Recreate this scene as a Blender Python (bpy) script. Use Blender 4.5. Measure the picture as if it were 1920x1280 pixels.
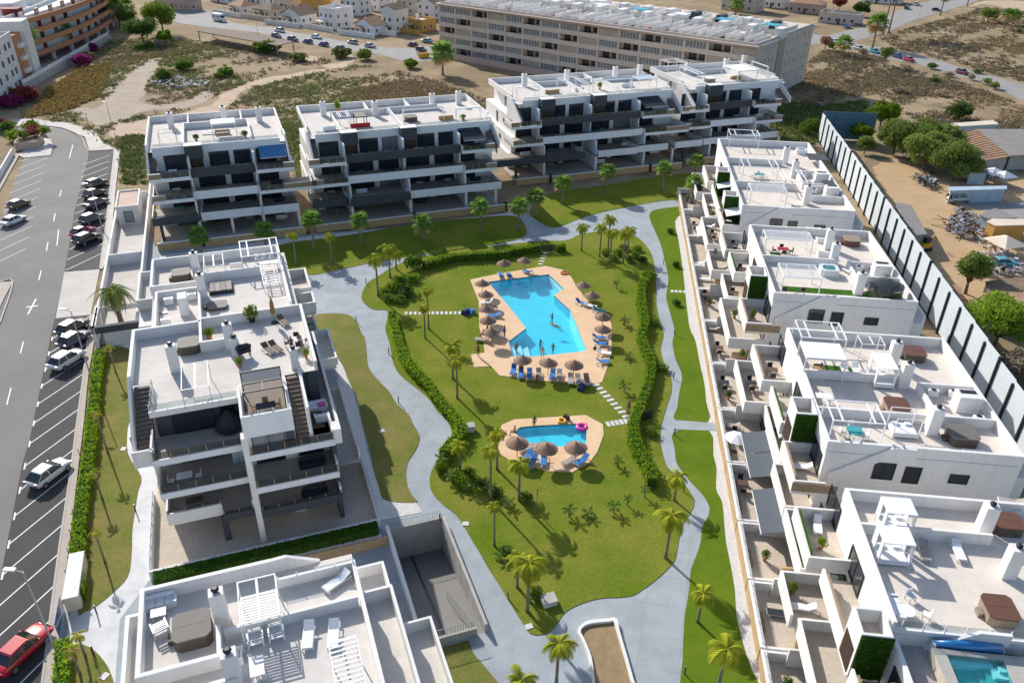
import bpy, math, random
import numpy as np
from mathutils import Vector, Matrix
for o in list(bpy.data.objects): bpy.data.objects.remove(o)
SC = bpy.context.scene; COL = SC.collection
rnd = random.Random(7); NPR = np.random.RandomState(11)
# ------------------------------------------------------------ camera
CAM_H = 53.0; F = 1493.0; TH = math.radians(30.75); ROLL = math.radians(-0.9)
_c, _s = math.cos(ROLL), math.sin(ROLL)
RIGHT = Vector((1, 0, 0)); DOWN = Vector((0, -math.sin(TH), -math.cos(TH))); FWD = Vector((0, math.cos(TH), -math.sin(TH)))
AX_X = RIGHT * _c + DOWN * _s; AX_Y = RIGHT * _s - DOWN * _c
cd = bpy.data.cameras.new('camera'); cd.sensor_width = 36.0; cd.lens = F / 1920 * 36.0
cd.clip_start = 0.5; cd.clip_end = 4000
cam = bpy.data.objects.new('camera', cd); COL.objects.link(cam)
M3 = Matrix((AX_X, AX_Y, -FWD)).transposed()
cam.matrix_world = Matrix.Translation((0, 0, CAM_H)) @ M3.to_4x4()
SC.camera = cam
# ------------------------------------------------------------ world, sun, exposure
SUN_AZ, SUN_EL = math.radians(-34.0), math.radians(31.0)
w = bpy.data.worlds.new('World'); SC.world = w; w.use_nodes = True
nt = w.node_tree; bg = nt.nodes['Background']
sky = nt.nodes.new('ShaderNodeTexSky'); sky.sky_type = 'NISHITA'; sky.sun_disc = False
sky.sun_elevation = SUN_EL; sky.sun_rotation = SUN_AZ; sky.dust_density = 1.4; sky.ozone_density = 1.6
nt.links.new(sky.outputs[0], bg.inputs[0]); bg.inputs[1].default_value = 0.145
sl = bpy.data.lights.new('sun', 'SUN'); sl.energy = 5.0; sl.angle = math.radians(0.5); sl.color = (1.0, 0.95, 0.87)
so = bpy.data.objects.new('sun', sl); COL.objects.link(so)
sd = Vector((-math.sin(SUN_AZ) * math.cos(SUN_EL), -math.cos(SUN_AZ) * math.cos(SUN_EL), -math.sin(SUN_EL)))
so.rotation_euler = sd.to_track_quat('-Z', 'Y').to_euler(); so.location = (-60, 80, 120)
SC.view_settings.view_transform = 'Standard'; SC.view_settings.look = 'None'
SC.view_settings.exposure = 0.12; SC.view_settings.gamma = 1.0; SC.view_settings.use_curve_mapping = False
SC.render.engine = 'CYCLES'
SC.cycles.max_bounces = 6; SC.cycles.transparent_max_bounces = 10
# ------------------------------------------------------------ photo pixel -> place
def P(x, y, z=0.0):
    u, v = x - 960.0, y - 640.0
    d = RIGHT * (_c * u - _s * v) + DOWN * (_s * u + _c * v) + FWD * F
    t = (z - CAM_H) / d.z
    return Vector((d.x * t, d.y * t, z))
def zone(bx, by, s): return lambda x, y: (bx + x / s, by + y / s)
Z1, Z2, Z3 = zone(0, 0, 3), zone(640, 0, 3), zone(1280, 0, 3)
Z4, Z5, Z6 = zone(0, 427, 3), zone(640, 427, 3), zone(1280, 427, 3)
Z7, Z8, Z9 = zone(0, 853, 3), zone(640, 853, 3), zone(1280, 853, 3)
ZID = lambda x, y: (x, y)
def plumb(base, top, zb=0.0):
    """height of a plumb thing whose foot and top are seen at two pixels"""
    p = P(base[0], base[1], zb); u, v = top[0] - 960.0, top[1] - 640.0
    d = RIGHT * (_c * u - _s * v) + DOWN * (_s * u + _c * v) + FWD * F
    t = math.hypot(p.x, p.y) / math.hypot(d.x, d.y)
    return CAM_H + d.z * t - zb
class Frame:
    def __init__(s, az):
        s.a = math.radians(az); s.rz = -s.a
        s.U = Vector((math.cos(s.a), -math.sin(s.a), 0)); s.V = Vector((math.sin(s.a), math.cos(s.a), 0))
    def w(s, u, v, z=0.0): return s.U * u + s.V * v + Vector((0, 0, z))
    def px(s, p, z=0.0):
        q = P(p[0], p[1], z); return q.dot(s.U), q.dot(s.V)
FG, FR = Frame(-20.0), Frame(6.2)
# ------------------------------------------------------------ mesh helpers
def link(o, parent=None):
    COL.objects.link(o)
    if parent is not None: o.parent = parent
    return o
def tag(o, label=None, cat=None, group=None, kind=None):
    if label: o['label'] = label
    if cat: o['category'] = cat
    if group: o['group'] = group
    if kind: o['kind'] = kind
    return o
def thing(name, label, cat, loc=(0, 0, 0), rz=0.0, group=None):
    o = bpy.data.objects.new(name, None); o.empty_display_size = 0.3
    o.location = loc; o.rotation_euler = (0, 0, rz); link(o)
    return tag(o, label, cat, group)
class MB:
    def __init__(s): s.v = []; s.f = []
    def add(s, vs, fs):
        n = len(s.v); s.v += [tuple(q) for q in vs]; s.f += [tuple(i + n for i in f) for f in fs]; return s
    def box(s, x0, x1, y0, y1, z0, z1):
        if x1 < x0: x0, x1 = x1, x0
        if y1 < y0: y0, y1 = y1, y0
        if z1 < z0: z0, z1 = z1, z0
        return s.add([(x0, y0, z0), (x1, y0, z0), (x1, y1, z0), (x0, y1, z0), (x0, y0, z1), (x1, y0, z1), (x1, y1, z1), (x0, y1, z1)],
                     [(3, 2, 1, 0), (4, 5, 6, 7), (0, 1, 5, 4), (1, 2, 6, 5), (2, 3, 7, 6), (3, 0, 4, 7)])
    def prism(s, poly, z0, z1):
        a = sum(poly[i][0] * poly[(i + 1) % len(poly)][1] - poly[(i + 1) % len(poly)][0] * poly[i][1] for i in range(len(poly)))
        if a < 0: poly = poly[::-1]
        n = len(poly)
        return s.add([(p[0], p[1], z0) for p in poly] + [(p[0], p[1], z1) for p in poly],
                     [tuple(range(n - 1, -1, -1)), tuple(range(n, 2 * n))] + [(i, (i + 1) % n, n + (i + 1) % n, n + i) for i in range(n)])
    def sheet(s, poly, z):
        a = sum(poly[i][0] * poly[(i + 1) % len(poly)][1] - poly[(i + 1) % len(poly)][0] * poly[i][1] for i in range(len(poly)))
        if a < 0: poly = poly[::-1]
        return s.add([(p[0], p[1], z) for p in poly], [tuple(range(len(poly)))])
    def xprism(s, prof, x0, x1):            # prof: (y,z) points, extruded along x
        n = len(prof)
        return s.add([(x0, p[0], p[1]) for p in prof] + [(x1, p[0], p[1]) for p in prof],
                     [tuple(range(n)), tuple(range(2 * n - 1, n - 1, -1))] + [(i, n + i, n + (i + 1) % n, (i + 1) % n) for i in range(n)])
    def yprism(s, prof, y0, y1):            # prof: (x,z)
        n = len(prof)
        return s.add([(p[0], y0, p[1]) for p in prof] + [(p[0], y1, p[1]) for p in prof],
                     [tuple(range(n - 1, -1, -1)), tuple(range(n, 2 * n))] + [(i, (i + 1) % n, n + (i + 1) % n, n + i) for i in range(n)])
    def tube(s, pts, rads, n=6, cap=True):
        pts = [Vector(p) for p in pts]
        if not hasattr(rads, '__len__'): rads = [rads] * len(pts)
        rings = []
        for i, p in enumerate(pts):
            d = (pts[min(i + 1, len(pts) - 1)] - pts[max(i - 1, 0)]).normalized()
            a = d.orthogonal().normalized() if abs(d.z) < 0.95 else Vector((1, 0, 0)).cross(d).normalized()
            b = d.cross(a)
            rings.append([p + (a * math.cos(t) + b * math.sin(t)) * rads[i] for t in [2 * math.pi * k / n for k in range(n)]])
        vs = [q for r in rings for q in r]
        fs = [(i * n + k, i * n + (k + 1) % n, (i + 1) * n + (k + 1) % n, (i + 1) * n + k) for i in range(len(pts) - 1) for k in range(n)]
        if cap: fs += [tuple(range(n - 1, -1, -1)), tuple((len(pts) - 1) * n + k for k in range(n))]
        return s.add(vs, fs)
    def bar(s, p0, p1, r): return s.tube([p0, p1], r, 4)
    def lathe(s, prof, n=12, cx=0, cy=0):
        vs = [(cx + r * math.cos(2 * math.pi * k / n), cy + r * math.sin(2 * math.pi * k / n), z) for r, z in prof for k in range(n)]
        fs = [(i * n + k, i * n + (k + 1) % n, (i + 1) * n + (k + 1) % n, (i + 1) * n + k) for i in range(len(prof) - 1) for k in range(n)]
        fs += [tuple(range(n - 1, -1, -1)), tuple((len(prof) - 1) * n + k for k in range(n))]
        return s.add(vs, fs)
    def mesh(s, name, mat, smooth=False):
        m = bpy.data.meshes.new(name); m.from_pydata(s.v, [], s.f); m.materials.append(MAT[mat] if isinstance(mat, str) else mat)
        if smooth: m.polygons.foreach_set('use_smooth', [True] * len(m.polygons))
        m.update(); return m
    def make(s, name, mat, parent=None, smooth=False):
        return link(bpy.data.objects.new(name, s.mesh(name, mat, smooth)), parent)
def inst(name, mesh, parent=None, loc=(0, 0, 0), rot=(0, 0, 0), scale=(1, 1, 1)):
    o = bpy.data.objects.new(name, mesh); o.location = loc; o.rotation_euler = rot; o.scale = scale
    return link(o, parent)
CACHE = {}
def cached(key, fn):
    if key not in CACHE: CACHE[key] = fn()
    return CACHE[key]
def smooth_poly(pts, k=5, closed=True):
    """Catmull-Rom through (x,y) points"""
    n = len(pts); out = []
    rng = range(n) if closed else range(n - 1)
    for i in rng:
        g = (lambda j: pts[j % n]) if closed else (lambda j: pts[max(0, min(n - 1, j))])
        p0, p1, p2, p3 = g(i - 1), g(i), g(i + 1), g(i + 2)
        for t in [j / k for j in range(k)]:
            out.append(tuple(0.5 * ((2 * p1[c]) + (-p0[c] + p2[c]) * t + (2 * p0[c] - 5 * p1[c] + 4 * p2[c] - p3[c]) * t * t + (-p0[c] + 3 * p1[c] - 3 * p2[c] + p3[c]) * t ** 3) for c in (0, 1)))
    if not closed: out.append(tuple(pts[-1]))
    return out
def gpoly(zf, pts, z=0.0, smooth=0, closed=True):
    q = [P(*zf(*p), z) for p in pts]; q = [(p.x, p.y) for p in q]
    return smooth_poly(q, smooth, closed) if smooth else q
ORD = ['first', 'second', 'third', 'fourth', 'fifth', 'sixth', 'seventh', 'eighth', 'ninth', 'tenth', 'eleventh', 'twelfth', 'thirteenth', 'fourteenth', 'fifteenth', 'sixteenth']
# ------------------------------------------------------------ materials
MAT = {}
def lk(nt, a, b): nt.links.new(a, b)
def mat(name, col, rough=0.7, var=0.12, scale=0.6, bump=0.0, bscale=20.0, metal=0.0, spec=0.4, col2=None, fine=0.0, coat=0.0):
    m = bpy.data.materials.new(name); m.use_nodes = True; t = m.node_tree; b = t.nodes['Principled BSDF']
    b.inputs['Roughness'].default_value = rough; b.inputs['Metallic'].default_value = metal; b.inputs['Specular IOR Level'].default_value = spec
    if coat: b.inputs['Coat Weight'].default_value = coat; b.inputs['Coat Roughness'].default_value = 0.04
    g = t.nodes.new('ShaderNodeNewGeometry')
    n = t.nodes.new('ShaderNodeTexNoise'); n.inputs['Scale'].default_value = scale; n.inputs['Detail'].default_value = 6; n.inputs['Roughness'].default_value = 0.65
    lk(t, g.outputs['Position'], n.inputs['Vector'])
    r = t.nodes.new('ShaderNodeMapRange'); r.inputs[1].default_value = 0.3; r.inputs[2].default_value = 0.7; lk(t, n.outputs['Fac'], r.inputs[0])
    mx = t.nodes.new('ShaderNodeMix'); mx.data_type = 'RGBA'; lk(t, r.outputs[0], mx.inputs[0])
    c2 = col2 or tuple(min(1, c * (1 + var)) for c in col)
    c1 = col if col2 else tuple(c * (1 - var) for c in col)
    mx.inputs[6].default_value = (*c1, 1); mx.inputs[7].default_value = (*c2, 1); out = mx.outputs[2]
    if fine:
        n2 = t.nodes.new('ShaderNodeTexNoise'); n2.inputs['Scale'].default_value = bscale; n2.inputs['Detail'].default_value = 3; lk(t, g.outputs['Position'], n2.inputs['Vector'])
        m2 = t.nodes.new('ShaderNodeMapRange'); m2.inputs[1].default_value = 0.25; m2.inputs[2].default_value = 0.75; m2.inputs[3].default_value = 1 - fine; m2.inputs[4].default_value = 1 + fine; lk(t, n2.outputs['Fac'], m2.inputs[0])
        h = t.nodes.new('ShaderNodeHueSaturation'); lk(t, m2.outputs[0], h.inputs['Value']); lk(t, out, h.inputs['Color']); out = h.outputs[0]
    lk(t, out, b.inputs['Base Color'])
    if bump:
        n3 = t.nodes.new('ShaderNodeTexNoise'); n3.inputs['Scale'].default_value = bscale; n3.inputs['Detail'].default_value = 4; lk(t, g.outputs['Position'], n3.inputs['Vector'])
        bp = t.nodes.new('ShaderNodeBump'); bp.inputs['Strength'].default_value = bump; bp.inputs['Distance'].default_value = 0.05; lk(t, n3.outputs['Fac'], bp.inputs['Height']); lk(t, bp.outputs[0], b.inputs['Normal'])
    MAT[name] = m; return m
def tiles(name, col, mortar, size, az=0.0, gap=0.012, rough=0.9, var=0.06):
    """square tiles, joints as thin darker lines with relief"""
    m = mat(name, col, rough, var, 0.5, fine=0.06, bscale=9, spec=0.15 if rough > .5 else 0.4); t = m.node_tree; b = t.nodes['Principled BSDF']
    src = b.inputs['Base Color'].links[0].from_socket
    g = t.nodes.new('ShaderNodeNewGeometry'); mp = t.nodes.new('ShaderNodeMapping'); mp.inputs['Rotation'].default_value = (0, 0, az); lk(t, g.outputs['Position'], mp.inputs['Vector'])
    br = t.nodes.new('ShaderNodeTexBrick'); br.offset = 0.0; br.inputs['Scale'].default_value = 1.0; br.inputs['Brick Width'].default_value = size; br.inputs['Row Height'].default_value = size
    br.inputs['Mortar Size'].default_value = gap; br.inputs['Mortar Smooth'].default_value = 0.1
    br.inputs['Color1'].default_value = (1, 1, 1, 1); br.inputs['Color2'].default_value = (0.93, 0.93, 0.93, 1); br.inputs['Mortar'].default_value = (*mortar, 1); lk(t, mp.outputs[0], br.inputs['Vector'])
    mx = t.nodes.new('ShaderNodeMix'); mx.data_type = 'RGBA'; mx.blend_type = 'MULTIPLY'; mx.inputs[0].default_value = 1; lk(t, src, mx.inputs[6]); lk(t, br.outputs['Color'], mx.inputs[7]); lk(t, mx.outputs[2], b.inputs['Base Color'])
    return m
def glass(name, col, alpha, rough=0.06):
    m = bpy.data.materials.new(name); m.use_nodes = True; t = m.node_tree; t.nodes.remove(t.nodes['Principled BSDF'])
    o = t.nodes['Material Output']; tr = t.nodes.new('ShaderNodeBsdfTransparent'); tr.inputs[0].default_value = (*col, 1)
    gl = t.nodes.new('ShaderNodeBsdfGlossy'); gl.inputs['Roughness'].default_value = rough
    lw = t.nodes.new('ShaderNodeLayerWeight'); pw = t.nodes.new('ShaderNodeMath'); pw.operation = 'POWER'; pw.inputs[1].default_value = 4.0; lk(t, lw.outputs['Facing'], pw.inputs[0]); fr = t.nodes.new('ShaderNodeMath'); fr.operation = 'MULTIPLY_ADD'; fr.inputs[1].default_value = 0.75; fr.inputs[2].default_value = 0.035; lk(t, pw.outputs[0], fr.inputs[0])
    mx = t.nodes.new('ShaderNodeMixShader'); lk(t, fr.outputs[0], mx.inputs[0]); lk(t, tr.outputs[0], mx.inputs[1]); lk(t, gl.outputs[0], mx.inputs[2])
    df = t.nodes.new('ShaderNodeBsdfDiffuse'); df.inputs[0].default_value = (col[0] * .5, col[1] * .5, col[2] * .5, 1)
    m2 = t.nodes.new('ShaderNodeMixShader'); m2.inputs[0].default_value = alpha; lk(t, mx.outputs[0], m2.inputs[1]); lk(t, df.outputs[0], m2.inputs[2]); lk(t, m2.outputs[0], o.inputs[0])
    for k in ('use_transparent_shadow',):
        if hasattr(m, k): setattr(m, k, True)
    MAT[name] = m; return m
def water(name, col):
    m = glass(name, col, 0.10, 0.03); t = m.node_tree
    g = t.nodes.new('ShaderNodeNewGeometry'); n = t.nodes.new('ShaderNodeTexNoise'); n.inputs['Scale'].default_value = 1.6; n.inputs['Detail'].default_value = 3; lk(t, g.outputs['Position'], n.inputs['Vector'])
    bp = t.nodes.new('ShaderNodeBump'); bp.inputs['Strength'].default_value = 0.5; bp.inputs['Distance'].default_value = 0.12; lk(t, n.outputs['Fac'], bp.inputs['Height'])
    for nd in t.nodes:
        if nd.type == 'BSDF_GLOSSY': lk(t, bp.outputs[0], nd.inputs['Normal'])
        if nd.type == 'BSDF_DIFFUSE': nd.inputs[0].default_value = (0.10, 0.62, 0.78, 1)
def leafm(name, c1, c2, scale=1.2, trans=0.4, rough=0.55):
    m = mat(name, c1, 0.8, scale=scale, col2=c2, spec=0.08); t = m.node_tree; b = t.nodes['Principled BSDF']; o = t.nodes['Material Output']
    src = b.inputs['Base Color'].links[0].from_socket
    oi = t.nodes.new('ShaderNodeObjectInfo'); mr = t.nodes.new('ShaderNodeMapRange'); mr.inputs[3].default_value = 0.78; mr.inputs[4].default_value = 1.22; lk(t, oi.outputs['Random'], mr.inputs[0])
    h = t.nodes.new('ShaderNodeHueSaturation'); lk(t, mr.outputs[0], h.inputs['Value']); lk(t, src, h.inputs['Color']); lk(t, h.outputs[0], b.inputs['Base Color'])
    tl = t.nodes.new('ShaderNodeBsdfTranslucent'); lk(t, h.outputs[0], tl.inputs[0]); mx = t.nodes.new('ShaderNodeMixShader'); mx.inputs[0].default_value = trans
    lk(t, b.outputs[0], mx.inputs[1]); lk(t, tl.outputs[0], mx.inputs[2]); lk(t, mx.outputs[0], o.inputs[0]); return m
mat('white_wall', (0.77, 0.755, 0.735), 0.85, 0.05, 0.35, 0.1, 30, fine=0.03)
def streak(m, amt=.10):
    t = m.node_tree; b = t.nodes['Principled BSDF']; src = b.inputs['Base Color'].links[0].from_socket; g = t.nodes.new('ShaderNodeNewGeometry'); mp = t.nodes.new('ShaderNodeMapping'); mp.inputs['Scale'].default_value = (1.6, 1.6, .12); lk(t, g.outputs['Position'], mp.inputs['Vector'])
    n = t.nodes.new('ShaderNodeTexNoise'); n.inputs['Scale'].default_value = 1.3; n.inputs['Detail'].default_value = 6; lk(t, mp.outputs[0], n.inputs['Vector']); r = t.nodes.new('ShaderNodeMapRange'); r.inputs[1].default_value = .5; r.inputs[2].default_value = .75; r.inputs[3].default_value = 1; r.inputs[4].default_value = 1 - amt; lk(t, n.outputs['Fac'], r.inputs[0])
    h = t.nodes.new('ShaderNodeHueSaturation'); lk(t, r.outputs[0], h.inputs['Value']); lk(t, src, h.inputs['Color']); lk(t, h.outputs[0], b.inputs['Base Color'])
streak(MAT['white_wall'])
mat('white_paint', (0.82, 0.82, 0.82), 0.45, 0.02)
mat('shade_white', (0.76, 0.78, 0.80), 0.85, 0.04)
streak(MAT['shade_white'], .08); mat('grey_wall', (0.060, 0.066, 0.078), 0.8, 0.12, 0.5)
mat('wood_beige', (0.29, 0.215, 0.14), 0.75, 0.2, 3.0)
mat('brown_panel', (0.055, 0.027, 0.018), 0.6, 0.25, 2.0)
mat('concrete', (0.42, 0.40, 0.37), 0.85, 0.14, 0.7, 0.2, 12, fine=0.08)
mat('stair_tile', (0.20, 0.165, 0.14), 0.8, 0.1); tiles('balcony_tile', (0.46, 0.41, 0.36), (0.85, 0.85, 0.85), 0.6, math.radians(20), 0.01)  # balcony floors toned down, part of the recess shade put into the colour
tiles('roof_tile', (0.66, 0.62, 0.575), (0.86, 0.85, 0.84), 0.6, math.radians(20), 0.008)
tiles('roof_tile_r', (0.72, 0.65, 0.58), (0.86, 0.85, 0.84), 0.6, math.radians(-6.2), 0.008)
tiles('terrace_tile', (0.60, 0.52, 0.43), (0.75, 0.72, 0.70), 0.6, math.radians(-6.2), 0.012)
tiles('grey_tile', (0.40, 0.39, 0.38), (0.7, 0.7, 0.7), 0.6, math.radians(20), 0.012)
mat('dark_glass', (0.026, 0.033, 0.042), 0.06, 0.3, 0.4, spec=0.7)
mat('curtain_glass', (0.20, 0.21, 0.22), 0.12, 0.3, 0.8, spec=0.6)
glass('rail_glass', (0.50, 0.52, 0.52), 0.12)
glass('clear_glass', (0.82, 0.86, 0.88), 0.08)
mat('metal_white', (0.80, 0.81, 0.82), 0.4, 0.03)
mat('metal_dark', (0.035, 0.037, 0.042), 0.45, 0.15, metal=0.3)
mat('metal_grey', (0.30, 0.31, 0.32), 0.45, 0.1, metal=0.4)
mat('galvanised', (0.45, 0.47, 0.49), 0.5, 0.15, 2, metal=0.3)
mat('asphalt_road', (0.20, 0.195, 0.185), 0.9, 0.13, 0.12, 0.3, 25, fine=0.12)
mat('asphalt_lot', (0.056, 0.054, 0.056), 0.88, 0.2, 0.25, 0.3, 25, fine=0.16)
mat('asphalt_far', (0.30, 0.29, 0.28), 0.9, 0.12, 0.2)
mat('road_paint', (0.74, 0.74, 0.73), 0.7, 0.12, 2.5)
tiles('pavement', (0.50, 0.44, 0.39), (0.8, 0.8, 0.8), 0.4, math.radians(21), 0.012, 0.85)
mat('kerb', (0.46, 0.43, 0.39), 0.85, 0.1, 1.5)
tiles('path_concrete', (0.355, 0.395, 0.425), (0.80, 0.80, 0.80), 3.2, math.radians(14), 0.02, 0.8, 0.13)
mat('white_concrete', (0.50, 0.51, 0.53), 0.8, 0.14, 0.5, 0.2, 10, col2=(0.70, 0.70, 0.70), fine=0.06)
mat('drive_concrete', (0.52, 0.485, 0.45), 0.85, 0.12, 0.4, 0.1, 12, fine=0.05)
mat('gravel', (0.62, 0.61, 0.60), 0.9, 0.12, 3.0, 1.0, 14, fine=0.28)
mat('lawn', (0.105, 0.172, 0.012), 0.95, bump=0.5, bscale=9, scale=0.16, col2=(0.225, 0.220, 0.040), fine=0.3, spec=0.03)
mat('lawn_lush', (0.085, 0.160, 0.012), 0.95, bump=0.5, bscale=16, scale=0.3, col2=(0.145, 0.195, 0.018), fine=0.3, spec=0.03)
mat('lawn_dry', (0.120, 0.165, 0.024), 0.95, bump=0.5, bscale=9, scale=0.28, col2=(0.240, 0.195, 0.070), fine=0.28, spec=0.1)
mat('turf', (0.045, 0.130, 0.012), 0.95, 0.15, 1.0, 0.5, 30, fine=0.2, spec=0.1)
mat('deck', (0.66, 0.43, 0.25), 0.8, scale=0.5, col2=(0.74, 0.53, 0.34), bump=0.1, bscale=15, fine=0.04)
tiles('pool_tile', (0.07, 0.74, 0.90), (0.85, 0.95, 1.0), 0.25, math.radians(10), 0.008, 0.3)
tiles('spa_tile', (0.10, 0.42, 0.40), (0.8, 0.9, 0.9), 0.1, 0, 0.004, 0.3)
mat('pool_step', (0.62, 0.86, 0.92), 0.5, 0.04)
water('pool_water', (0.74, 0.95, 0.985)); water('spa_water', (0.60, 0.92, 0.90))
mat('bare_earth', (0.40, 0.275, 0.175), 0.95, 0.15, 0.15, 0.4, 4, fine=0.1)
mat('track_earth', (0.47, 0.355, 0.255), 0.95, 0.12, 0.25, 0.3, 5, fine=0.07)
mat('grey_earth', (0.37, 0.305, 0.235), 0.95, 0.15, 0.25, 0.3, 5, fine=0.1)
mat('planter_earth', (0.30, 0.215, 0.115), 0.95, 0.18, 1.5, 0.5, 20, fine=0.2)
mat('yard_earth', (0.44, 0.29, 0.15), 0.95, 0.2, 0.2, 0.3, 5, col2=(0.52, 0.37, 0.22), fine=0.08)
mat('thatch', (0.29, 0.185, 0.135), 0.95, 0.25, 5, 0.6, 30, fine=0.25)
mat('timber', (0.23, 0.15, 0.09), 0.8, 0.2, 3)
mat('blue_fabric', (0.035, 0.19, 0.52), 0.8, 0.12, 4); mat('grey_fabric', (0.36, 0.32, 0.29), 0.85, 0.12, 4); mat('white_fabric', (0.78, 0.79, 0.81), 0.85, 0.04, 3)
mat('dark_fabric', (0.03, 0.033, 0.045), 0.85, 0.2, 3); mat('navy_fabric', (0.02, 0.04, 0.16), 0.8, 0.15, 3); mat('orange_fabric', (0.62, 0.16, 0.03), 0.8, 0.1, 3)
mat('red_fabric', (0.45, 0.03, 0.03), 0.8, 0.15, 3); mat('pink_plastic', (0.80, 0.06, 0.38), 0.35, 0.05); mat('teal_fabric', (0.05, 0.32, 0.36), 0.8, 0.1); mat('yellow_plastic', (0.75, 0.42, 0.03), 0.4, 0.05)
mat('awning_grey', (0.085, 0.10, 0.12), 0.85, 0.05, 1.0); mat('awning_blue', (0.06, 0.20, 0.42), 0.8, 0.06); mat('awning_dark', (0.022, 0.034, 0.05), 0.8, 0.1); mat('parasol_tan', (0.32, 0.17, 0.06), 0.8, 0.15, 3)
mat('tub_brown', (0.135, 0.062, 0.042), 0.6, 0.1, 2); mat('tub_grey', (0.165, 0.155, 0.14), 0.7, 0.08, 2); mat('tub_side', (0.085, 0.070, 0.055), 0.65, 0.15, 3); mat('tub_tan', (0.30, 0.24, 0.18), 0.65, 0.1, 3); mat('tub_shell', (0.72, 0.76, 0.78), 0.3, 0.04)
mat('furn_brown', (0.11, 0.065, 0.04), 0.7, 0.2, 4); mat('terracotta', (0.42, 0.17, 0.08), 0.8, 0.1, 3); mat('straw', (0.42, 0.26, 0.11), 0.85, 0.2, 4)
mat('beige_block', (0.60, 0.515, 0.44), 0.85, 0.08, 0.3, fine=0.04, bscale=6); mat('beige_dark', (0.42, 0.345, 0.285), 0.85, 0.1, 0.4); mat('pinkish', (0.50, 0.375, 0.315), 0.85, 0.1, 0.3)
mat('salmon', (0.52, 0.235, 0.115), 0.85, 0.08, 0.3); mat('maroon', (0.19, 0.035, 0.022), 0.8, 0.1); mat('cream', (0.66, 0.58, 0.47), 0.85, 0.08, 0.4); mat('ochre', (0.60, 0.33, 0.09), 0.85, 0.1, 0.4)
mat('roof_clay', (0.36, 0.215, 0.13), 0.9, 0.25, 0.8, 0.6, 6, fine=0.2); mat('roof_brown', (0.21, 0.145, 0.10), 0.9, 0.2, 0.8, 0.6, 6, fine=0.2); mat('roof_sheet', (0.24, 0.225, 0.215), 0.85, 0.12, 0.4); mat('red_tile', (0.45, 0.16, 0.08), 0.85, 0.15, 0.6)
mat('teal_roof', (0.03, 0.36, 0.46), 0.6, 0.1, 1); mat('shed_blue', (0.40, 0.50, 0.58), 0.7, 0.12, 0.8); mat('canopy_felt', (0.20, 0.155, 0.125), 0.95, 0.12, 0.3)
mat('fence_panel', (0.62, 0.67, 0.70), 0.75, 0.06, 0.3); mat('fence_post', (0.020, 0.024, 0.038), 0.5, 0.2); mat('fence_blue', (0.11, 0.21, 0.28), 0.7, 0.1, 0.6)
mat('car_white', (0.78, 0.79, 0.80), 0.3, 0.01, coat=1); mat('car_black', (0.012, 0.013, 0.018), 0.25, 0.05, coat=1); mat('car_glare_navy', (0.045, 0.055, 0.10), 0.3, 0.03, coat=1); mat('car_silver', (0.42, 0.44, 0.46), 0.3, 0.02, metal=0.5, coat=1)  # dark navy paint: purplish glare on dark cars put into the colour
mat('car_red', (0.50, 0.008, 0.03), 0.25, 0.03, coat=1); mat('car_magenta', (0.36, 0.012, 0.10), 0.25, 0.03, coat=1); mat('car_blue', (0.015, 0.07, 0.24), 0.25, 0.03, coat=1); mat('car_sky', (0.02, 0.20, 0.50), 0.25, 0.03, coat=1); mat('car_teal', (0.05, 0.34, 0.38), 0.3, 0.03, coat=1); mat('car_bronze', (0.19, 0.12, 0.05), 0.3, 0.03, metal=0.3, coat=1); mat('car_maroon', (0.20, 0.012, 0.02), 0.3, 0.03, coat=1)
mat('car_glass', (0.012, 0.016, 0.020), 0.05, 0.02, spec=0.8); mat('tyre', (0.015, 0.015, 0.016), 0.85, 0.1); mat('rim', (0.40, 0.41, 0.42), 0.35, 0.05, metal=0.7); mat('lamp_lens', (0.75, 0.78, 0.80), 0.15, 0.02); mat('tail_lens', (0.35, 0.01, 0.01), 0.25, 0.02)
mat('skin', (0.42, 0.23, 0.15), 0.6, 0.05); mat('skin_tan', (0.27, 0.135, 0.08), 0.6, 0.05); mat('hair_dark', (0.02, 0.013, 0.01), 0.6, 0.2); mat('hair_fair', (0.25, 0.16, 0.07), 0.6, 0.2)
mat('bark', (0.19, 0.15, 0.11), 0.95, 0.25, 3, 0.8, 12, fine=0.2); mat('palm_bark', (0.24, 0.20, 0.15), 0.95, 0.2, 3, 0.8, 14, fine=0.25)
leafm('leaf_queen', (0.230, 0.332, 0.029), (0.543, 0.502, 0.040)); leafm('leaf_fan', (0.119, 0.248, 0.047), (0.261, 0.402, 0.070)); leafm('leaf_date', (0.177, 0.284, 0.059), (0.378, 0.390, 0.107)); leafm('leaf_dead', (0.473, 0.315, 0.140), (0.600, 0.473, 0.228))
leafm('leaf_hedge', (0.190, 0.360, 0.014), (0.370, 0.520, 0.030), 2.5); leafm('leaf_wallhedge', (0.038, 0.114, 0.014), (0.088, 0.193, 0.025), 3); leafm('leaf_dark', (0.052, 0.105, 0.025), (0.105, 0.175, 0.038)); leafm('leaf_bright', (0.131, 0.236, 0.021), (0.263, 0.367, 0.035)); leafm('leaf_olive', (0.140, 0.201, 0.049), (0.263, 0.324, 0.079)); leafm('leaf_mid', (0.096, 0.184, 0.032), (0.201, 0.289, 0.049)); leafm('leaf_magenta', (0.22, 0.02, 0.11), (0.34, 0.05, 0.19)); leafm('leaf_redbush', (0.20, 0.05, 0.05), (0.30, 0.10, 0.08)); leafm('leaf_grey', (0.280, 0.245, 0.166), (0.420, 0.350, 0.263)); leafm('leaf_rose', (0.438, 0.245, 0.210), (0.350, 0.228, 0.140))
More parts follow.
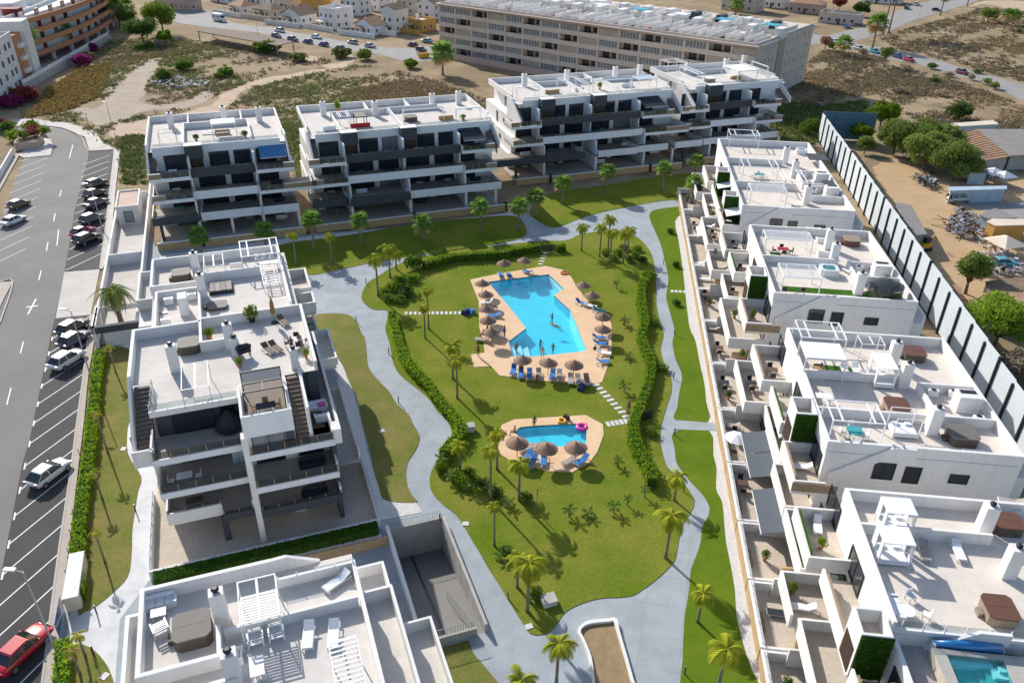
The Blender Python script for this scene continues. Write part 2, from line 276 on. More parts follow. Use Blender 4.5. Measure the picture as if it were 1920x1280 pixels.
leafm('scrub_green', (0.144, 0.190, 0.057), (0.241, 0.265, 0.092), 0.25, 0.2); leafm('scrub_dry', (0.30, 0.225, 0.125), (0.40, 0.305, 0.18), 0.2, 0.2); leafm('scrub_brown', (0.20, 0.165, 0.105), (0.30, 0.245, 0.165), 0.2, 0.2); leafm('scrub_gold', (0.36, 0.25, 0.085), (0.46, 0.33, 0.12), 0.3, 0.2)
def brickmat(name, c1, c2, mortar, bw, rh, az):
    m = mat(name, c1, 0.9, 0.1); t = m.node_tree; b = t.nodes['Principled BSDF']
    g = t.nodes.new('ShaderNodeNewGeometry'); mp = t.nodes.new('ShaderNodeMapping'); mp.inputs['Rotation'].default_value = (0, 0, az); lk(t, g.outputs['Position'], mp.inputs['Vector'])
    sx = t.nodes.new('ShaderNodeSeparateXYZ'); lk(t, mp.outputs[0], sx.inputs[0]); ad = t.nodes.new('ShaderNodeMath'); lk(t, sx.outputs[0], ad.inputs[0]); lk(t, sx.outputs[1], ad.inputs[1])
    cx = t.nodes.new('ShaderNodeCombineXYZ'); lk(t, ad.outputs[0], cx.inputs[0]); lk(t, sx.outputs[2], cx.inputs[1])
    br = t.nodes.new('ShaderNodeTexBrick'); br.inputs['Scale'].default_value = 1; br.inputs['Brick Width'].default_value = bw; br.inputs['Row Height'].default_value = rh; br.inputs['Mortar Size'].default_value = 0.015
    br.inputs['Color1'].default_value = (*c1, 1); br.inputs['Color2'].default_value = (*c2, 1); br.inputs['Mortar'].default_value = (*mortar, 1); lk(t, cx.outputs[0], br.inputs['Vector']); lk(t, br.outputs[0], b.inputs['Base Color'])
    bp = t.nodes.new('ShaderNodeBump'); bp.inputs['Strength'].default_value = 0.6; bp.inputs['Distance'].default_value = 0.03; lk(t, br.outputs['Fac'], bp.inputs['Height']); bp.invert = True; lk(t, bp.outputs[0], b.inputs['Normal'])
brickmat('stone', (0.44, 0.27, 0.12), (0.54, 0.38, 0.20), (0.42, 0.34, 0.25), 0.42, 0.16, math.radians(20))
def groundmat():
    m = bpy.data.materials.new('field_ground'); m.use_nodes = True; t = m.node_tree; b = t.nodes['Principled BSDF']; b.inputs['Roughness'].default_value = 0.95; b.inputs['Specular IOR Level'].default_value = 0.1
    g = t.nodes.new('ShaderNodeNewGeometry')
    def noise(s, d=5):
        n = t.nodes.new('ShaderNodeTexNoise'); n.inputs['Scale'].default_value = s; n.inputs['Detail'].default_value = d; n.inputs['Roughness'].default_value = 0.6; lk(t, g.outputs['Position'], n.inputs['Vector']); return n.outputs['Fac']
    def ramp(src, a, bb):
        r = t.nodes.new('ShaderNodeMapRange'); r.inputs[1].default_value = a; r.inputs[2].default_value = bb; r.interpolation_type = 'SMOOTHSTEP'; lk(t, src, r.inputs[0]); return r.outputs[0]
    def mix(f, a, bb):
        x = t.nodes.new('ShaderNodeMix'); x.data_type = 'RGBA'; lk(t, f, x.inputs[0])
        for s, k in ((a, 6), (bb, 7)):
            if isinstance(s, tuple): x.inputs[k].default_value = (*s, 1)
            else: lk(t, s, x.inputs[k])
        return x.outputs[2]
    c = mix(ramp(noise(0.035), 0.42, 0.6), (0.27, 0.205, 0.125), (0.36, 0.275, 0.175))
    c = mix(ramp(noise(0.09), 0.5, 0.68), c, (0.21, 0.165, 0.10))
    c = mix(ramp(noise(0.3, 8), 0.52, 0.72), c, (0.40, 0.29, 0.19))
    c = mix(ramp(noise(1.3, 6), 0.55, 0.75), c, (0.14, 0.115, 0.06))
    lk(t, c, b.inputs['Base Color'])
    bp = t.nodes.new('ShaderNodeBump'); bp.inputs['Strength'].default_value = 0.5; bp.inputs['Distance'].default_value = 0.3; lk(t, noise(0.8, 6), bp.inputs['Height']); lk(t, bp.outputs[0], b.inputs['Normal'])
    MAT['field_ground'] = m
groundmat()
# ------------------------------------------------------------ setting: ground, roads, paths, lawns, pools
from mathutils.geometry import tessellate_polygon
ZA = zone(320, 0, 3.84); ZB = zone(1520, 0, 4.8); ZC = zone(0, 0, 4.8); ZD = zone(1520, 200, 4.8); ZE = zone(1640, 380, 3.764)
ZT = zone(1250, 0, 4.8); ZS = zone(790, 0, 3.84)
def signed(p): return sum(p[i][0] * p[(i + 1) % len(p)][1] - p[(i + 1) % len(p)][0] * p[i][1] for i in range(len(p)))
def slab(name, outer, z, m, holes=(), skirt=0.12, kind='structure', label=None, cat=None, parent=None):
    mb = MB(); loops = [outer] + list(holes)
    tri = tessellate_polygon([[Vector((p[0], p[1], 0)) for p in l] for l in loops])
    flat = [p for l in loops for p in l]
    fs = []
    for a, b, c in tri:
        A, B, C_ = flat[a], flat[b], flat[c]
        cr = (B[0] - A[0]) * (C_[1] - A[1]) - (B[1] - A[1]) * (C_[0] - A[0])
        if abs(cr) < 1e-9: continue
        fs.append((a, b, c) if cr > 0 else (a, c, b))
    mb.add([(p[0], p[1], z) for p in flat], fs)
    if skirt:
        for l in loops:
            n = len(l); mb.add([(p[0], p[1], z) for p in l] + [(p[0], p[1], z - skirt) for p in l], [(i, n + i, n + (i + 1) % n, (i + 1) % n) for i in range(n)])
    o = mb.make(name, m, parent)
    if kind and parent is None: o['kind'] = kind
    if label: o['label'] = label
    if cat: o['category'] = cat
    return o
# pool outlines
POOL = gpoly(Z5, [(824, 307), (1165, 265), (1250, 345), (1196, 383), (1288, 468), (1325, 555), (1378, 695), (1230, 712), (1078, 727), (965, 728), (941, 642), (1040, 568), (950, 455)])
POOL2 = gpoly(ZID, [(965, 812), (974, 802), (1000, 799), (1100, 794), (1099, 836), (1040, 838), (985, 830)])
NPI = [(700, 955), (822, 975)]
# ramp pit in the FG frame
PIT_U0, PIT_U1, PIT_V0, PIT_V1 = 7.8, 13.3, 41.2, 54.9
PIT = [FG.w(u, v).to_2d()[:] for u, v in ((PIT_U0, PIT_V0), (PIT_U1, PIT_V0), (PIT_U1, PIT_V1), (PIT_U0, PIT_V1))]
HOLES = [POOL, POOL2, PIT]
BIG = 2500
slab('ground', [(-BIG, -300), (BIG, -300), (BIG, BIG), (-BIG, BIG)], -0.08, 'field_ground', HOLES, 0)
# street on the left with parking
road = gpoly(ZID, [(-90, 990), (0, 607), (25, 529), (64, 400), (88, 320), (100, 280), (96, 262), (70, 247), (0, 243), (-60, 240), (-60, 234), (60, 232), (118, 241), (153, 258), (167, 284), (160, 330), (140, 400), (122, 505), (104, 590), (55, 825), (0, 1090), (-60, 1400), (-260, 1400)])
slab('road', road, 0.0, 'asphalt_road')
slab('parking_ground', gpoly(ZID, [(45, 297), (97, 292), (30, 517), (-40, 760), (-120, 760), (0, 413)]), 0.004, 'asphalt_road')
slab('parking_lot', gpoly(ZID, [(168, 284), (214, 281), (192, 470), (187, 505), (122, 508), (140, 394)]), 0.006, 'asphalt_lot')
lot2 = gpoly(ZID, [(104, 596), (170, 590), (157, 703), (143, 807), (133, 886), (113, 1020), (97, 1143), (80, 1280), (60, 1400), (-60, 1400), (0, 1087), (42, 868), (55, 825)])
slab('parking_lot', lot2, 0.006, 'asphalt_lot')
slab('driveway', gpoly(ZID, [(121, 510), (187, 505), (170, 590), (104, 597)]), 0.03, 'drive_concrete')
pv = gpoly(ZID, [(170, 590), (178, 590), (177, 640), (166, 705), (158, 790), (147, 880), (131, 1020), (117, 1130), (103, 1280), (90, 1400), (60, 1400), (80, 1280), (97, 1143), (113, 1020), (133, 886), (143, 807), (157, 703)])
slab('pavement', pv, 0.13, 'pavement', skirt=0.2)
slab('pavement', gpoly(ZID, [(0, 243), (-40, 243), (-40, 226), (60, 224), (130, 232), (175, 245), (196, 270), (215, 280), (226, 282), (218, 345), (206, 480), (192, 505), (187, 505), (192, 470), (214, 281), (168, 284), (160, 258), (118, 241), (60, 233)]), 0.13, 'drive_concrete', skirt=0.2)
slab('pavement', gpoly(ZID, [(25, 529), (8, 560), (-10, 600), (-40, 640), (-60, 1000), (-300, 1000), (-60, 530), (0, 530)]), 0.13, 'pavement', skirt=0.2)
slab('pavement', gpoly(ZID, [(72, 258), (95, 262), (100, 275), (95, 292), (45, 297), (30, 290), (70, 275)]), 0.13, 'drive_concrete', skirt=0.2)
PK = [o for o in bpy.data.objects if o.name.startswith('parking_lot')][-1]
def rough(q, amp=.9, st=2.2):
    out = []
    for a, b in zip(q, q[1:] + q[:1]):
        n = max(1, int(math.hypot(b[0] - a[0], b[1] - a[1]) / st))
        out += [(a[0] + (b[0] - a[0]) * k / n + rnd.uniform(-amp, amp), a[1] + (b[1] - a[1]) * k / n + rnd.uniform(-amp, amp)) for k in range(n)]
    return out
def stripe(a, b, wd, parent, name='road_marking', z=0.012):
    a, b = Vector(a[:2]), Vector(b[:2]); n = (b - a).normalized(); n = Vector((-n.y, n.x)) * wd / 2
    q = [a + n, b + n, b - n, a - n]; return MB().sheet([(p.x, p.y) for p in q], z).make(name, 'road_paint', parent)
RD = bpy.data.objects['road']; PL1 = bpy.data.objects['parking_lot']; PGL = bpy.data.objects['parking_ground']
for a, b in [((330, 10), (320, 100)), ((270, 80), (262, 130)), ((232, 240), (218, 295)), ((132, 640), (115, 705)), ((62, 900), (38, 995))]:
    stripe(P(*Z4(*a)), P(*Z4(*b)), 0.14, RD)
for a, b in [((310, 1200), (302, 1245)), ((345, 1070), (335, 1105)), ((410, 815), (390, 890))]: stripe(P(*Z1(*a)), P(*Z1(*b)), 0.14, RD)
c = P(*Z4(180, 443)); stripe(c + Vector((0.6, -2.2, 0)), c + Vector((-0.6, 2.2, 0)), 0.22, RD); stripe(c + Vector((-0.7, -0.2, 0)), c + Vector((0.7, 0.25, 0)), 0.3, RD, z=0.016)
# angled bays right: the ends measured, continued towards the camera
pa, pb = P(*Z4(235, 890)), P(*Z4(475, 735)); step = (P(*Z4(165, 1215)) - pa) / 3
for k in range(-3, 14):
    o = step * k + Vector((0.02 * k * k * 0.1, 0, 0)); a, b = pa + o, pb + o + (pb - pa) * 0.02
    if k in (-1, -2, -3): b = a + (b - a) * 0.98
    stripe(a, b, 0.12, PK); d = (RD and step.normalized()); stripe(a - d * 0.55, a + d * 0.55, 0.16, PK, z=0.015)
pa, pb = P(*Z4(378, 180)), P(*Z4(575, 90)); st2 = P(*Z4(368, 240)) - P(*Z4(378, 180))
for k in range(-12, 2):
    a, b = pa + st2 * k, pb + st2 * k
    stripe(a, b, 0.12, PL1)
pa, pb = P(*Z1(5, 1205)), P(*Z1(230, 1120)); s3 = (P(*Z1(265, 915)) - P(*Z1(235, 1045))) / 3.0
for k in range(-5, 12):
    a = P(*Z1(20, 1190)) + s3 * k; b = P(*Z1(215, 1110)) + s3 * k; stripe(a, b, 0.1, PGL)
# --- garden
gard = gpoly(ZID, [(205, 655), (236, 560), (262, 480), (265, 440), (285, 440), (290, 462), (500, 445), (760, 425), (960, 398), (1170, 352), (1330, 325), (1345, 400), (1310, 450), (1345, 810), (1430, 1230), (1470, 1420), (20, 1420), (108, 1180), (170, 900)])
slab('garden_paving', gard, 0.0, 'path_concrete', HOLES, 0)
slab('path', gpoly(ZID, [(1265, 788), (1350, 794), (1350, 808), (1262, 805)]), 0.062, 'path_concrete')
slab('walkway', gpoly(ZID, [(200, 655), (250, 640), (300, 800), (300, 980), (285, 1080), (268, 1105), (225, 1160), (205, 1420), (80, 1420), (128, 1180), (165, 900)]), 0.012, 'white_concrete')
lawnC = [Z5(*p) for p in [(265, 470), (180, 460), (125, 420), (115, 375), (150, 310), (220, 265), (290, 220), (370, 185), (460, 160), (650, 122), (900, 98), (1115, 75), (1260, 72), (1340, 40), (1430, 25), (1560, 18), (1650, 45), (1705, 90), (1745, 150), (1762, 230), (1772, 330), (1772, 430), (1795, 540), (1812, 600), (1796, 680), (1815, 760), (1850, 830), (1858, 910), (1832, 1000), (1808, 1080), (1794, 1160), (1800, 1240)]] + \
        [Z8(*p) for p in [(1830, 60), (1885, 115), (1950, 190), (1985, 260), (1960, 330), (1915, 400), (1895, 500), (1875, 590), (1830, 645), (1770, 700), (1700, 752), (1640, 788), (1560, 800), (1480, 803), (1400, 818), (1310, 852), (1250, 892), (1215, 945), (1160, 1000), (1070, 1006), (1020, 942), (960, 850), (900, 750), (830, 640), (780, 552), (740, 488), (690, 400), (640, 332), (565, 272), (512, 212), (496, 150), (507, 90), (540, 30)]] + \
        [Z5(*p) for p in [(575, 1240), (612, 1190), (620, 1145), (595, 1085), (540, 1030), (490, 960), (420, 900), (335, 832), (292, 760), (270, 645), (247, 565)]]
DECK = gpoly(Z5, [(725, 294), (880, 262), (1150, 217), (1246, 240), (1292, 278), (1330, 345), (1400, 425), (1482, 477), (1520, 545), (1520, 700), (1495, 790), (1466, 872), (1420, 882), (1100, 862), (890, 833), (842, 781), (746, 786), (729, 716), (806, 705), (800, 655), (776, 560), (774, 420)])
DECK2 = gpoly(ZID, [(941, 797), (965, 787), (1098, 779), (1130, 796), (1132, 815), (1120, 848), (1105, 868), (1073, 886), (1027, 884), (960, 866), (934, 850), (932, 825)])
lc = gpoly(ZID, lawnC, 0, 4)
slab('lawn', lc, 0.05, 'lawn', [DECK, DECK2])
slab('pool_deck', DECK, 0.10, 'deck', [POOL], 0.2); slab('pool_deck', DECK2, 0.10, 'deck', [POOL2], 0.2)
lawnA = [(590, 592), (640, 588), (665, 598), (678, 625)] + [Z5(*p) for p in [(132, 620), (142, 700), (152, 780), (200, 850), (268, 920), (312, 990), (378, 1050), (402, 1100), (440, 1170), (430, 1225), (402, 1275)]] + [Z8(*p) for p in [(375, 40), (363, 100), (372, 170), (400, 230), (425, 265), (300, 265), (232, 240), (210, 170), (180, 80), (165, 0)]] + [Z5(*p) for p in [(120, 1100), (85, 950), (40, 860), (10, 780)]] + [(625, 660), (600, 622)]
slab('lawn', gpoly(ZID, lawnA, 0, 4), 0.05, 'lawn_dry')
slab('lawn', gpoly(ZID, [(505, 470), (540, 456), (600, 448), (660, 440), (730, 428), (800, 418), (880, 410), (962, 405), (985, 425), (978, 446), (900, 463), (820, 474), (760, 482), (700, 492), (640, 505), (575, 516), (530, 500)], 0, 4), 0.05, 'lawn')
slab('lawn', gpoly(ZID, [(992, 398), (1005, 378), (1030, 365), (1075, 355), (1140, 347), (1207, 335), (1290, 325), (1316, 330), (1308, 368), (1240, 377), (1180, 388), (1130, 398), (1085, 411), (1040, 427), (1008, 414)], 0, 4), 0.05, 'lawn')
stripR = [(1217, 404), (1238, 392), (1284, 389), (1266, 415), (1272, 450), (1280, 505), (1287, 570), (1293, 614), (1304, 640), (1312, 682), (1320, 716), (1324, 754), (1328, 790), (1266, 787)] + [Z5(*p) for p in [(1890, 1010), (1898, 940), (1915, 855), (1908, 800), (1880, 740), (1862, 645), (1875, 580), (1850, 480), (1827, 385), (1840, 290), (1815, 165), (1790, 75)]]
slab('lawn', gpoly(ZID, stripR, 0, 3), 0.05, 'lawn_lush')
stripR2 = [(1264, 809), (1330, 808)] + [Z9(*p) for p in [(172, 0), (190, 80), (187, 190), (220, 260), (230, 350), (242, 480), (265, 600), (290, 740), (302, 900), (325, 1000), (350, 1100), (385, 1200), (410, 1330), (20, 1330), (0, 1150), (5, 1000), (12, 900), (35, 760), (45, 650), (75, 570), (100, 490), (112, 400), (140, 350), (150, 290), (110, 220), (45, 150), (0, 95), (-35, 40), (-45, -40)]]
slab('lawn', gpoly(ZID, stripR2, 0, 3), 0.05, 'lawn_lush')
slab('lawn', gpoly(Z8, [(520, 1100), (650, 1060), (715, 1045), (740, 1110), (800, 1180), (900, 1300), (980, 1400), (620, 1400), (590, 1250), (560, 1170)], 0, 3), 0.05, 'lawn_dry')
slab('lawn', gpoly(ZID, [(197, 657), (242, 655), (243, 700), (250, 740), (250, 775), (240, 800), (240, 850)] + [Z7(*p) for p in [(795, 120), (778, 200), (762, 300), (745, 420), (740, 560), (720, 680), (640, 770), (540, 850), (470, 885), (440, 880), (470, 600), (500, 250)]] + [(176, 850), (190, 740)], 0, 3), 0.05, 'lawn_dry')
slab('lawn', gpoly(Z7, [(400, 1080), (450, 1062), (520, 1090), (580, 1150), (622, 1220), (650, 1330), (640, 1500), (320, 1500), (370, 1200)], 0, 3), 0.05, 'lawn_dry')
slab('gravel_strip', gpoly(ZID, [(1280, 398), (1265, 414), (1270, 450), (1278, 505), (1286, 570), (1291, 614), (1303, 640), (1311, 682), (1319, 716), (1323, 754), (1328, 800), (1337, 853), (1343, 900), (1342, 916), (1353, 940), (1357, 970), (1360, 1013), (1368, 1053), (1376, 1100), (1380, 1153), (1388, 1186), (1397, 1220), (1410, 1260), (1420, 1330), (1450, 1330), (1428, 1230), (1345, 815), (1300, 500), (1290, 430)]), 0.035, 'gravel')
slab('gravel_strip', gpoly(ZID, [(300, 480), (500, 452), (760, 425), (960, 398), (975, 402), (965, 407), (880, 413), (800, 421), (660, 443), (530, 460), (400, 482), (300, 500)]), 0.03, 'gravel')
slab('gravel_strip', gpoly(ZID, [(985, 392), (1170, 352), (1330, 322), (1300, 330), (1207, 340), (1140, 351), (1075, 358), (1030, 368), (1002, 384)]), 0.03, 'gravel')
slab('gravel_strip', gpoly(ZID, [(618, 632), (632, 650), (650, 690), (672, 770), (690, 850), (716, 935), (742, 942), (780, 942), (792, 960), (715, 975), (690, 890), (655, 790), (630, 690)]), 0.03, 'gravel')
slab('gravel_strip', gpoly(Z8, [(470, 1100), (520, 1100), (545, 1180), (590, 1250), (610, 1400), (540, 1400), (500, 1250)]), 0.03, 'gravel')
slab('planter_bed', gpoly(Z8, [(1345, 1000), (1390, 965), (1500, 952), (1530, 952), (1548, 1010), (1590, 1150), (1625, 1280), (1660, 1420), (1450, 1420), (1425, 1280), (1405, 1150), (1365, 1050)], 0, 3), 0.16, 'planter_earth')
ko = gpoly(Z8, [(1328, 1000), (1380, 948), (1500, 934), (1546, 935), (1564, 1005), (1606, 1150), (1642, 1280), (1680, 1420), (1435, 1420), (1410, 1280), (1390, 1150), (1348, 1050)], 0, 3)
ki = gpoly(Z8, [(1345, 1000), (1390, 965), (1500, 952), (1530, 952), (1548, 1010), (1590, 1150), (1625, 1280), (1660, 1420), (1450, 1420), (1425, 1280), (1405, 1150), (1365, 1050)], 0, 3)
tag(slab('planter_kerb', ko, 0.4, 'white_wall', [ki], 0.42, kind=None), 'white curved kerb around the bare earth planting bed on the near path', 'planter')
# pool basins with floor, walls, steps and water
def basin(poly, depth, wlevel, label, tile, wmat, name='swimming_pool'):
    cx = sum(p[0] for p in poly) / len(poly); cy = sum(p[1] for p in poly) / len(poly)
    e = thing(name, label, 'pool', (cx, cy, 0)); loc = [(p[0] - cx, p[1] - cy) for p in poly]
    if signed(loc) < 0: loc = loc[::-1]
    n = len(loc)
    MB().sheet(loc, -depth).make('basin_floor', tile, e)
    MB().add([(p[0], p[1], 0.1) for p in loc] + [(p[0], p[1], -depth) for p in loc], [((i + 1) % n, i, n + i, n + (i + 1) % n)[::-1] for i in range(n)]).make('basin_wall', tile, e)
    # ring beam behind the wall, so that the shell has thickness below the deck
    MB().sheet(loc, wlevel).make('water_surface', wmat, e)
    return e, cx, cy
mp, mcx, mcy = basin(POOL, 1.35, -0.06, 'large angular turquoise swimming pool in the middle of the garden', 'pool_tile', 'pool_water')
basin(POOL2, 0.6, -0.04, 'small shallow blue paddling pool on the near peach deck', 'pool_tile', 'pool_water', 'paddling_pool')
def pstep(pts, z0, z1, name='pool_step'):
    q = gpoly(Z5, pts); MB().prism([(p[0] - mcx, p[1] - mcy) for p in q], z0, z1).make(name, 'pool_step', mp)
pstep([(946, 650), (970, 648), (992, 726), (967, 727)], -1.35, -0.3); pstep([(972, 648), (1010, 640), (1035, 724), (994, 726)], -1.35, -0.65); pstep([(1012, 640), (1050, 632), (1075, 722), (1037, 724)], -1.35, -1.0)
pstep([(1168, 270), (1182, 268), (1246, 343), (1232, 352)], -1.35, -0.25)
# stepping stones
def stones(zf, a, b, n, w=0.35, l=0.8, label=''):
    A, B = P(*zf(*a)), P(*zf(*b)); d = (B - A).normalized(); rz = math.atan2(d.y, d.x)
    for k in range(n):
        p = A.lerp(B, k / (n - 1)); m = cached(('stone', w, l), lambda: MB().box(-w / 2, w / 2, -l / 2, l / 2, 0.0, 0.075).mesh('stepping_stone', 'white_concrete'))
        o = inst('stepping_stone', m, None, (p.x, p.y, 0.0), (0, 0, rz + rnd.uniform(-.06, .06)))
        tag(o, ORD[k] + ' ' + label, 'paving stone', label.replace('stone', 'stones', 1))
stones(Z5, (365, 482), (665, 480), 13, label='stepping stone from the left on the lawn left of the large pool')
stones(Z5, (1120, 205), (1145, 145), 5, label='stepping stone from the deck between the far pool gate and deck')
stones(Z5, (1432, 885), (1600, 1060), 9, 0.4, 0.9, 'stepping stone counted from the large deck towards the right hedge')
stones(Z5, (1500, 1105), (1625, 1085), 6, 0.4, 0.9, 'stepping stone from the left near the right hedge beside small pool')
stones(Z6, (-60, 358), (10, 362), 4, 0.4, 0.7, 'stepping stone from the left across the right lawn strip')
# kerbs
def kerb(zf, pts, label, wd=0.18, h=0.16):
    q = gpoly(zf, pts, 0, 3, False); mb = MB()
    for a, b in zip(q[:-1], q[1:]):
        a, b = Vector(a), Vector(b); n = (b - a).normalized(); n = Vector((-n.y, n.x)) * wd / 2
        mb.prism([(p.x, p.y) for p in (a + n, b + n * 1.0, b - n, a - n)], 0.0, h)
    o = mb.make('kerb', 'kerb'); o['kind'] = 'structure'; return o
kerb(ZID, [(170, 590), (157, 703), (143, 807), (133, 886), (113, 1020), (97, 1143), (80, 1280), (66, 1370)], '')
kerb(ZID, [(0, 607), (25, 529), (0, 530)], ''); kerb(ZID, [(60, 232), (118, 241), (153, 258), (167, 284), (214, 281), (192, 470), (187, 505)], '')
# far fields and roads
slab('dirt_track', rough(gpoly(Z1, [(1000, 640), (1180, 590), (1260, 520), (1400, 460), (1600, 420), (1820, 385), (1840, 395), (1640, 440), (1430, 490), (1330, 540), (1290, 600), (1150, 660), (900, 760), (640, 770), (640, 700), (850, 660)], 0, 3)), -0.04, 'track_earth')
slab('dirt_patch', rough(gpoly(Z1, [(430, 610), (560, 600), (620, 480), (720, 410), (860, 330), (900, 350), (830, 470), (800, 560), (900, 590), (1060, 560), (1180, 500), (1200, 540), (1050, 610), (830, 620), (640, 690), (520, 700)], 0, 3)), -0.045, 'grey_earth')
slab('dirt_patch', rough(gpoly(ZA, [(840, 410), (960, 400), (1080, 410), (1060, 450), (1000, 440), (900, 430)], 0, 3)), -0.04, 'track_earth')
slab('dirt_track', rough(gpoly(ZA, [(1290, 400), (1330, 400), (1330, 440), (1250, 490), (1110, 490), (1120, 460), (1220, 450)], 0, 3)), -0.04, 'track_earth')
slab('far_road', gpoly(ZA, [(60, 60), (250, 72), (430, 160), (560, 185), (720, 195), (900, 235), (1130, 275), (1250, 300), (1500, 335), (1680, 350), (1900, 325), (1960, 430), (1700, 445), (1500, 392), (1180, 350), (880, 296), (640, 238), (300, 200), (90, 172), (-120, 120), (-120, 60)]), -0.03, 'asphalt_far')
slab('far_road', gpoly(ZB, [(-120, 300), (150, 320), (480, 240), (720, 130), (860, 60), (1050, 18), (1250, -60), (1560, -60), (1500, 10), (1350, 62), (1100, 132), (880, 202), (730, 272), (480, 350), (330, 390), (-120, 400)]), -0.03, 'asphalt_far')
slab('far_road', gpoly(ZB, [(200, 395), (350, 390), (560, 418), (900, 480), (1200, 560), (1500, 650), (1750, 720), (2000, 790), (2100, 980), (1880, 885), (1700, 805), (1500, 725), (1280, 672), (950, 572), (800, 548), (560, 492), (350, 442), (200, 425)]), -0.02, 'asphalt_far')
slab('scrapyard_ground', rough(gpoly(ZID, [(1640, 310), (1700, 300), (1760, 330), (1830, 340), (1960, 330), (2050, 420), (2050, 640), (1900, 560), (1800, 560), (1740, 500), (1690, 420)], 0, 3)), -0.04, 'yard_earth')
slab('yard_paving', gpoly(ZID, [(1775, 372), (1890, 380), (1960, 372), (1980, 430), (1880, 425), (1860, 400)], 0, 0), -0.02, 'asphalt_far')
slab('sandy_clearing', rough(gpoly(ZB, [(1420, 60), (1580, 10), (2000, 20), (2000, 110), (1850, 100), (1700, 60), (1560, 40)], 0, 3)), -0.04, 'track_earth')
slab('sandy_clearing', rough(gpoly(ZB, [(1130, 150), (1380, 170), (1720, 190), (1700, 240), (1400, 215)], 0, 3)), -0.045, 'bare_earth')
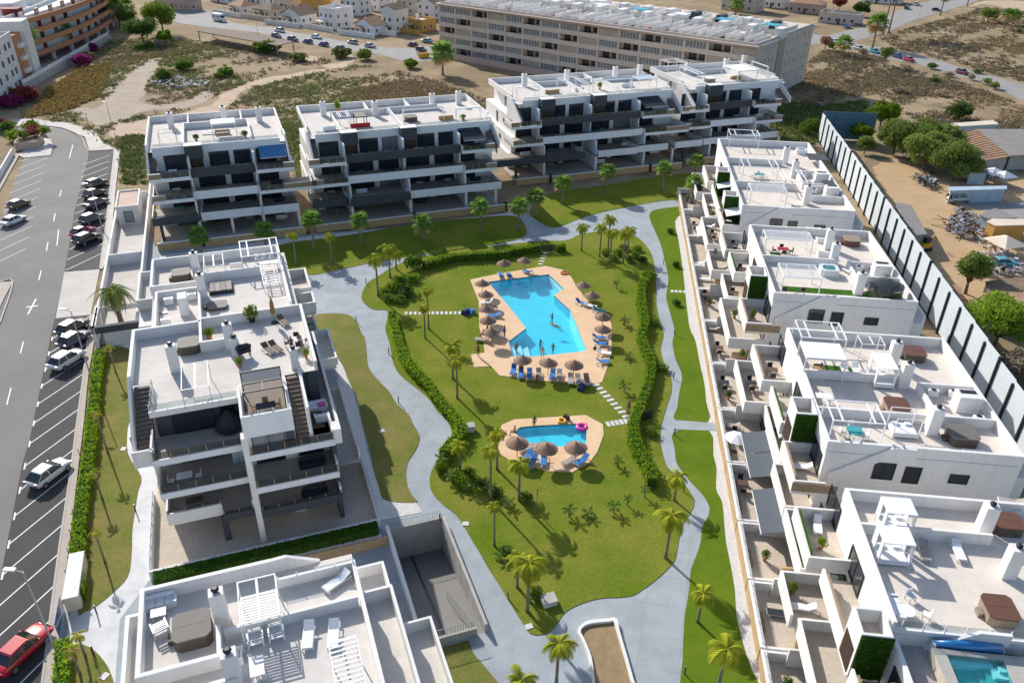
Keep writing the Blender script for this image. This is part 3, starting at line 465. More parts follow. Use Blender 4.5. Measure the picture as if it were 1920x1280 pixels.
# ------------------------------------------------------------ building kit
class Bld:
    def __init__(s, name, label, cat, fr, u, v, group=None):
        s.fr, s.u, s.v = fr, u, v; p = fr.w(u, v); s.e = thing(name, label, cat, p, fr.rz, group)
    def box(s, name, u0, u1, v0, v1, z0, z1, m, parent=None):
        return MB().box(u0 - s.u, u1 - s.u, v0 - s.v, v1 - s.v, z0, z1).make(name, m, parent or s.e)
    def poly_u(s, name, prof, u0, u1, m, parent=None):      # prof (v,z) extruded along u
        return MB().xprism([(a - s.v, b) for a, b in prof], u0 - s.u, u1 - s.u).make(name, m, parent or s.e)
    def poly_v(s, name, prof, v0, v1, m, parent=None):      # prof (u,z)
        return MB().yprism([(a - s.u, b) for a, b in prof], v0 - s.v, v1 - s.v).make(name, m, parent or s.e)
    def window(s, face, a0, a1, z0, z1, at, mull=1, m='dark_glass', fm='metal_dark', name='window'):
        """face: 'S' looks to -v, 'W' looks to -u, 'E' looks to +u; frame proud of the wall, pane set back inside it"""
        t = 0.07; mb = MB(); pn = MB(); d = 0.09
        def bx(M, x0, x1, zz0, zz1, p0, p1):
            if face == 'S': M.box(x0 - s.u, x1 - s.u, at - p1 - s.v, at - p0 - s.v, zz0, zz1)
            elif face == 'N': M.box(x0 - s.u, x1 - s.u, at + p0 - s.v, at + p1 - s.v, zz0, zz1)
            elif face == 'W': M.box(at - p1 - s.u, at - p0 - s.u, x0 - s.v, x1 - s.v, zz0, zz1)
            else: M.box(at + p0 - s.u, at + p1 - s.u, x0 - s.v, x1 - s.v, zz0, zz1)
        bx(mb, a0, a1, z0, z0 + t, 0.002, d); bx(mb, a0, a1, z1 - t, z1, 0.002, d)
        bx(mb, a0, a0 + t, z0 + t, z1 - t, 0.002, d); bx(mb, a1 - t, a1, z0 + t, z1 - t, 0.002, d)
        for k in range(mull):
            c = a0 + (a1 - a0) * (k + 1) / (mull + 1); bx(mb, c - t / 2, c + t / 2, z0 + t, z1 - t, 0.002, d * 0.8)
        f = mb.make(name, fm, s.e); bx(pn, a0 + t, a1 - t, z0 + t, z1 - t, 0.003, 0.03); pn.make('pane', m, f); return f
    def rail(s, a, b, z, h=0.95, along='u', at=0.0, m='rail_glass', step=1.3):
        """glass balustrade: posts and one panel per field, each panel a part"""
        n = max(1, round((b - a) / step)); L = (b - a) / n
        for k in range(n + 1):
            c = a + L * k
            mm = 'metal_white' if m == 'clear_glass' else 'straw'; hh = round(h, 3)
            me = cached(('post', mm, hh), lambda: MB().box(-.03, .03, -.03, .03, 0, hh).mesh('railing_post', mm))
            if along == 'u': inst('railing_post', me, s.e, (c - s.u, at - s.v, z))
            else: inst('railing_post', me, s.e, (at - s.u, c - s.v, z))
        for k in range(n):
            c0, c1 = a + L * k + .05, a + L * (k + 1) - .05
            if along == 'u': s.box('glass_panel', c0, c1, at - .008, at + .008, z + .06, z + h, m)
            else: s.box('glass_panel', at - .008, at + .008, c0, c1, z + .06, z + h, m)
    def parapet(s, u0, u1, v0, v1, z0, z1, sides='NSEW', t=0.22, m='white_wall', name='parapet'):
        if 'N' in sides: s.box(name, u0, u1, v1 - t, v1, z0, z1, m)
        if 'S' in sides: s.box(name, u0, u1, v0, v0 + t, z0, z1, m)
        a = v0 + (t if 'S' in sides else 0); b = v1 - (t if 'N' in sides else 0)
        if 'W' in sides: s.box(name, u0, u0 + t, a, b, z0, z1, m)
        if 'E' in sides: s.box(name, u1 - t, u1, a, b, z0, z1, m)
    def chimney(s, u, v, z, h=2.9, w=0.85, d=0.75, m='white_wall'):
        c = s.box('chimney', u - w / 2, u + w / 2, v - d / 2, v + d / 2, z, z + h, m)
        mb = MB().lathe([(0.16, z + h + .001), (0.16, z + h + .14), (0.24, z + h + .15), (0.24, z + h + .27), (0.15, z + h + .34)], 8, u - s.u, v - s.v); mb.make('cowl', 'metal_dark', c)
    def stair(s, u0, u1, va, za, vb, zb, n=15, m='stair_tile'):
        mb = MB()
        for k in range(n):
            a = va + (vb - va) * k / n; b = va + (vb - va) * (k + 1) / n; z = za + (zb - za) * (k + 1) / n
            mb.box(u0 - s.u, u1 - s.u, a - s.v, b - s.v, za - 0.2 if k < 3 else z - 0.6, z)
        return mb.make('stair', m, s.e)
    def ac(s, u, v, z):
        a = s.box('air_conditioner', u - .45, u + .45, v - .2, v + .2, z + .06, z + .75, 'metal_white')
        MB().lathe([(0.26, z + .755), (0.26, z + .77)], 10, u - s.u, v - s.v).make('fan_grille', 'metal_dark', a)
# ------------------------------------------------------------ far row: stepped apartment blocks
def farblock(label, s, bays, roof, dark, split, levels_mid, group, low_fill, roofbits, chims, bridge=None, side_windows=False):
    """bays: (uL0,uL1,uR0,uR1) balcony bays; roof: (u0,u1); s: shift of the row in v"""
    uL0, uL1, uR0, uR1 = bays; L = [0.5, 3.6, 6.7, 9.8]; RF, PT = 12.9, 14.0
    vw, vb = 137.0 + s, 155.7 + s; vL3, vL3m, vL2, vL2m, vL1 = 132.3 + s, 133.3 + s, 131.0 + s, 131.8 + s, 130.0 + s; vg = 127.4 + s
    b = Bld('apartment_block', label, 'building', FG, (uL0 + uR1) / 2, vw, group)
    r0, r1 = roof
    sh = [(uL0 + (r0 - uL0) * k, uR1 + (r1 - uR1) * k) for k in (0.15, 0.4, 0.7, 1.0)]
    for k in range(4):
        a0, a1 = sh[k]; z1 = (L + [RF])[k + 1]
        b.box('wall', a0 + (1.25 if k == 3 else 0.3), a1 - (1.25 if k == 3 else 0.3), vw + (0 if k == 3 else -0.4), vb - 0.01 * k, 0 if k == 0 else L[k], z1 - 0.002, 'white_wall')
    b.box('garden_terrace', uL0, uR1, vg + 0.3, vw - 0.4, 0, 0.5, 'balcony_tile')
    # stone garden wall in pieces with dark gaps
    cuts = [uL0 - 0.6, uL1 + 0.3] + ([split] if split else []) + [uR0 + 0.2, uR1 + 0.6]
    for i, (a, c) in enumerate(zip(cuts[:-1], cuts[1:])):
        b.box('stone_wall', a + 0.1, c - 0.4, vg - (0.4 if i % 2 else 0), vg + 0.3 - (0.4 if i % 2 else 0), 0, 1.25, 'stone')
        b.box('wall_coping', a + 0.08, c - 0.38, vg - 0.02 - (0.4 if i % 2 else 0), vg + 0.32 - (0.4 if i % 2 else 0), 1.252, 1.34, 'white_wall')
        b.box('fence_post', c - 0.38, c + 0.08, vg - 0.1, vg + 0.2, 0, 1.7, 'metal_dark')
    # roof deck and parapets
    b.box('roof_deck', r0, r1, vw + 0.2, vb, RF, RF + 0.06, 'roof_tile')
    b.parapet(r0, r1, vw + 4.0, vb, RF + 0.06, PT, 'NEW', 0.28)
    for sd, a0, a1 in (('W', r0, r0 + 0.28), ('E', r1 - 0.28, r1)):      # side walls sloping down beside the stairs
        b.poly_u('side_wall', [(vw + 4.0, 9.8), (vw + 4.0, PT), (vw + 1.2, PT - 0.1), (vw - 4.2, 10.9), (vw - 4.2, 9.8)], a0 + (uL0 - r0) * 0.3 if sd == 'W' else a0 + (uR1 - r1) * 0.3, a1 + (uL0 - r0) * 0.3 if sd == 'W' else a1 + (uR1 - r1) * 0.3, 'white_wall')
    b.stair(sh[2][0] + 0.3, sh[2][0] + 1.3, vw - 4.0, 9.8, vw + 2.2, RF); b.stair(sh[2][1] - 1.3, sh[2][1] - 0.3, vw - 4.0, 9.8, vw + 2.2, RF)
    pw0, pw1 = sh[3][0] + 1.25, sh[3][1] - 1.25
    b.box('fascia', pw0 - 0.3, pw1 + 0.3, vw - 0.02, vw + 0.2, RF - 0.9, PT - 0.35, 'shade_white')
    b.rail(pw0, pw1, PT - 0.35, 0.55, 'u', vw + 0.1, 'clear_glass', 2.2)
    for d0, d1 in dark:
        b.box('grey_box', d0, d1, vw - 1.8, vw - 0.022, 11.9, PT, 'grey_wall'); b.box('box_cap', d0 - .05, d1 + .05, vw - 1.85, vw - 0.02, PT + .002, PT + .1, 'white_wall')
        b.box('timber_panel', d0 + 0.2, d1 - 0.15, vw - 1.6, vw - 1.45, 9.85, 11.898, 'brown_panel')
    for bits in roofbits:
        b.box('roof_partition', *bits, RF + 0.062, PT - 0.05, 'white_wall')
    for c in chims: b.chimney(c[0], c[1], RF + 0.061, 2.6, 1.0, 0.9)
    # balconies
    def balcony(a, c, vf, z, style, wood=None, gl=None):
        st = 'grey_wall' if style == 'grey' else 'shade_white'
        sl_ = b.box('balcony_slab', a, c, vf, vw - 0.41 if z < 9 else vw - 0.01, z - 0.3, z, 'balcony_tile')
        if style == 'glass':
            b.box('balcony_kerb', a, c, vf - 0.06, vf + 0.12, z - 0.32, z + 0.22, 'shade_white')
            g0, g1 = gl; b.rail(g0, g1, z + 0.22, 0.8, 'u', vf + 0.03)
            for wd in wood:
                b.box('timber_front', wd[0], wd[1], vf - 0.08, vf + 0.1, z + 0.222, z + 1.02, 'wood_beige'); b.box('coping', wd[0] - .03, wd[1] + .03, vf - 0.12, vf + 0.14, z + 1.022, z + 1.12, 'white_wall')
        else:
            b.box('balcony_parapet', a, c, vf - 0.12, vf + 0.1, z - 0.34, z + 0.98, st)
            b.rail(a + .1, c - .1, z + 0.982, 0.28, 'u', vf, 'rail_glass', 1.3)
        for q, sgn in ((a, 1), (c, -1)):
            b.box('balcony_side', q, q + 0.18 * sgn, vf + 0.121, vw - 0.6, z - 0.302, z + 0.95, 'white_wall' if style != 'grey' else 'white_wall')
    balcony(uL0, uL1, vL3, 9.8, 'glass', [(uL0, uL0 + 1.7)], (uL0 + 1.8, uL1 - 0.2)); balcony(uR0, uR1, vL3, 9.8, 'glass', [(uR1 - 1.6, uR1)], (uR0 + 0.2, uR1 - 1.7))
    balcony(uL1 + 0.02, uR0 - 0.02, vL3m, 9.8, 'grey')
    lw = uL0 - (3.6 if bridge in ('L', 'LR') else 0); rw = uR1 + (3.2 if bridge in ('R', 'LR') else 0)
    balcony(lw, uL1, vL2, 6.7, 'glass', [(lw, uL0 + 1.9)], (uL0 + 2.0, uL1 - 0.2)); balcony(uR0, rw, vL2, 6.7, 'glass', [(uR1 - 2.0, rw)], (uR0 + 0.2, uR1 - 2.1))
    balcony(uL1 + 0.02, uR0 - 0.02, vL2m, 6.7, 'white')
    for a, c, st, dv in levels_mid: balcony(a, c, vL1 + dv, 3.6, st)
    # back walls behind the balconies: doors and windows
    for k, z in enumerate(L):
        at = vw if k == 3 else vw - 0.4
        a = uL0 + 2.4; b.window('S', a, uL1 - 0.5, z + 0.02, z + 2.5, at, 1)
        seg = [(uL1, split), (split, uR0)] if split else [(uL1, uR0)]
        for q0, q1 in seg:
            n = q0 + (3.1 if k == 3 else 0.9); W = q1 - n; 
            b.window('S', n, n + W * 0.46, z + 0.02, z + 2.5, at, 1); b.window('S', n + W * 0.56, n + W * 0.95, z + 0.02, z + 2.5, at, 1, rnd.choice(['dark_glass', 'dark_glass', 'curtain_glass']))
            b.box('party_wall', q1 - 0.12, q1 + 0.12, (vL1 if k < 2 else vL3m) + 0.6, at - 0.005, z + 0.01, z + 2.75, 'shade_white')
        b.window('S', uR0 + 0.5, uR1 - 2.4, z + 0.02, z + 2.5, at, 1)
        b.box('party_wall', uL1 - 0.11, uL1 + 0.11, (vL1 if k < 2 else vL3m) + 0.5, at - 0.006, z + 0.012, z + 2.74, 'shade_white')
    for q in (uL0 + 0.4, uL1, split or uL1 + 5, uR0, uR1 - 0.4):
        b.box('column', q - 0.22, q + 0.22, vL1 + 0.3, vL1 + 0.75, 0.502, 3.26, 'white_wall' if q != uL0 + 0.4 else 'grey_wall')
    if side_windows:
        for k in range(4):
            z = L[k]; b.window('W', vw + 6.0, vw + 6.9, z + 1.2, z + 2.0, sh[k][0] + (1.25 if k == 3 else 0.3), 0)
            b.window('W', vw + 10.5, vw + 11.3, z + 0.3, z + 2.5, sh[k][0] + (1.25 if k == 3 else 0.3), 0, 'curtain_glass')
    return b
GRP = 'white stepped apartment blocks on the far side of the garden'
B1 = farblock('white stepped apartment block with blue awning, leftmost of the far row', 0, (-12.9, -6.7, 3.3, 9.4), (-13.0, 8.9), [(-7.1, -4.4)], None,
    [(-13.6, -6.6, 'grey', 0), (-6.2, 3.2, 'white', 0.2), (3.3, 9.2, 'white', 0)], GRP, None,
    [(-7.3, -7.05, 137.3, 150), (-7.0, 3.5, 149.5, 149.75), (3.4, 3.65, 139, 149.4), (2.5, 2.75, 149.8, 155.4), (-6.5, -6.25, 149.8, 155.4)], [(-9.2, 151.0), (5.7, 150.5), (-0.3, 152.5)], 'R')
B2 = farblock('long white stepped apartment block with grey bands, second in the far row', 0, (11.8, 18.0, 38.3, 44.3), (12.8, 46.0), [(17.9, 20.7), (28.2, 31.0)], 28.2,
    [(11.4, 17.5, 'grey', 0.1), (17.6, 28.0, 'grey', -0.9), (28.2, 44.8, 'white', 0)], GRP, None,
    [(18.2, 18.45, 137.3, 149.6), (18.5, 28.8, 149.6, 149.85), (28.9, 29.15, 137.3, 150), (29.2, 38.4, 149.9, 150.15), (38.4, 38.65, 150.2, 155.4), (25.2, 25.45, 149.9, 155.4), (33.1, 33.35, 150.2, 155.4)], [(17.2, 151.3), (26.3, 148.5), (38.0, 151.5), (43.4, 152.0)], None)
B3 = farblock('tall white stepped apartment block with blank west side wall, third in the far row', 11.4, (51.5, 57.8, 79.8, 86.9), (54.5, 90.0), [(58.8, 61.7), (70.1, 72.9)], 69.0,
    [(47.0, 66.2, 'grey', -0.2), (69.2, 78.0, 'white', -0.2), (78.1, 85.2, 'white', 0.4)], GRP, None,
    [(62.8, 63.05, 155, 167), (63.1, 76, 161.5, 161.75), (70.0, 70.25, 149, 161.4), (76.4, 76.65, 161.8, 167), (78.0, 78.25, 149, 161.4), (78.3, 89, 161.5, 161.75)], [(61.0, 162.5), (71.2, 163.5), (82.8, 163.5), (89.0, 163.8)], 'R', True)
B4 = farblock('white stepped apartment block nearest the beige block, rightmost of the far row', 12.4, (89.4, 96.0, 107.0, 113.8), (94.0, 117.8), [(97.3, 100.6)], None,
    [(87.0, 93.5, 'white', -0.4), (94.0, 104.0, 'white', 0), (104.1, 112.5, 'white', 0.3)], GRP, None,
    [(98.0, 98.25, 150, 163), (98.3, 112, 162.5, 162.75), (110, 110.25, 150, 162.4)], [(100.8, 163.0), (111.8, 164.5), (118.0, 166.5)], None, True)
# awnings on the far row
def awning(fr, u0, u1, v0, v1, z0, z1, m, label):
    """cloth sheet rising from (v0,z0) to (v1,z1) with its side arms"""
    cu = (u0 + u1) / 2; p = fr.w(cu, v1, 0); e = thing('awning', label, 'awning', p, fr.rz); h = (u1 - u0) / 2; d = v0 - v1
    MB().add([(-h, d, z0), (h, d, z0), (h, 0, z1), (-h, 0, z1), (-h, d, z0 - .05), (h, d, z0 - .05), (h, 0, z1 - .05), (-h, 0, z1 - .05)], [(0, 1, 2, 3), (7, 6, 5, 4), (0, 4, 5, 1), (1, 5, 6, 2), (2, 6, 7, 3), (3, 7, 4, 0)]).make('cloth', m, e)
    MB().box(-h, h, d - .06, d + .04, z0 - .14, z0 - .052).make('front_bar', 'metal_white', e); MB().box(-h, h, -.08, .1, z1 + 0.002, z1 + .16).make('cassette', 'metal_white', e)
    for s in (-1, 1): MB().bar((s * (h - .15), -.05, z1 - .3), (s * (h - .15), d + .08, z0 - .12), 0.025).make('arm', 'metal_white', e)
awning(FG, 4.3, 8.6, 134.2, 136.9, 11.4, 12.6, 'awning_blue', 'blue awning on the top balcony of the leftmost far block')
awning(FG, 38.9, 42.8, 133.2, 136.9, 11.6, 12.7, 'awning_dark', 'dark awning on the top balcony of the second far block')
awning(FG, 80.6, 85.4, 144.4, 148.3, 11.6, 12.7, 'awning_dark', 'dark awning on the top balcony of the third far block')
# ------------------------------------------------------------ left block (second from the camera)
L2B = Bld('apartment_block', 'white and dark grey apartment block with stacked balconies beside the parking street', 'building', FG, -3.0, 70.0)
b = L2B; LV = [0.2, 3.4, 6.6, 9.8]; RF, PT = 12.95, 14.05
b.box('terrace_floor', -12.2, 7.5, 55.3, 80.0, 0.0, 0.2, 'terrace_tile'); b.box('terrace_floor', -12.0, -5.0, 55.32, 58.4, 0.201, 0.215, 'terrace_tile')
for k in range(4):
    z1 = (LV + [RF])[k + 1]; b.box('wall', -10.2 if k < 3 else -9.9, -2.9, 62.5, 91.4, LV[k] if k else 0, z1 - .003, 'grey_wall' if k == 3 else 'white_wall')
    b.box('wall', -2.898, 4.2 if k < 3 else 3.3, 60.2 if k < 3 else 64.2, 91.2, LV[k] if k else 0, z1 - .003, 'white_wall' if k < 3 else 'grey_wall')
b.box('wall', 3.302, 4.2, 64.0, 75.4, 9.8, RF - .02, 'grey_wall')
# roof decks
b.box('roof_deck', -11.6, -5.7, 66.5, 75.0, RF, RF + .05, 'roof_tile'); b.box('roof_deck', -9.9, -5.7, 61.66, 66.498, RF - .01, RF + .05, 'roof_tile'); b.box('roof_deck', -5.698, -2.83, 61.66, 66.498, RF - .01, RF + .05, 'roof_tile'); b.box('roof_deck', -2.829, 4.02, 64.01, 66.498, RF - .01, RF + .05, 'roof_tile'); b.box('roof_deck', -5.698, 4.02, 66.5, 91.4, RF - .005, RF + .05, 'roof_tile')
b.box('roof_deck', -10.4, -5.8, 75.2, 91.4, RF - .003, RF + .05, 'roof_tile')
zt = RF + .052
def pp(u0, u1, v0, v1, z1=PT, z0=zt, m='white_wall'): return b.box('parapet', u0, u1, v0, v1, z0, z1, m)
pp(-11.85, -5.6, 74.85, 75.15); pp(-11.85, -11.55, 66.4, 74.848); pp(-5.75, -5.5, 70.6, 82.6); pp(-5.498, -2.9, 70.55, 70.8); pp(-5.48, 4.3, 75.35, 75.6); pp(4.02, 4.3, 63.9, 75.348)
pp(-9.95, -5.76, 82.7, 83.0); pp(-9.95, -9.7, 75.16, 82.698); pp(-10.55, -5.8, 84.3, 84.55); pp(-10.55, -10.3, 84.552, 91.4); pp(-10.55, 3.4, 91.402, 91.65); pp(-5.9, -5.65, 83.6, 91.4); pp(3.12, 3.4, 76.4, 91.4); pp(-5.4, 0.9, 85.95, 86.2); pp(-2.3, -0.9, 88.2, 88.4, 13.8)
# front roof edge with low kerb and glass
b.box('roof_kerb', -10.1, -2.9, 61.4, 61.65, RF - .35, RF + .22, 'white_wall'); b.rail(-10.0, -3.0, RF + .22, .7, 'u', 61.5, 'clear_glass', 1.4); b.rail(61.8, 65.6, RF + .05, 1.0, 'v', -9.9, 'clear_glass', 1.3)
b.poly_u('side_wall', [(66.4, 9.8), (66.4, PT), (60.4, 10.9), (60.4, 9.8)], -11.85, -11.6, 'white_wall'); b.stair(-11.5, -10.2, 60.6, 9.8, 66.3, RF)
b.box('stair_landing', -11.6, -10.0, 59.4, 60.6, 9.3, 9.8, 'white_wall'); b.box('parapet', -11.85, -10.1, 59.2, 59.4, 9.3, 10.95, 'white_wall'); b.box('wall', -11.6, -10.21, 60.6, 75.0, 9.3, 9.79, 'white_wall'); b.box('wall', -11.6, -10.21, 66.0, 75.0, 0, 9.29, 'white_wall')
# roof box with pergola
b.box('roof_box', -2.8, 1.3, 56.95, 64.0, 12.2, RF + .04, 'white_wall'); b.box('roof_deck', -2.5, 1.0, 57.2, 63.9, RF + .041, RF + .06, 'stair_tile')
b.box('parapet', -2.8, 1.3, 56.93, 57.15, 11.9, PT, 'shade_white'); b.box('parapet', -2.82, -2.6, 57.152, 62.0, RF + .062, PT, 'white_wall'); b.box('parapet', 1.08, 1.3, 57.152, 62.0, RF + .062, PT, 'white_wall'); b.rail(-2.6, 1.1, PT, .35, 'u', 57.05, 'clear_glass', 1.2)
b.stair(1.45, 2.5, 57.6, 9.8, 63.8, RF); b.box('stair_wall', 2.5, 2.72, 57.4, 63.9, 9.81, 13.6, 'white_wall'); b.poly_u('stair_cheek', [(57.4, 9.8), (63.9, 13.5), (63.9, 14.2), (57.4, 10.6)], 2.721, 2.8, 'white_wall')
# central pier and floors
for z, nm in ((0.2, 0),): b.box('pier', -3.1, -2.6, 57.0, 57.9, 0.2, 11.9, 'white_wall')
def fl(u0, u1, vf, z, vb_, side, par=None, glassy=True):
    b.box('balcony_slab', u0, u1, vf, vb_, z - .4, z, 'balcony_tile'); 
    if par: b.box('balcony_parapet', u0, u1, vf - .12, vf + .08, z - .42, z + par[1], par[0])
    else: b.box('balcony_kerb', u0, u1, vf - .08, vf + .1, z - .42, z + .2, 'shade_white')
    b.rail(u0 + .15, u1 - .1, z + (par[1] if par else .2), .75 if not par else .35, 'u', vf, 'rail_glass', 1.35)
    sx = (u0, u0 + .18) if side == 'W' else (u1 - .18, u1); b.box('balcony_side', sx[0], sx[1], vf + .101, vb_ - .2, z + .002, z + 1.15, 'white_wall')
fl(-10.4, -3.1, 58.9, 9.8, 62.4, 'W'); fl(-10.4, -3.1, 58.4, 6.6, 62.4, 'W'); fl(-10.4, -5.8, 58.7, 3.4, 62.4, 'W', ('white_wall', .85)); fl(-5.79, -3.1, 57.7, 3.4, 62.4, 'E', ('grey_wall', .35))
fl(-2.6, 4.5, 57.1, 9.8, 60.1, 'E'); fl(-2.6, 4.5, 56.6, 6.6, 60.1, 'E'); fl(-2.6, 4.55, 57.1, 3.4, 60.1, 'E', ('grey_wall', .45))
b.box('corner_wall', 4.2, 4.6, 57.9, 60.2, .2, 9.39, 'grey_wall'); b.box('corner_wall', 4.22, 4.6, 60.2, 64.0, .2, 9.39, 'grey_wall')
b.box('column', -6.1, -5.6, 58.2, 58.7, .2, 2.98, 'grey_wall')
for k, z in enumerate(LV):
    b.window('S', -8.6, -5.0, z + .02, z + 2.5, 62.5, 2)
    b.window('S', -4.6, -3.3, z + .02, z + 2.35, 62.5, 0)
    if k < 3: b.window('S', -2.3, .2, z + .02, z + 2.4, 60.2, 1); b.window('S', 1.4, 3.6, z + .02, z + 2.4, 60.2, 0); b.box('wall_panel', .25, 1.3, 60.0, 60.19, z + .01, z + 2.6, 'white_paint')
b.box('wall', -2.6, 1.3, 57.4, 64.0, 9.801, 11.9, 'white_wall'); b.window('S', -2.3, .45, 9.9, 11.8, 57.4, 1, 'curtain_glass')
b.box('grey_panel', .5, 1.25, 57.3, 57.395, 9.81, 11.89, 'grey_wall')
# east top terrace (with magenta cushions) and lower east terraces
b.box('terrace_slab', 2.8, 5.1, 58.5, 75.0, 9.4, 9.8, 'grey_tile'); b.box('parapet', 4.88, 5.12, 58.5, 75.0, 9.801, 10.9, 'white_wall'); b.box('parapet', 4.3, 5.12, 57.2, 58.48, 9.38, 10.9, 'white_wall')
b.box('terrace_slab', 4.25, 7.0, 74.6, 81.2, 6.2, 6.6, 'roof_tile'); b.parapet(4.25, 7.2, 74.6, 81.2, 6.601, 7.5, 'SEN', .2)
b.box('terrace_slab', 4.22, 7.1, 62.0, 74.58, 3.0, 3.4, 'grey_tile'); b.box('parapet', 6.9, 7.1, 62.0, 74.58, 3.401, 4.4, 'white_wall'); b.rail(62.2, 74.4, 4.4, .3, 'v', 7.0, 'clear_glass', 2.0)
for v0, v1 in ((85.3, 90.8), (81.4, 84.2)):
    b.box('balcony_slab', 3.31, 6.1, v0, v1, 9.4, 9.8, 'roof_tile'); b.parapet(3.4, 6.2, v0, v1, 9.801, 10.95, 'SEN', .22); b.box('balcony_slab', 4.21, 6.1, v0, v1, 6.2, 6.6, 'grey_tile'); b.box('parapet', 5.9, 6.1, v0, v1, 6.601, 7.6, 'white_wall'); b.box('corner_wall', 5.2, 6.1, v0 + .3, v1 - .3, 0, 6.19, 'grey_wall')
b.box('ledge', -12.6, -10.56, 88.0, 95.6, 9.4, 9.8, 'roof_tile'); b.parapet(-12.7, -10.9, 88.0, 95.7, 9.801, 10.9, 'WNS', .22); b.box('wall', -12.6, -10.3, 84.5, 95.5, 0, 9.39, 'white_wall')
# garden walls
b.box('garden_wall', 7.3, 7.55, 55.3, 80.0, 0, 1.2, 'white_wall'); b.rail(55.5, 79.8, 1.2, .5, 'v', 7.42, 'clear_glass', 2.0)
b.box('garden_wall', -12.4, -12.15, 55.6, 66.0, 0, 1.1, 'white_wall'); b.rail(55.8, 65.8, 1.1, .45, 'v', -12.27, 'clear_glass', 1.5)
b.box('garden_wall', -12.2, 7.3, 55.05, 55.29, 0, 1.5, 'white_wall'); b.box('stone_wall', -1.0, 7.7, 53.2, 53.4, -.05, 1.0, 'stone')
for u, v in ((-5.85, 88.2), (-5.3, 82.2), (-8.0, 67.9), (-3.05, 70.4)): b.chimney(u, v, zt, 2.7)
b.chimney(2.4, 65.0, zt, 2.0, .7, .6); b.chimney(-2.6, 69.0, zt, 1.9, .8, .8)
b.box('utility_block', -7.6, -6.7, 78.5, 80.0, zt, 15.0, 'white_wall')
for u, v in ((-8.7, 81.6), (-6.4, 82.0), (-8.9, 77.0)): b.ac(u, v, zt)
b.box('light_slot', -9.6, -8.9, 79.6, 80.0, zt, zt + .1, 'metal_grey')
# ------------------------------------------------------------ nearest left block (roof and upper floor in view)
L3B = Bld('apartment_block', 'nearest white apartment block, its roof terrace filling the bottom left corner', 'building', FG, -3.0, 34.0)
b = L3B
b.box('wall', -9.6, 3.3, 20.0, 40.2, 0, RF - .01, 'white_wall'); b.box('roof_deck', -9.5, 3.2, 20.0, 40.1, RF, RF + .05, 'roof_tile')
pp(-9.75, -1.9, 40.1, 40.38); pp(-9.75, -9.47, 33.9, 40.098); pp(-9.75, -5.4, 33.62, 33.898); pp(-5.4, -5.15, 33.62, 36.0); pp(-5.0, 3.0, 35.55, 35.8, 13.85); pp(3.1, 3.35, 20, 38.6, 13.75)
pp(-1.75, 3.35, 38.602, 38.85, 13.75); b.rail(-1.6, 3.2, 13.75, .25, 'u', 38.72, 'clear_glass', 1.3)
b.poly_v('sloping_parapet', [(-1.9, RF), (-1.9, PT), (-.9, PT + .05), (1.2, RF + .1), (1.2, RF)], 40.1, 40.36, 'white_wall')
pp(-9.6, -4.4, 31.8, 32.05); pp(-9.6, -9.35, 20, 31.798)
b.box('ledge', -11.2, -9.76, 30.0, 41.4, 9.4, 9.8, 'roof_tile'); b.parapet(-11.3, -9.76, 30.0, 41.5, 9.801, 10.95, 'WN', .25); b.box('wall', -11.2, -9.61, 28, 41.3, 0, 9.39, 'white_wall')
b.chimney(-5.1, 37.0, zt, 2.7); b.chimney(-4.6, 32.3, zt, 2.7)
# stepped terraces down the east side
for u0, u1, z, v0, v1 in ((3.35, 5.9, 6.6, 35.0, 44.0), (3.35, 5.6, 9.8, 26.0, 38.6), (5.9, 8.6, 3.4, 26.0, 40.5), (3.4, 5.88, 3.4, 40.6, 46.5)):
    b.box('terrace_slab', u0, u1, v0, v1, 0, z, 'white_wall'); b.box('terrace_floor', u0, u1 - .02, v0 + .02, v1 - .02, z + .001, z + .03, 'roof_tile'); b.parapet(u0, u1, v0, v1, z + .031, z + 1.1, 'NES', .2)
b.box('hedge_bed', -12.0, 7.2, 53.45, 55.04, 0, .9, 'white_wall')
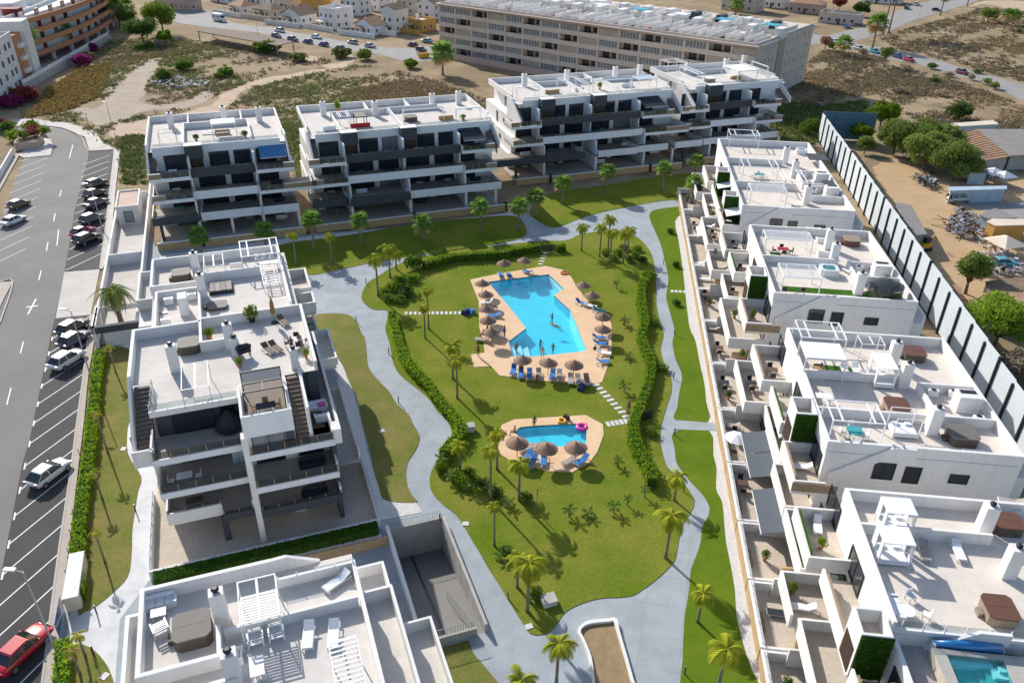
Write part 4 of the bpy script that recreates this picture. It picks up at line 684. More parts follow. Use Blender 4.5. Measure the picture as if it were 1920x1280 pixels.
# ------------------------------------------------------------ right row: terraces stepping down to the garden
def rblock(label, vS, vN, mids, units, shafts, chims, utils, woods, L0, L1, L2, group, awn=(), roofS=None):
    b = Bld('terraced_apartments', label, 'building', FR, 28.0, (vS + vN) / 2, group)
    Z0, Z1_, Z2_, RF, PT = .6, 3.7, 6.8, 9.9, 11.0; U0, U1 = 21.3, 37.4
    b.box('wall', U0 + .01, U1, vS, vN, 0, RF, 'white_wall'); b.box('roof_deck', U0 + .201, U1 - .25, vS + .25, vN - .25, RF + .001, RF + .05, 'roof_tile_r')
    z = RF + .052
    b.box('parapet', U0 - .05, U0 + .2, vS, vN, RF + .002, PT, 'white_wall'); b.box('parapet', U1 - .3, U1, vS, vN, RF + .002, PT, 'white_wall')
    b.box('parapet', U0 + .202, U1 - .302, vN - .28, vN, z, PT, 'white_wall'); b.box('parapet', U0 + .202, U1 - .302, vS, vS + .28, z, PT if not roofS else roofS, 'white_wall')
    for m in mids: b.box('roof_partition', U0 + .203, U1 - 6.4, m - .12, m + .12, z, PT - .05, 'white_wall')
    for u0, u1, v0, v1 in utils:
        b.parapet(u0, u1, v0, v1, z, PT - .1, 'NSW', .22, name='roof_partition'); b.box('utility_block', u0 + 2.6, u0 + 4.6, (v0 + v1) / 2 - .6, (v0 + v1) / 2 + .9, z, z + 1.7, 'white_wall'); b.box('roof_hatch', u0 + 2.9, u0 + 4.3, (v0 + v1) / 2 + .2, (v0 + v1) / 2 + .7, z + 1.701, z + 1.76, 'metal_dark')
        b.ac(u0 + 1.3, v1 - .9, z); b.ac(u0 + 3.2, v1 - .8, z); b.ac(u0 + 4.0, v0 + .8, z)
    for u, v in chims: b.chimney(u, v, z, 2.75, .95, .85)
    # terraces: penthouse, first floor, garden level
    def terr(name, u0, u1, v0, v1, zf, h, sides, m='terrace_tile', base=None, t=.2):
        b.box('terrace_slab', u0, u1, v0, v1, zf - .3 if base is None else base, zf, 'white_wall'); b.box('terrace_floor', u0 + .02, u1 - .005, v0 + .02, v1 - .02, zf + .001, zf + .02, m); b.parapet(u0, u1, v0, v1, zf + .021, zf + h, sides, t)
    for k, (u0, v0, v1, sd) in enumerate(L2): terr('p', u0, U0, v0, v1, Z2_, 1.1, sd); b.box('hedge_screen' if k % 2 else 'timber_screen', u0 + .22, u0 + .34, v0 + .5, v1 - .6, Z2_ + .03, Z2_ + 1.3, 'leaf_wallhedge' if k % 2 else 'wood_beige')
    for u0, v0, v1, sd in L1: terr('f', u0, U0, v0, v1, Z1_, 1.1, sd); b.box('wall', U0 - 1.6, U0, v0, v1, 0, Z1_ - .31, 'white_wall')
    for v0, v1 in L0:
        terr('g', 15.2, U0 - .4, v0, v1, Z0, .95, 'WNS', base=0); b.box('stone_wall', 15.0, 15.19, v0, v1, 0, 1.35, 'stone'); b.box('wall_coping', 14.98, 15.42, v0, v1, 1.5505, 1.6, 'white_wall')
        b.box('stone_pier', 17.6, 19.4, v0 + .2, v0 + .45, Z0 + .03, 2.9, 'stone'); b.box('privacy_wall', 16.9, 19.6, v1 - .62, v1 - .45, Z0 + .03, 2.6, 'white_wall'); b.box('planter', 15.45, 15.85, v0 + 2.2, v0 + 4.0, Z0 + .03, 1.05, 'wood_beige'); b.rail(v0 + .4, v1 - .4, 1.6, .35, 'v', 15.2, 'clear_glass', 1.9)
        b.window('W', v0 + 1.2, v1 - 1.2, Z0 + .05, Z0 + 2.35, U0 - 1.6, 2); b.window('W', v0 + 1.4, v1 - 1.6, Z1_ + .05, Z1_ + 2.35, U0 - .01, 2)
        b.window('W', v0 + 1.0, v0 + 4.2, Z2_ + .05, Z2_ + 2.3, U0 - .01, 1)
    for u0, u1, v0, v1 in shafts:
        b.parapet(u0, u1, v0, v1, Z2_, PT, 'NSEW', .18, name='shaft_wall'); b.box('shaft_floor', u0 + .18, u1 - .18, v0 + .18, v1 - .18, 9.8, 9.86, 'terrace_tile')
        g = b.box('green_wall', u0 + .05, u1 + .1, v0 - .1, v0 - .005, Z2_ + .05, PT - .12, 'leaf_wallhedge'); leafplane(b, g, u0 + .05, u1 + .1, v0 - .11, Z2_ + .05, PT - .12)
        b.box('timber_panel', u0 - .04, u0 - .005, v0 + .3, v1 - .2, Z2_ + .05, 9.2, 'brown_panel')
    for u0, u1, v, zt_ in woods:
        b.box('timber_front', u0, u1, v - .1, v - .02, zt_ - .95, zt_ - .05, 'wood_beige')
    for v0, v1 in awn:
        pass
    # south and north end walls: windows and stair slope
    b.window('S', 28.2, 29.6, 7.2, 9.0, vS, 0); b.window('S', 32.0, 33.6, 7.6, 8.6, vS, 0); b.window('S', 25.6, 27.4, 7.4, 9.2, vS, 1)
    b.poly_v('stair_wall', [(21.9, 6.8), (21.9, 7.7), (26.6, 10.98), (28.6, 10.98), (28.6, 9.9), (26.6, 9.9)], vS - .25, vS - .002, 'white_wall')
    b.box('rear_ledge', U1 + .002, 39.6, vS + 2, vN - 2, 0, 7.2, 'white_wall'); b.box('rear_parapet', 39.3, 39.6, vS + 2, vN - 2, 7.201, 8.2, 'white_wall')
    b.window('E', vS + 4, vS + 6, 8.0, 9.4, U1, 0)
    return b
def leafplane(b, parent, u0, u1, v, z0, z1, n=900, m='leaf_wallhedge'):
    c = NPR.rand(n, 3) * np.array([u1 - u0, .07, z1 - z0]) + np.array([u0 - b.u, v - b.v - .07, z0]); leaf_mesh_obj('leaves', c, .09, m, parent)
def leaf_mesh(name, centers, size, m, jitter=.5):
    """one quad leaf per centre, random tilt; vectorised"""
    n = len(centers); s = size * (1 - jitter / 2 + jitter * NPR.rand(n, 1))
    a = NPR.randn(n, 3); a /= np.linalg.norm(a, axis=1, keepdims=True); r = NPR.randn(n, 3); q = np.cross(a, r); q /= np.linalg.norm(q, axis=1, keepdims=True)
    c = np.asarray(centers); w = q * s * .55; l = a * s
    vs = np.stack([c - l * .9, c + w, c + l * 1.1, c - w], 1).reshape(-1, 3)
    me = bpy.data.meshes.new(name); me.vertices.add(4 * n); me.vertices.foreach_set('co', vs.astype(np.float32).ravel())
    me.loops.add(4 * n); me.loops.foreach_set('vertex_index', np.arange(4 * n, dtype=np.int32)); me.polygons.add(n)
    me.polygons.foreach_set('loop_start', np.arange(0, 4 * n, 4, dtype=np.int32)); me.polygons.foreach_set('loop_total', np.full(n, 4, dtype=np.int32))
    me.materials.append(MAT[m]); me.update(calc_edges=True); me.validate(); return me
def leaf_mesh_obj(name, centers, size, m, parent=None): return inst(name, leaf_mesh(name, centers, size, m), parent)
RG = 'white terraced apartments along the acoustic fence'
R1 = rblock('farthest white terraced building on the right, with three white roof pergolas', 113.6, 147.5, (136.5, 124.5), None, [(19.3, 21.3, 128.5, 131.0), (19.2, 21.3, 117.2, 119.6)], [(31.6, 137.8), (31.8, 130.6), (31.4, 118.4)], [(32.0, 37.1, 125.0, 131.5), (32.2, 37.1, 119.5, 124.2)], [],
    [(112.6, 123.8), (124.0, 135.5), (135.7, 146.5)], [(17.0, 113.0, 124.0, 'WNS'), (18.2, 124.5, 135.0, 'WNS'), (17.2, 135.5, 146.0, 'WNS')], [(18.9, 113.4, 119.0, 'WS'), (19.0, 120.0, 131.0, 'WNS'), (18.4, 132.5, 141.0, 'WNS')], RG)
R2 = rblock('white terraced building with hot tub and artificial turf roof, second farthest on the right', 85.4, 106.2, (96.2,), None, [(19.2, 21.3, 89.8, 92.5)], [(31.0, 101.8), (30.6, 97.0), (31.6, 88.6)], [(32.0, 37.1, 91.6, 96.0)], [(18.4, 21.2, 103.9, 7.9), (18.3, 22.2, 83.2, 7.9)],
    [(84.5, 95.0), (95.2, 104.5), (104.7, 112.4)], [(17.0, 85.0, 95.5, 'WNS'), (18.0, 96.0, 103.0, 'WNS'), (16.8, 104.0, 111.0, 'WNS')], [(18.3, 83.4, 89.7, 'WSN'), (18.6, 97.0, 103.5, 'WNS'), (18.2, 104.2, 110.5, 'WSN')], RG)
R3 = rblock('white terraced building with three roof pergolas and brown covered hot tubs, third on the right', 57.3, 77.2, (69.0, 62.6), None, [(19.3, 21.3, 61.2, 63.9)], [(31.0, 72.6), (30.9, 68.6), (31.2, 61.2)], [(32.0, 37.1, 62.6, 68.2)], [(18.5, 22.3, 55.3, 7.9)],
    [(56.9, 65.2), (65.4, 74.7), (74.9, 84.3)], [(18.4, 55.6, 61.6, 'WNS'), (19.1, 61.8, 71.3, 'WNS'), (17.1, 71.6, 80.0, 'WNS')], [(18.6, 55.4, 61.1, 'WSN'), (19.0, 64.0, 70.2, 'WS'), (18.3, 71.2, 78.5, 'WSN')], RG)
R4 = rblock('nearest full white terraced building on the right, with white canopy beds on its roof', 38.1, 51.3, (47.4,), None, [(18.9, 20.9, 36.8, 39.1)], [(30.9, 48.6), (31.0, 44.3)], [], [],
    [(32.0, 42.6), (42.8, 49.6), (49.8, 56.7)], [(17.3, 36.0, 43.2, 'WNS'), (16.8, 43.4, 47.9, 'WN'), (18.4, 48.2, 55.4, 'WNS'), (18.2, 30.0, 35.9, 'W')], [(18.9, 37.0, 45.4, 'W'), (18.1, 46.4, 52.2, 'WNS'), (18.9, 28.0, 36.6, 'W')], RG, roofS=10.3)
b = R4; b.rail(21.9, 36.8, 10.3, .75, 'u', 38.2, 'clear_glass', 1.4)
# lower pool terrace at the bottom right corner
b.box('wall', 21.32, 45.0, 22.0, 38.08, 0, 8.9, 'white_wall'); b.box('terrace_floor', 21.6, 45.0, 22.0, 38.06, 8.901, 8.93, 'grey_tile'); b.box('parapet', 21.3, 21.6, 22, 38.06, 8.931, 10.0, 'white_wall')
# ------------------------------------------------------------ palms
def frond_mesh(kind):
    mb = MB()
    if kind == 'fan':                      # stalk and a fan of pointed segments
        mb.tube([(0, 0, 0), (.5, 0, .12), (.85, 0, .1)], [.025, .018, .012], 4)
        n = 13
        for k in range(n):
            a = math.radians(-105 + 210 * k / (n - 1)); L = .85 - .18 * abs(k - n // 2) / (n // 2)
            d = Vector((math.cos(a), math.sin(a), 0)); s = Vector((-math.sin(a), math.cos(a), 0)); c = Vector((.82, 0, .1))
            mb.add([c, c + d * L * .55 + s * .075 + Vector((0, 0, .02)), c + d * L + Vector((0, 0, -.20 - .1 * (k % 2))), c + d * L * .55 - s * .075 + Vector((0, 0, .02))], [(0, 3, 2, 1)])
        return mb.mesh('frond', 'leaf_fan')
    L, sag, lw, n = {'queen': (1.9, 1.25, .58, 24), 'date': (2.7, 1.9, .5, 28), 'small': (.95, .5, .28, 14)}[kind]
    pts = [Vector((L * t * (1 - .22 * t), 0, L * (.62 * t - sag * .72 * t * t))) for t in [i / 8 for i in range(9)]]
    mb.tube(pts, [.035 * (1 - .8 * i / 8) * L / 2 + .006 for i in range(9)], 4)
    for k in range(n):
        t = .14 + .84 * k / (n - 1); i = min(7, int(t * 8)); f = t * 8 - i; p = pts[i].lerp(pts[i + 1], f); d = (pts[i + 1] - pts[i]).normalized()
        w = lw * (math.sin(math.pi * min(1, t * 1.05)) ** .6 * .9 + .12)
        for s in (-1, 1):
            out = (Vector((0, s, 0)) * .85 + d * .5 + Vector((0, 0, -.35 - .2 * rnd.random()))).normalized() * w
            q = d * (.028 * L / 2 + .012); mb.add([p - q, p + q, p + out + q * .2, p + out - q * .1], [(0, 1, 2, 3)] if s > 0 else [(3, 2, 1, 0)])
    return mb.mesh('frond', {'queen': 'leaf_queen', 'date': 'leaf_date', 'small': 'leaf_mid'}[kind])
FROND = {k: [frond_mesh(k) for _ in range(2)] for k in ('queen', 'date', 'small', 'fan')}
DEADF = {k: FROND[k][0].copy() for k in FROND}
for m_ in DEADF.values(): m_.materials.clear(); m_.materials.append(MAT['leaf_dead'])
def trunk_mesh(h, r0, r1, bend=0.0, rings=9):
    mb = MB(); pts = []; rr = []
    for i in range(rings + 1):
        t = i / rings; pts.append((bend * t * t, 0, h * t)); rr.append((r0 + (r1 - r0) * t) * (1.25 if i == 0 else 1) * (1 + .06 * (i % 2)))
    return mb.tube(pts, rr, 8).mesh('trunk', 'palm_bark', True)
def palm(kind, base, h, label, n=None, scale=1.0, group=None, lean=0.0, dead=0, name='palm_tree', cat='palm'):
    e = thing(name, label, cat, (base[0], base[1], 0.02), rnd.uniform(0, 6.28), group)
    r0, r1 = {'queen': (.15, .10), 'date': (.32, .26), 'small': (.08, .06), 'fan': (.24, .15)}[kind]
    hq = round(h * 4) / 4
    inst('trunk', trunk_mesh(max(.15, h), r0 * scale ** .5, r1 * scale ** .5, lean * h), e)
    n = n or {'queen': 16, 'date': 36, 'small': 10, 'fan': 30}[kind]; top = Vector((lean * h, 0, max(.15, h)))
    for k in range(n):
        ring = k / n; az = k * 2.399 + rnd.uniform(-.2, .2)
        if kind == 'fan': el = math.radians(78 - 120 * ring + rnd.uniform(-8, 8)); s = scale * rnd.uniform(.9, 1.15)
        elif kind == 'date': el = math.radians(62 - 92 * ring + rnd.uniform(-6, 6)); s = scale * rnd.uniform(.9, 1.1)
        else: el = math.radians(48 - 78 * ring + rnd.uniform(-8, 8)); s = scale * rnd.uniform(.85, 1.15)
        m = FROND[kind][k % 2] if k < n - dead else DEADF[kind]
        s *= {'queen': 1.05, 'fan': 1.2}.get(kind, 1.0); inst('frond', m, e, top, (0, -el + (math.radians(30) if kind not in ('fan',) else 0), az), (s, s, s))
    return e
QP = 'feather palms in the pool garden'
def qp(zf, b, t, lab, sc=1.0, kind='queen', n=None, grp=QP, dead=1):
    bp, tp = zf(*b), zf(*t); p = P(*bp); h = plumb(bp, tp); return palm(kind, p, max(.4, h), lab, n, sc, grp, 0.0, dead)
qp(Z5, (208, 385), (195, 165), 'tall feather palm nearest the paving in the dense bed left of the large pool', 1.05)
qp(Z5, (275, 280), (300, 110), 'feather palm behind the tallest palm in the dense bed left of the large pool', 1.0)
qp(Z5, (310, 235), (260, 140), 'shorter feather palm farthest back in the dense bed left of the large pool', .9)
qp(Z5, (492, 570), (482, 350), 'slim feather palm on the left lawn, the farther of a close pair', .6, dead=0)
qp(Z5, (472, 622), (478, 450), 'slim feather palm on the left lawn, the nearer of a close pair', .55, dead=2)
qp(Z5, (628, 850), (617, 665), 'feather palm left of the near pool deck, the farther of two', .85)
qp(Z5, (653, 960), (642, 745), 'feather palm left of the near pool deck, the nearer of two', .75)
for i, (b_, t_) in enumerate([((1090, 470), (1093, 424)), ((1124, 482), (1126, 424)), ((1143, 494), (1146, 434)), ((1168, 495), (1174, 436)), ((1176, 477), (1183, 430)), ((1140, 467), (1149, 409))]):
    qp(ZID, b_, t_, ORD[i] + ' feather palm from the left in the cluster at the far path bend' if i < 4 else ['feather palm at the back right of the cluster by the path bend', 'feather palm at the back middle of the cluster by the path bend'][i - 4], .85)
qp(ZID, (863, 883), (862, 835), 'young feather palm in the bed left of the small pool', .7)
qp(ZID, (920, 938), (918, 842), 'tall feather palm in front of the small pool, left of its deck', .75)
qp(ZID, (932, 880), (937, 812), 'feather palm touching the left edge of the small pool deck', .7)
qp(ZID, (973, 938), (972, 867), 'feather palm standing before the small pool deck', .85)
qp(ZID, (927, 1023), (928, 948), 'thin crowned feather palm alone on the near lawn beside the left path', .5, dead=3)
qp(ZID, (989, 1146), (990, 1055), 'large yellow green feather palm at the near tip of the lawn', 1.0)
qp(ZID, (970, 1101), (968, 1048), 'feather palm just behind the large one at the near tip of the lawn', .8, dead=3)
qp(ZID, (1248, 1046), (1262, 967), 'large leaning feather palm on the near right edge of the central lawn', 1.05)
qp(ZID, (1264, 938), (1268, 893), 'feather palm beside the right path bend', .8)
qp(ZID, (1043, 1282), (1040, 1205), 'feather palm on the paving left of the earth planter', .85)
qp(ZID, (975, 1345), (974, 1275), 'feather palm cut by the bottom edge of the picture', .85)
qp(ZID, (1308, 1166), (1315, 1112), 'feather palm on the right lawn strip, the farther of two near ones', .75)
qp(ZID, (1347, 1285), (1358, 1215), 'feather palm on the right lawn strip at the bottom of the picture', 1.0)
qp(ZID, (556, 497), (552, 440), 'yellowish feather palm behind the left block, the left of two', .7)
qp(ZID, (623, 493), (620, 441), 'yellowish feather palm behind the left block, the right of two', .7)
FP = 'fan palms on the far lawns'
for i, (b_, t_) in enumerate([((378, 478), (378, 443)), ((500, 468), (500, 434)), ((590, 470), (588, 414)), ((677, 458), (674, 416)), ((793, 452), (793, 420)), ((901, 437), (901, 390)), ((972, 432), (972, 388)), ((1003, 406), (1002, 370)), ((1054, 383), (1056, 344)), ((1136, 365), (1137, 323)), ((1241, 360), (1247, 318)), ((1296, 387), (1298, 343)), ((1303, 335), (1300, 302))]):
    p = P(*b_); palm('fan', p, plumb(b_, t_) - .1, ORD[i] + ' bushy fan palm from the left in the row before the far blocks', None, 1.0, FP, 0, 3)
b_ = (228, 607); palm('date', P(*b_), plumb(b_, (208, 548)), 'big date palm with arching crown between the driveway and the left block', None, 1.15, None, 0, 10)
SP = 'thin palms on the street lawn'
for i, (b_, t_) in enumerate([((218, 700), (205, 650)), ((203, 850), (176, 775)), ((192, 935), (178, 884)), ((197, 1053), (177, 998)), ((160, 1228), (138, 1192)), ((150, 1262), (137, 1215))]):
    p = P(*b_); palm('queen', p, max(2.0, plumb(b_, t_)), ORD[i] + ' thin palm from the driveway end on the street side lawn', 9, .45, SP, 0, 4)
# low young palms and bushes of the garden
YP = 'young low palms in the pool garden'
low = [(Z8, (620, 150), 'in the fenced bed by the left path'), (Z8, (710, 200), 'right of the fenced bed by the left path'), (Z8, (940, 290), 'under the tall palms before the small pool'), (Z8, (1280, 345), 'left in the near row across the lawn'), (Z8, (1390, 348), 'largest in the near row across the lawn'), (Z8, (1530, 322), 'third in the near row across the lawn'), (Z8, (1608, 282), 'fourth in the near row across the lawn'), (Z8, (1705, 235), 'nearest the right hedge end'), (Z8, (1552, 62), 'right of the small pool deck'), (Z8, (840, 215), 'beside the tall palm before the small pool'),
       (Z5, (1592, 550), 'right of the large pool deck'), (Z5, (1610, 735), 'near the right hedge opposite the pool'), (Z5, (1590, 925), 'yellow green above the stepping stones'), (Z5, (1545, 340), 'small on the lawn beyond the right parasols'), (Z8, (900, 590), 'bushy by the near left path'), (Z8, (570, 55), 'by the left hedge end')]
for i, (zf, b_, w_) in enumerate(low):
    palm('small', P(*zf(*b_)), rnd.uniform(.35, 1.1), 'young low palm ' + w_, 11, rnd.uniform(.65, 1.1), YP, 0, 1)
b_ = Z8(1098, 322); palm('small', P(*b_), plumb(b_, Z8(1098, 195)), 'palm with a bare brown trunk and hardly any leaves on the near lawn', 4, .35, YP, 0, 3)
# ------------------------------------------------------------ leaf crowns: hedges, bushes, trees
def blob(n, rx, ry, rz, shell=.55):
    d = NPR.randn(n, 3); d /= np.linalg.norm(d, axis=1, keepdims=True); r = (shell + (1 - shell) * NPR.rand(n, 1)) ; return d * r * np.array([rx, ry, rz])
def bush_mesh(key, m, seed, n=420, size=.14):
    def f():
        cs = []
        for k in range(9):
            a = seed * 1.7 + k * 2.4; r = .62 * math.sqrt((k % 9) / 9); q = .36 + .2 * ((k * 37 + seed * 13) % 10) / 10
            cs.append(blob(n // 9, q, q, q * .95, .6) + np.array([r * math.cos(a), r * math.sin(a), .42 + .28 * (1 - r)]))
        c = np.concatenate(cs); c[:, 2] = np.maximum(c[:, 2], .02); return leaf_mesh('foliage', c, size, m)
    return cached(('bush', key, m, seed, n, size), f)
def bush(p, rx, rz, m, label, group=None, seed=None, name='bush', cat='bush', n=420, size=.14):
    e = thing(name, label, cat, (p[0], p[1], 0), rnd.uniform(0, 6.28), group)
    inst('foliage', bush_mesh('b', m, rnd.randint(0, 2) if seed is None else seed, n, size), e, (0, 0, 0), (0, 0, 0), (rx, rx, rz))
    m_ = cached('stem', lambda: MB().tube([(0, 0, -.02), (.03, 0, .5)], [.06, .03], 5).mesh('stem', 'bark')); inst('stem', m_, e, (0, 0, 0), (0, 0, 0), (rx, rx, rz)); return e
def hedge(zf, pts, wd, h, label, m='leaf_hedge', dens=150, name='hedge', size=.13):
    q = gpoly(zf, pts, 0, 3, False); q = [Vector(p) for p in q]; cs = []; mb = MB(); o0 = q[len(q) // 2]
    for a, b_ in zip(q[:-1], q[1:]):
        L = (b_ - a).length; n = max(8, int(dens * L * (wd + 2 * h) / 3)); d = (b_ - a) / L; s = Vector((-d.y, d.x))
        t = NPR.rand(n) * L; per = NPR.rand(n) * (wd + 2 * h); y = np.where(per < h, -wd / 2, np.where(per > h + wd, wd / 2, per - h - wd / 2)); z = np.where(per < h, per, np.where(per > h + wd, wd + 2 * h - per, h))
        amp = .10 * np.sin(t * 2.1 + a.x) + .07 * np.sin(t * 5.3 + a.y); y = y * (1 + amp) + NPR.randn(n) * .06; z = z * (1 + amp * .7) + NPR.randn(n) * .06
        cs.append(np.stack([a.x + d.x * t + s.x * y - o0.x, a.y + d.y * t + s.y * y - o0.y, np.maximum(z, .02)], 1))
        w2 = wd * .42; mb.prism([(p.x - o0.x, p.y - o0.y) for p in (a + s * w2, b_ + s * w2, b_ - s * w2, a - s * w2)], 0.0, h * .9)
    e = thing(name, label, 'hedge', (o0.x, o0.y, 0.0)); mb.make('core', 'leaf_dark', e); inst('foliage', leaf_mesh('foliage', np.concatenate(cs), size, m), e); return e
hedge(Z5, [(465, 235), (530, 215), (630, 190), (760, 180), (900, 170), (1000, 150), (1115, 132)], 1.0, 1.25, 'long clipped bright green hedge behind the far end of the large pool')
hedge(Z5, [(1205, 135), (1232, 132), (1258, 128)], .9, 1.2, 'short piece of clipped hedge right of the black pool gate')
hedge(Z5, [(285, 510), (300, 580), (318, 650), (345, 735), (390, 805), (440, 860), (495, 915), (535, 975), (580, 1030), (625, 1080), (660, 1130), (678, 1170), (650, 1215), (605, 1260), (575, 1300)], 1.0, 1.2, 'winding bright hedge along the left path beside the pool garden')
hedge(Z5, [(1725, 290), (1690, 350), (1680, 420), (1692, 500), (1702, 575), (1682, 635), (1700, 695), (1730, 760), (1737, 840), (1720, 920), (1690, 1000), (1668, 1065), (1640, 1130), (1640, 1200), (1668, 1290), (1705, 1340), (1730, 1400), (1745, 1465)], 1.0, 1.25, 'winding bright hedge along the right path beside the pool garden')
hedge(ZID, [(192, 668), (184, 720), (178, 790), (172, 850), (164, 910), (155, 980), (150, 1040), (147, 1100), (150, 1130)], 1.0, 1.2, 'long bright hedge between the street pavement and the left block')
hedge(ZID, [(124, 1215), (121, 1260), (117, 1320), (112, 1380)], 1.0, 1.2, 'near end of bright hedge by the street in the bottom left corner')
def hedge_uv(fr, u0, v0, u1, v1, z0, wd, h, label, m):
    L = math.hypot(u1 - u0, v1 - v0); n = int(330 * L); t = NPR.rand(n) * L; y = (NPR.rand(n) - .5) * wd; z = h * NPR.rand(n); on = NPR.rand(n) < .55; z = np.where(on, h, z); y = np.where(on, y, np.sign(y) * wd / 2)
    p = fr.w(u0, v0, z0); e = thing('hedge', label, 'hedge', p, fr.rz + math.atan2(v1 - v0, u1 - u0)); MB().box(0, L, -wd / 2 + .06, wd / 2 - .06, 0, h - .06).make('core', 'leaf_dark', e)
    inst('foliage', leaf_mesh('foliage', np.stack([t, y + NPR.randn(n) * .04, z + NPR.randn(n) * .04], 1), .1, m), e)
hedge_uv(FG, -11.9, 54.3, 7.1, 54.3, .91, 1.1, .75, 'dark green hedge along the terrace wall in front of the left block', 'leaf_wallhedge')
# dense bed left of the pool
DB = 'shrubs in the dense bed left of the large pool'
for i, (x, y, r, h, m) in enumerate([(390, 235, 1.3, 2.2, 'leaf_mid'), (430, 225, 1.1, 2.0, 'leaf_dark'), (330, 330, 1.5, 1.5, 'leaf_mid'), (290, 350, 1.3, 1.3, 'leaf_bright'), (360, 380, 1.4, 1.2, 'leaf_dark'), (270, 410, 1.1, 1.0, 'leaf_mid'), (330, 420, 1.2, 1.0, 'leaf_mid'), (400, 300, 1.2, 1.2, 'leaf_bright'), (240, 370, 1.0, 1.0, 'leaf_bright')]):
    bush(P(*Z5(x, y)), r, h, m, ORD[i] + ' shrub from the back in the dense bed left of the large pool', DB)
for i, (x, y) in enumerate([(1135, 478), (1150, 488), (1160, 478), (1180, 490), (1192, 483), (1205, 492), (1170, 468), (1195, 470)]): bush(P(x, y), 1.0, .9, rnd.choice(['leaf_mid', 'leaf_bright', 'leaf_dark']), ORD[i] + ' low shrub from the left under the palm cluster at the far path bend', 'shrubs under the palm cluster')
for i, (x, y) in enumerate([(1850, 30), (1882, 220), (1885, 435)]): bush(P(*Z5(x, y)), .75, .8, 'leaf_dark', ORD[i] + ' small round shrub from the far end of the right lawn strip', 'round shrubs on the right lawn strip')
for i, (x, y) in enumerate([(1750, 280), (1765, 545), (1800, 800), (1740, 1160)]): bush(P(*Z5(x, y)), .9, .8, 'leaf_mid', ORD[i] + ' shrub from the far end between the right hedge and the path', 'shrubs outside the right hedge')
for i, (x, y) in enumerate([(590, 20), (560, 90), (640, 130), (680, 170), (720, 120)]): bush(P(*Z8(x, y)), .85, 1.0, rnd.choice(['leaf_mid', 'leaf_bright']), ORD[i] + ' shrub from the hedge end in the fenced bed by the left path', 'shrubs in the fenced bed')
for i, (x, y) in enumerate([(800, 180), (870, 230), (1040, 260), (1090, 800), (930, 560)]): bush(P(*Z8(x, y)), .8, .9, rnd.choice(['leaf_mid', 'leaf_dark']), ORD[i] + ' shrub from the left among the palms on the near lawn', 'shrubs among the near palms')
def tree(p, h, r, m, label, group=None, trunk_h=None, n=5200, size=.3, seed=1, name='tree'):
    e = thing(name, label, 'tree', (p[0], p[1], -.05), seed * 1.3, group); th = trunk_h or h * .35; mb = MB()
    mb.tube([(0, 0, 0), (.1, .05, th * .6), (.15, 0, th)], [h * .035, h * .028, h * .022], 8); cs = []; rr = random.Random(seed)
    for k in range(11):
        a = k * 2.4 + seed; rad = r * .62 * math.sqrt((k + .5) / 11); z = th + (h - th) * (.25 + .55 * rr.random() * (1 - .5 * rad / r)); c = Vector((rad * math.cos(a), rad * math.sin(a), z))
        mb.tube([(.15, 0, th * .85), tuple(c * .55 + Vector((0, 0, th * .3))), tuple(c)], [h * .016, h * .01, h * .004], 5)
        q = r * rr.uniform(.30, .46); cs.append(blob(n // 11, q, q, q * .85, .5) + np.array(c))
    mb.make('trunk', 'bark', e, True); inst('crown', leaf_mesh('crown', np.concatenate(cs), size, m), e); return e
# ------------------------------------------------------------ pool furniture
def m_canopy():
    mb = MB(); n = 20; prof = [(0.02, .62), (.45, .40), (.95, .08), (1.12, -.06)]
    vs = []
    for j, (r, z) in enumerate(prof):
        for k in range(n): a = 2 * math.pi * k / n; rr = r * (1 + .03 * ((k * 7 + j * 3) % 5 - 2) / 2); vs.append((rr * math.cos(a), rr * math.sin(a), z - .03 * ((k * 3 + j) % 3)))
    fs = [(j * n + k, (j + 1) * n + k, (j + 1) * n + (k + 1) % n, j * n + (k + 1) % n) for j in range(3) for k in range(n)] + [tuple(range(n))]
    mb.add(vs, fs)
    for k in range(40):      # loose straw at the rim
        a = 2 * math.pi * k / 40 + .05 * (k % 3); c, s_ = math.cos(a), math.sin(a); L = 1.18 + .07 * ((k * 5) % 4) / 3
        mb.add([(1.02 * c - .05 * s_, 1.02 * s_ + .05 * c, .02), (1.02 * c + .05 * s_, 1.02 * s_ - .05 * c, .02), (L * c, L * s_, -.13)], [(0, 1, 2)])
    return mb.mesh('canopy', 'thatch')
M_POLE = MB().tube([(0, 0, 0), (0, 0, 2.3)], .04, 6).mesh('pole', 'timber'); M_CAN = m_canopy(); M_TIP = MB().lathe([(.10, 0), (.07, .12), (.015, .22)], 7).mesh('tip', 'thatch')
def parasol(zf, c, label, grp, s=1.0):
    q = P(*zf(*c), 2.0); e = thing('thatched_parasol', label, 'parasol', (q.x, q.y, .1), rnd.uniform(0, 6), grp)
    inst('pole', M_POLE, e); k = inst('canopy', M_CAN, e, (0, 0, 1.75), (rnd.uniform(-.05, .05), rnd.uniform(-.05, .05), 0), (s, s, 1)); inst('tip', M_TIP, k, (0, 0, .58))
PG1 = 'thatched parasols round the pools'
for i, c in enumerate([(915, 195), (1030, 180)]): parasol(Z5, c, ['left', 'right'][i] + ' one of two thatched parasols at the far end of the large pool', PG1)
for i, c in enumerate([(793, 308), (812, 370), (815, 450), (825, 515), (845, 580)]): parasol(Z5, c, ORD[i] + ' thatched parasol from the far end on the left side of the large pool', PG1)
for i, c in enumerate([(1362, 318), (1412, 375), (1472, 495), (1472, 565)]): parasol(Z5, c, ORD[i] + ' thatched parasol from the far end on the right side of the large pool', PG1)
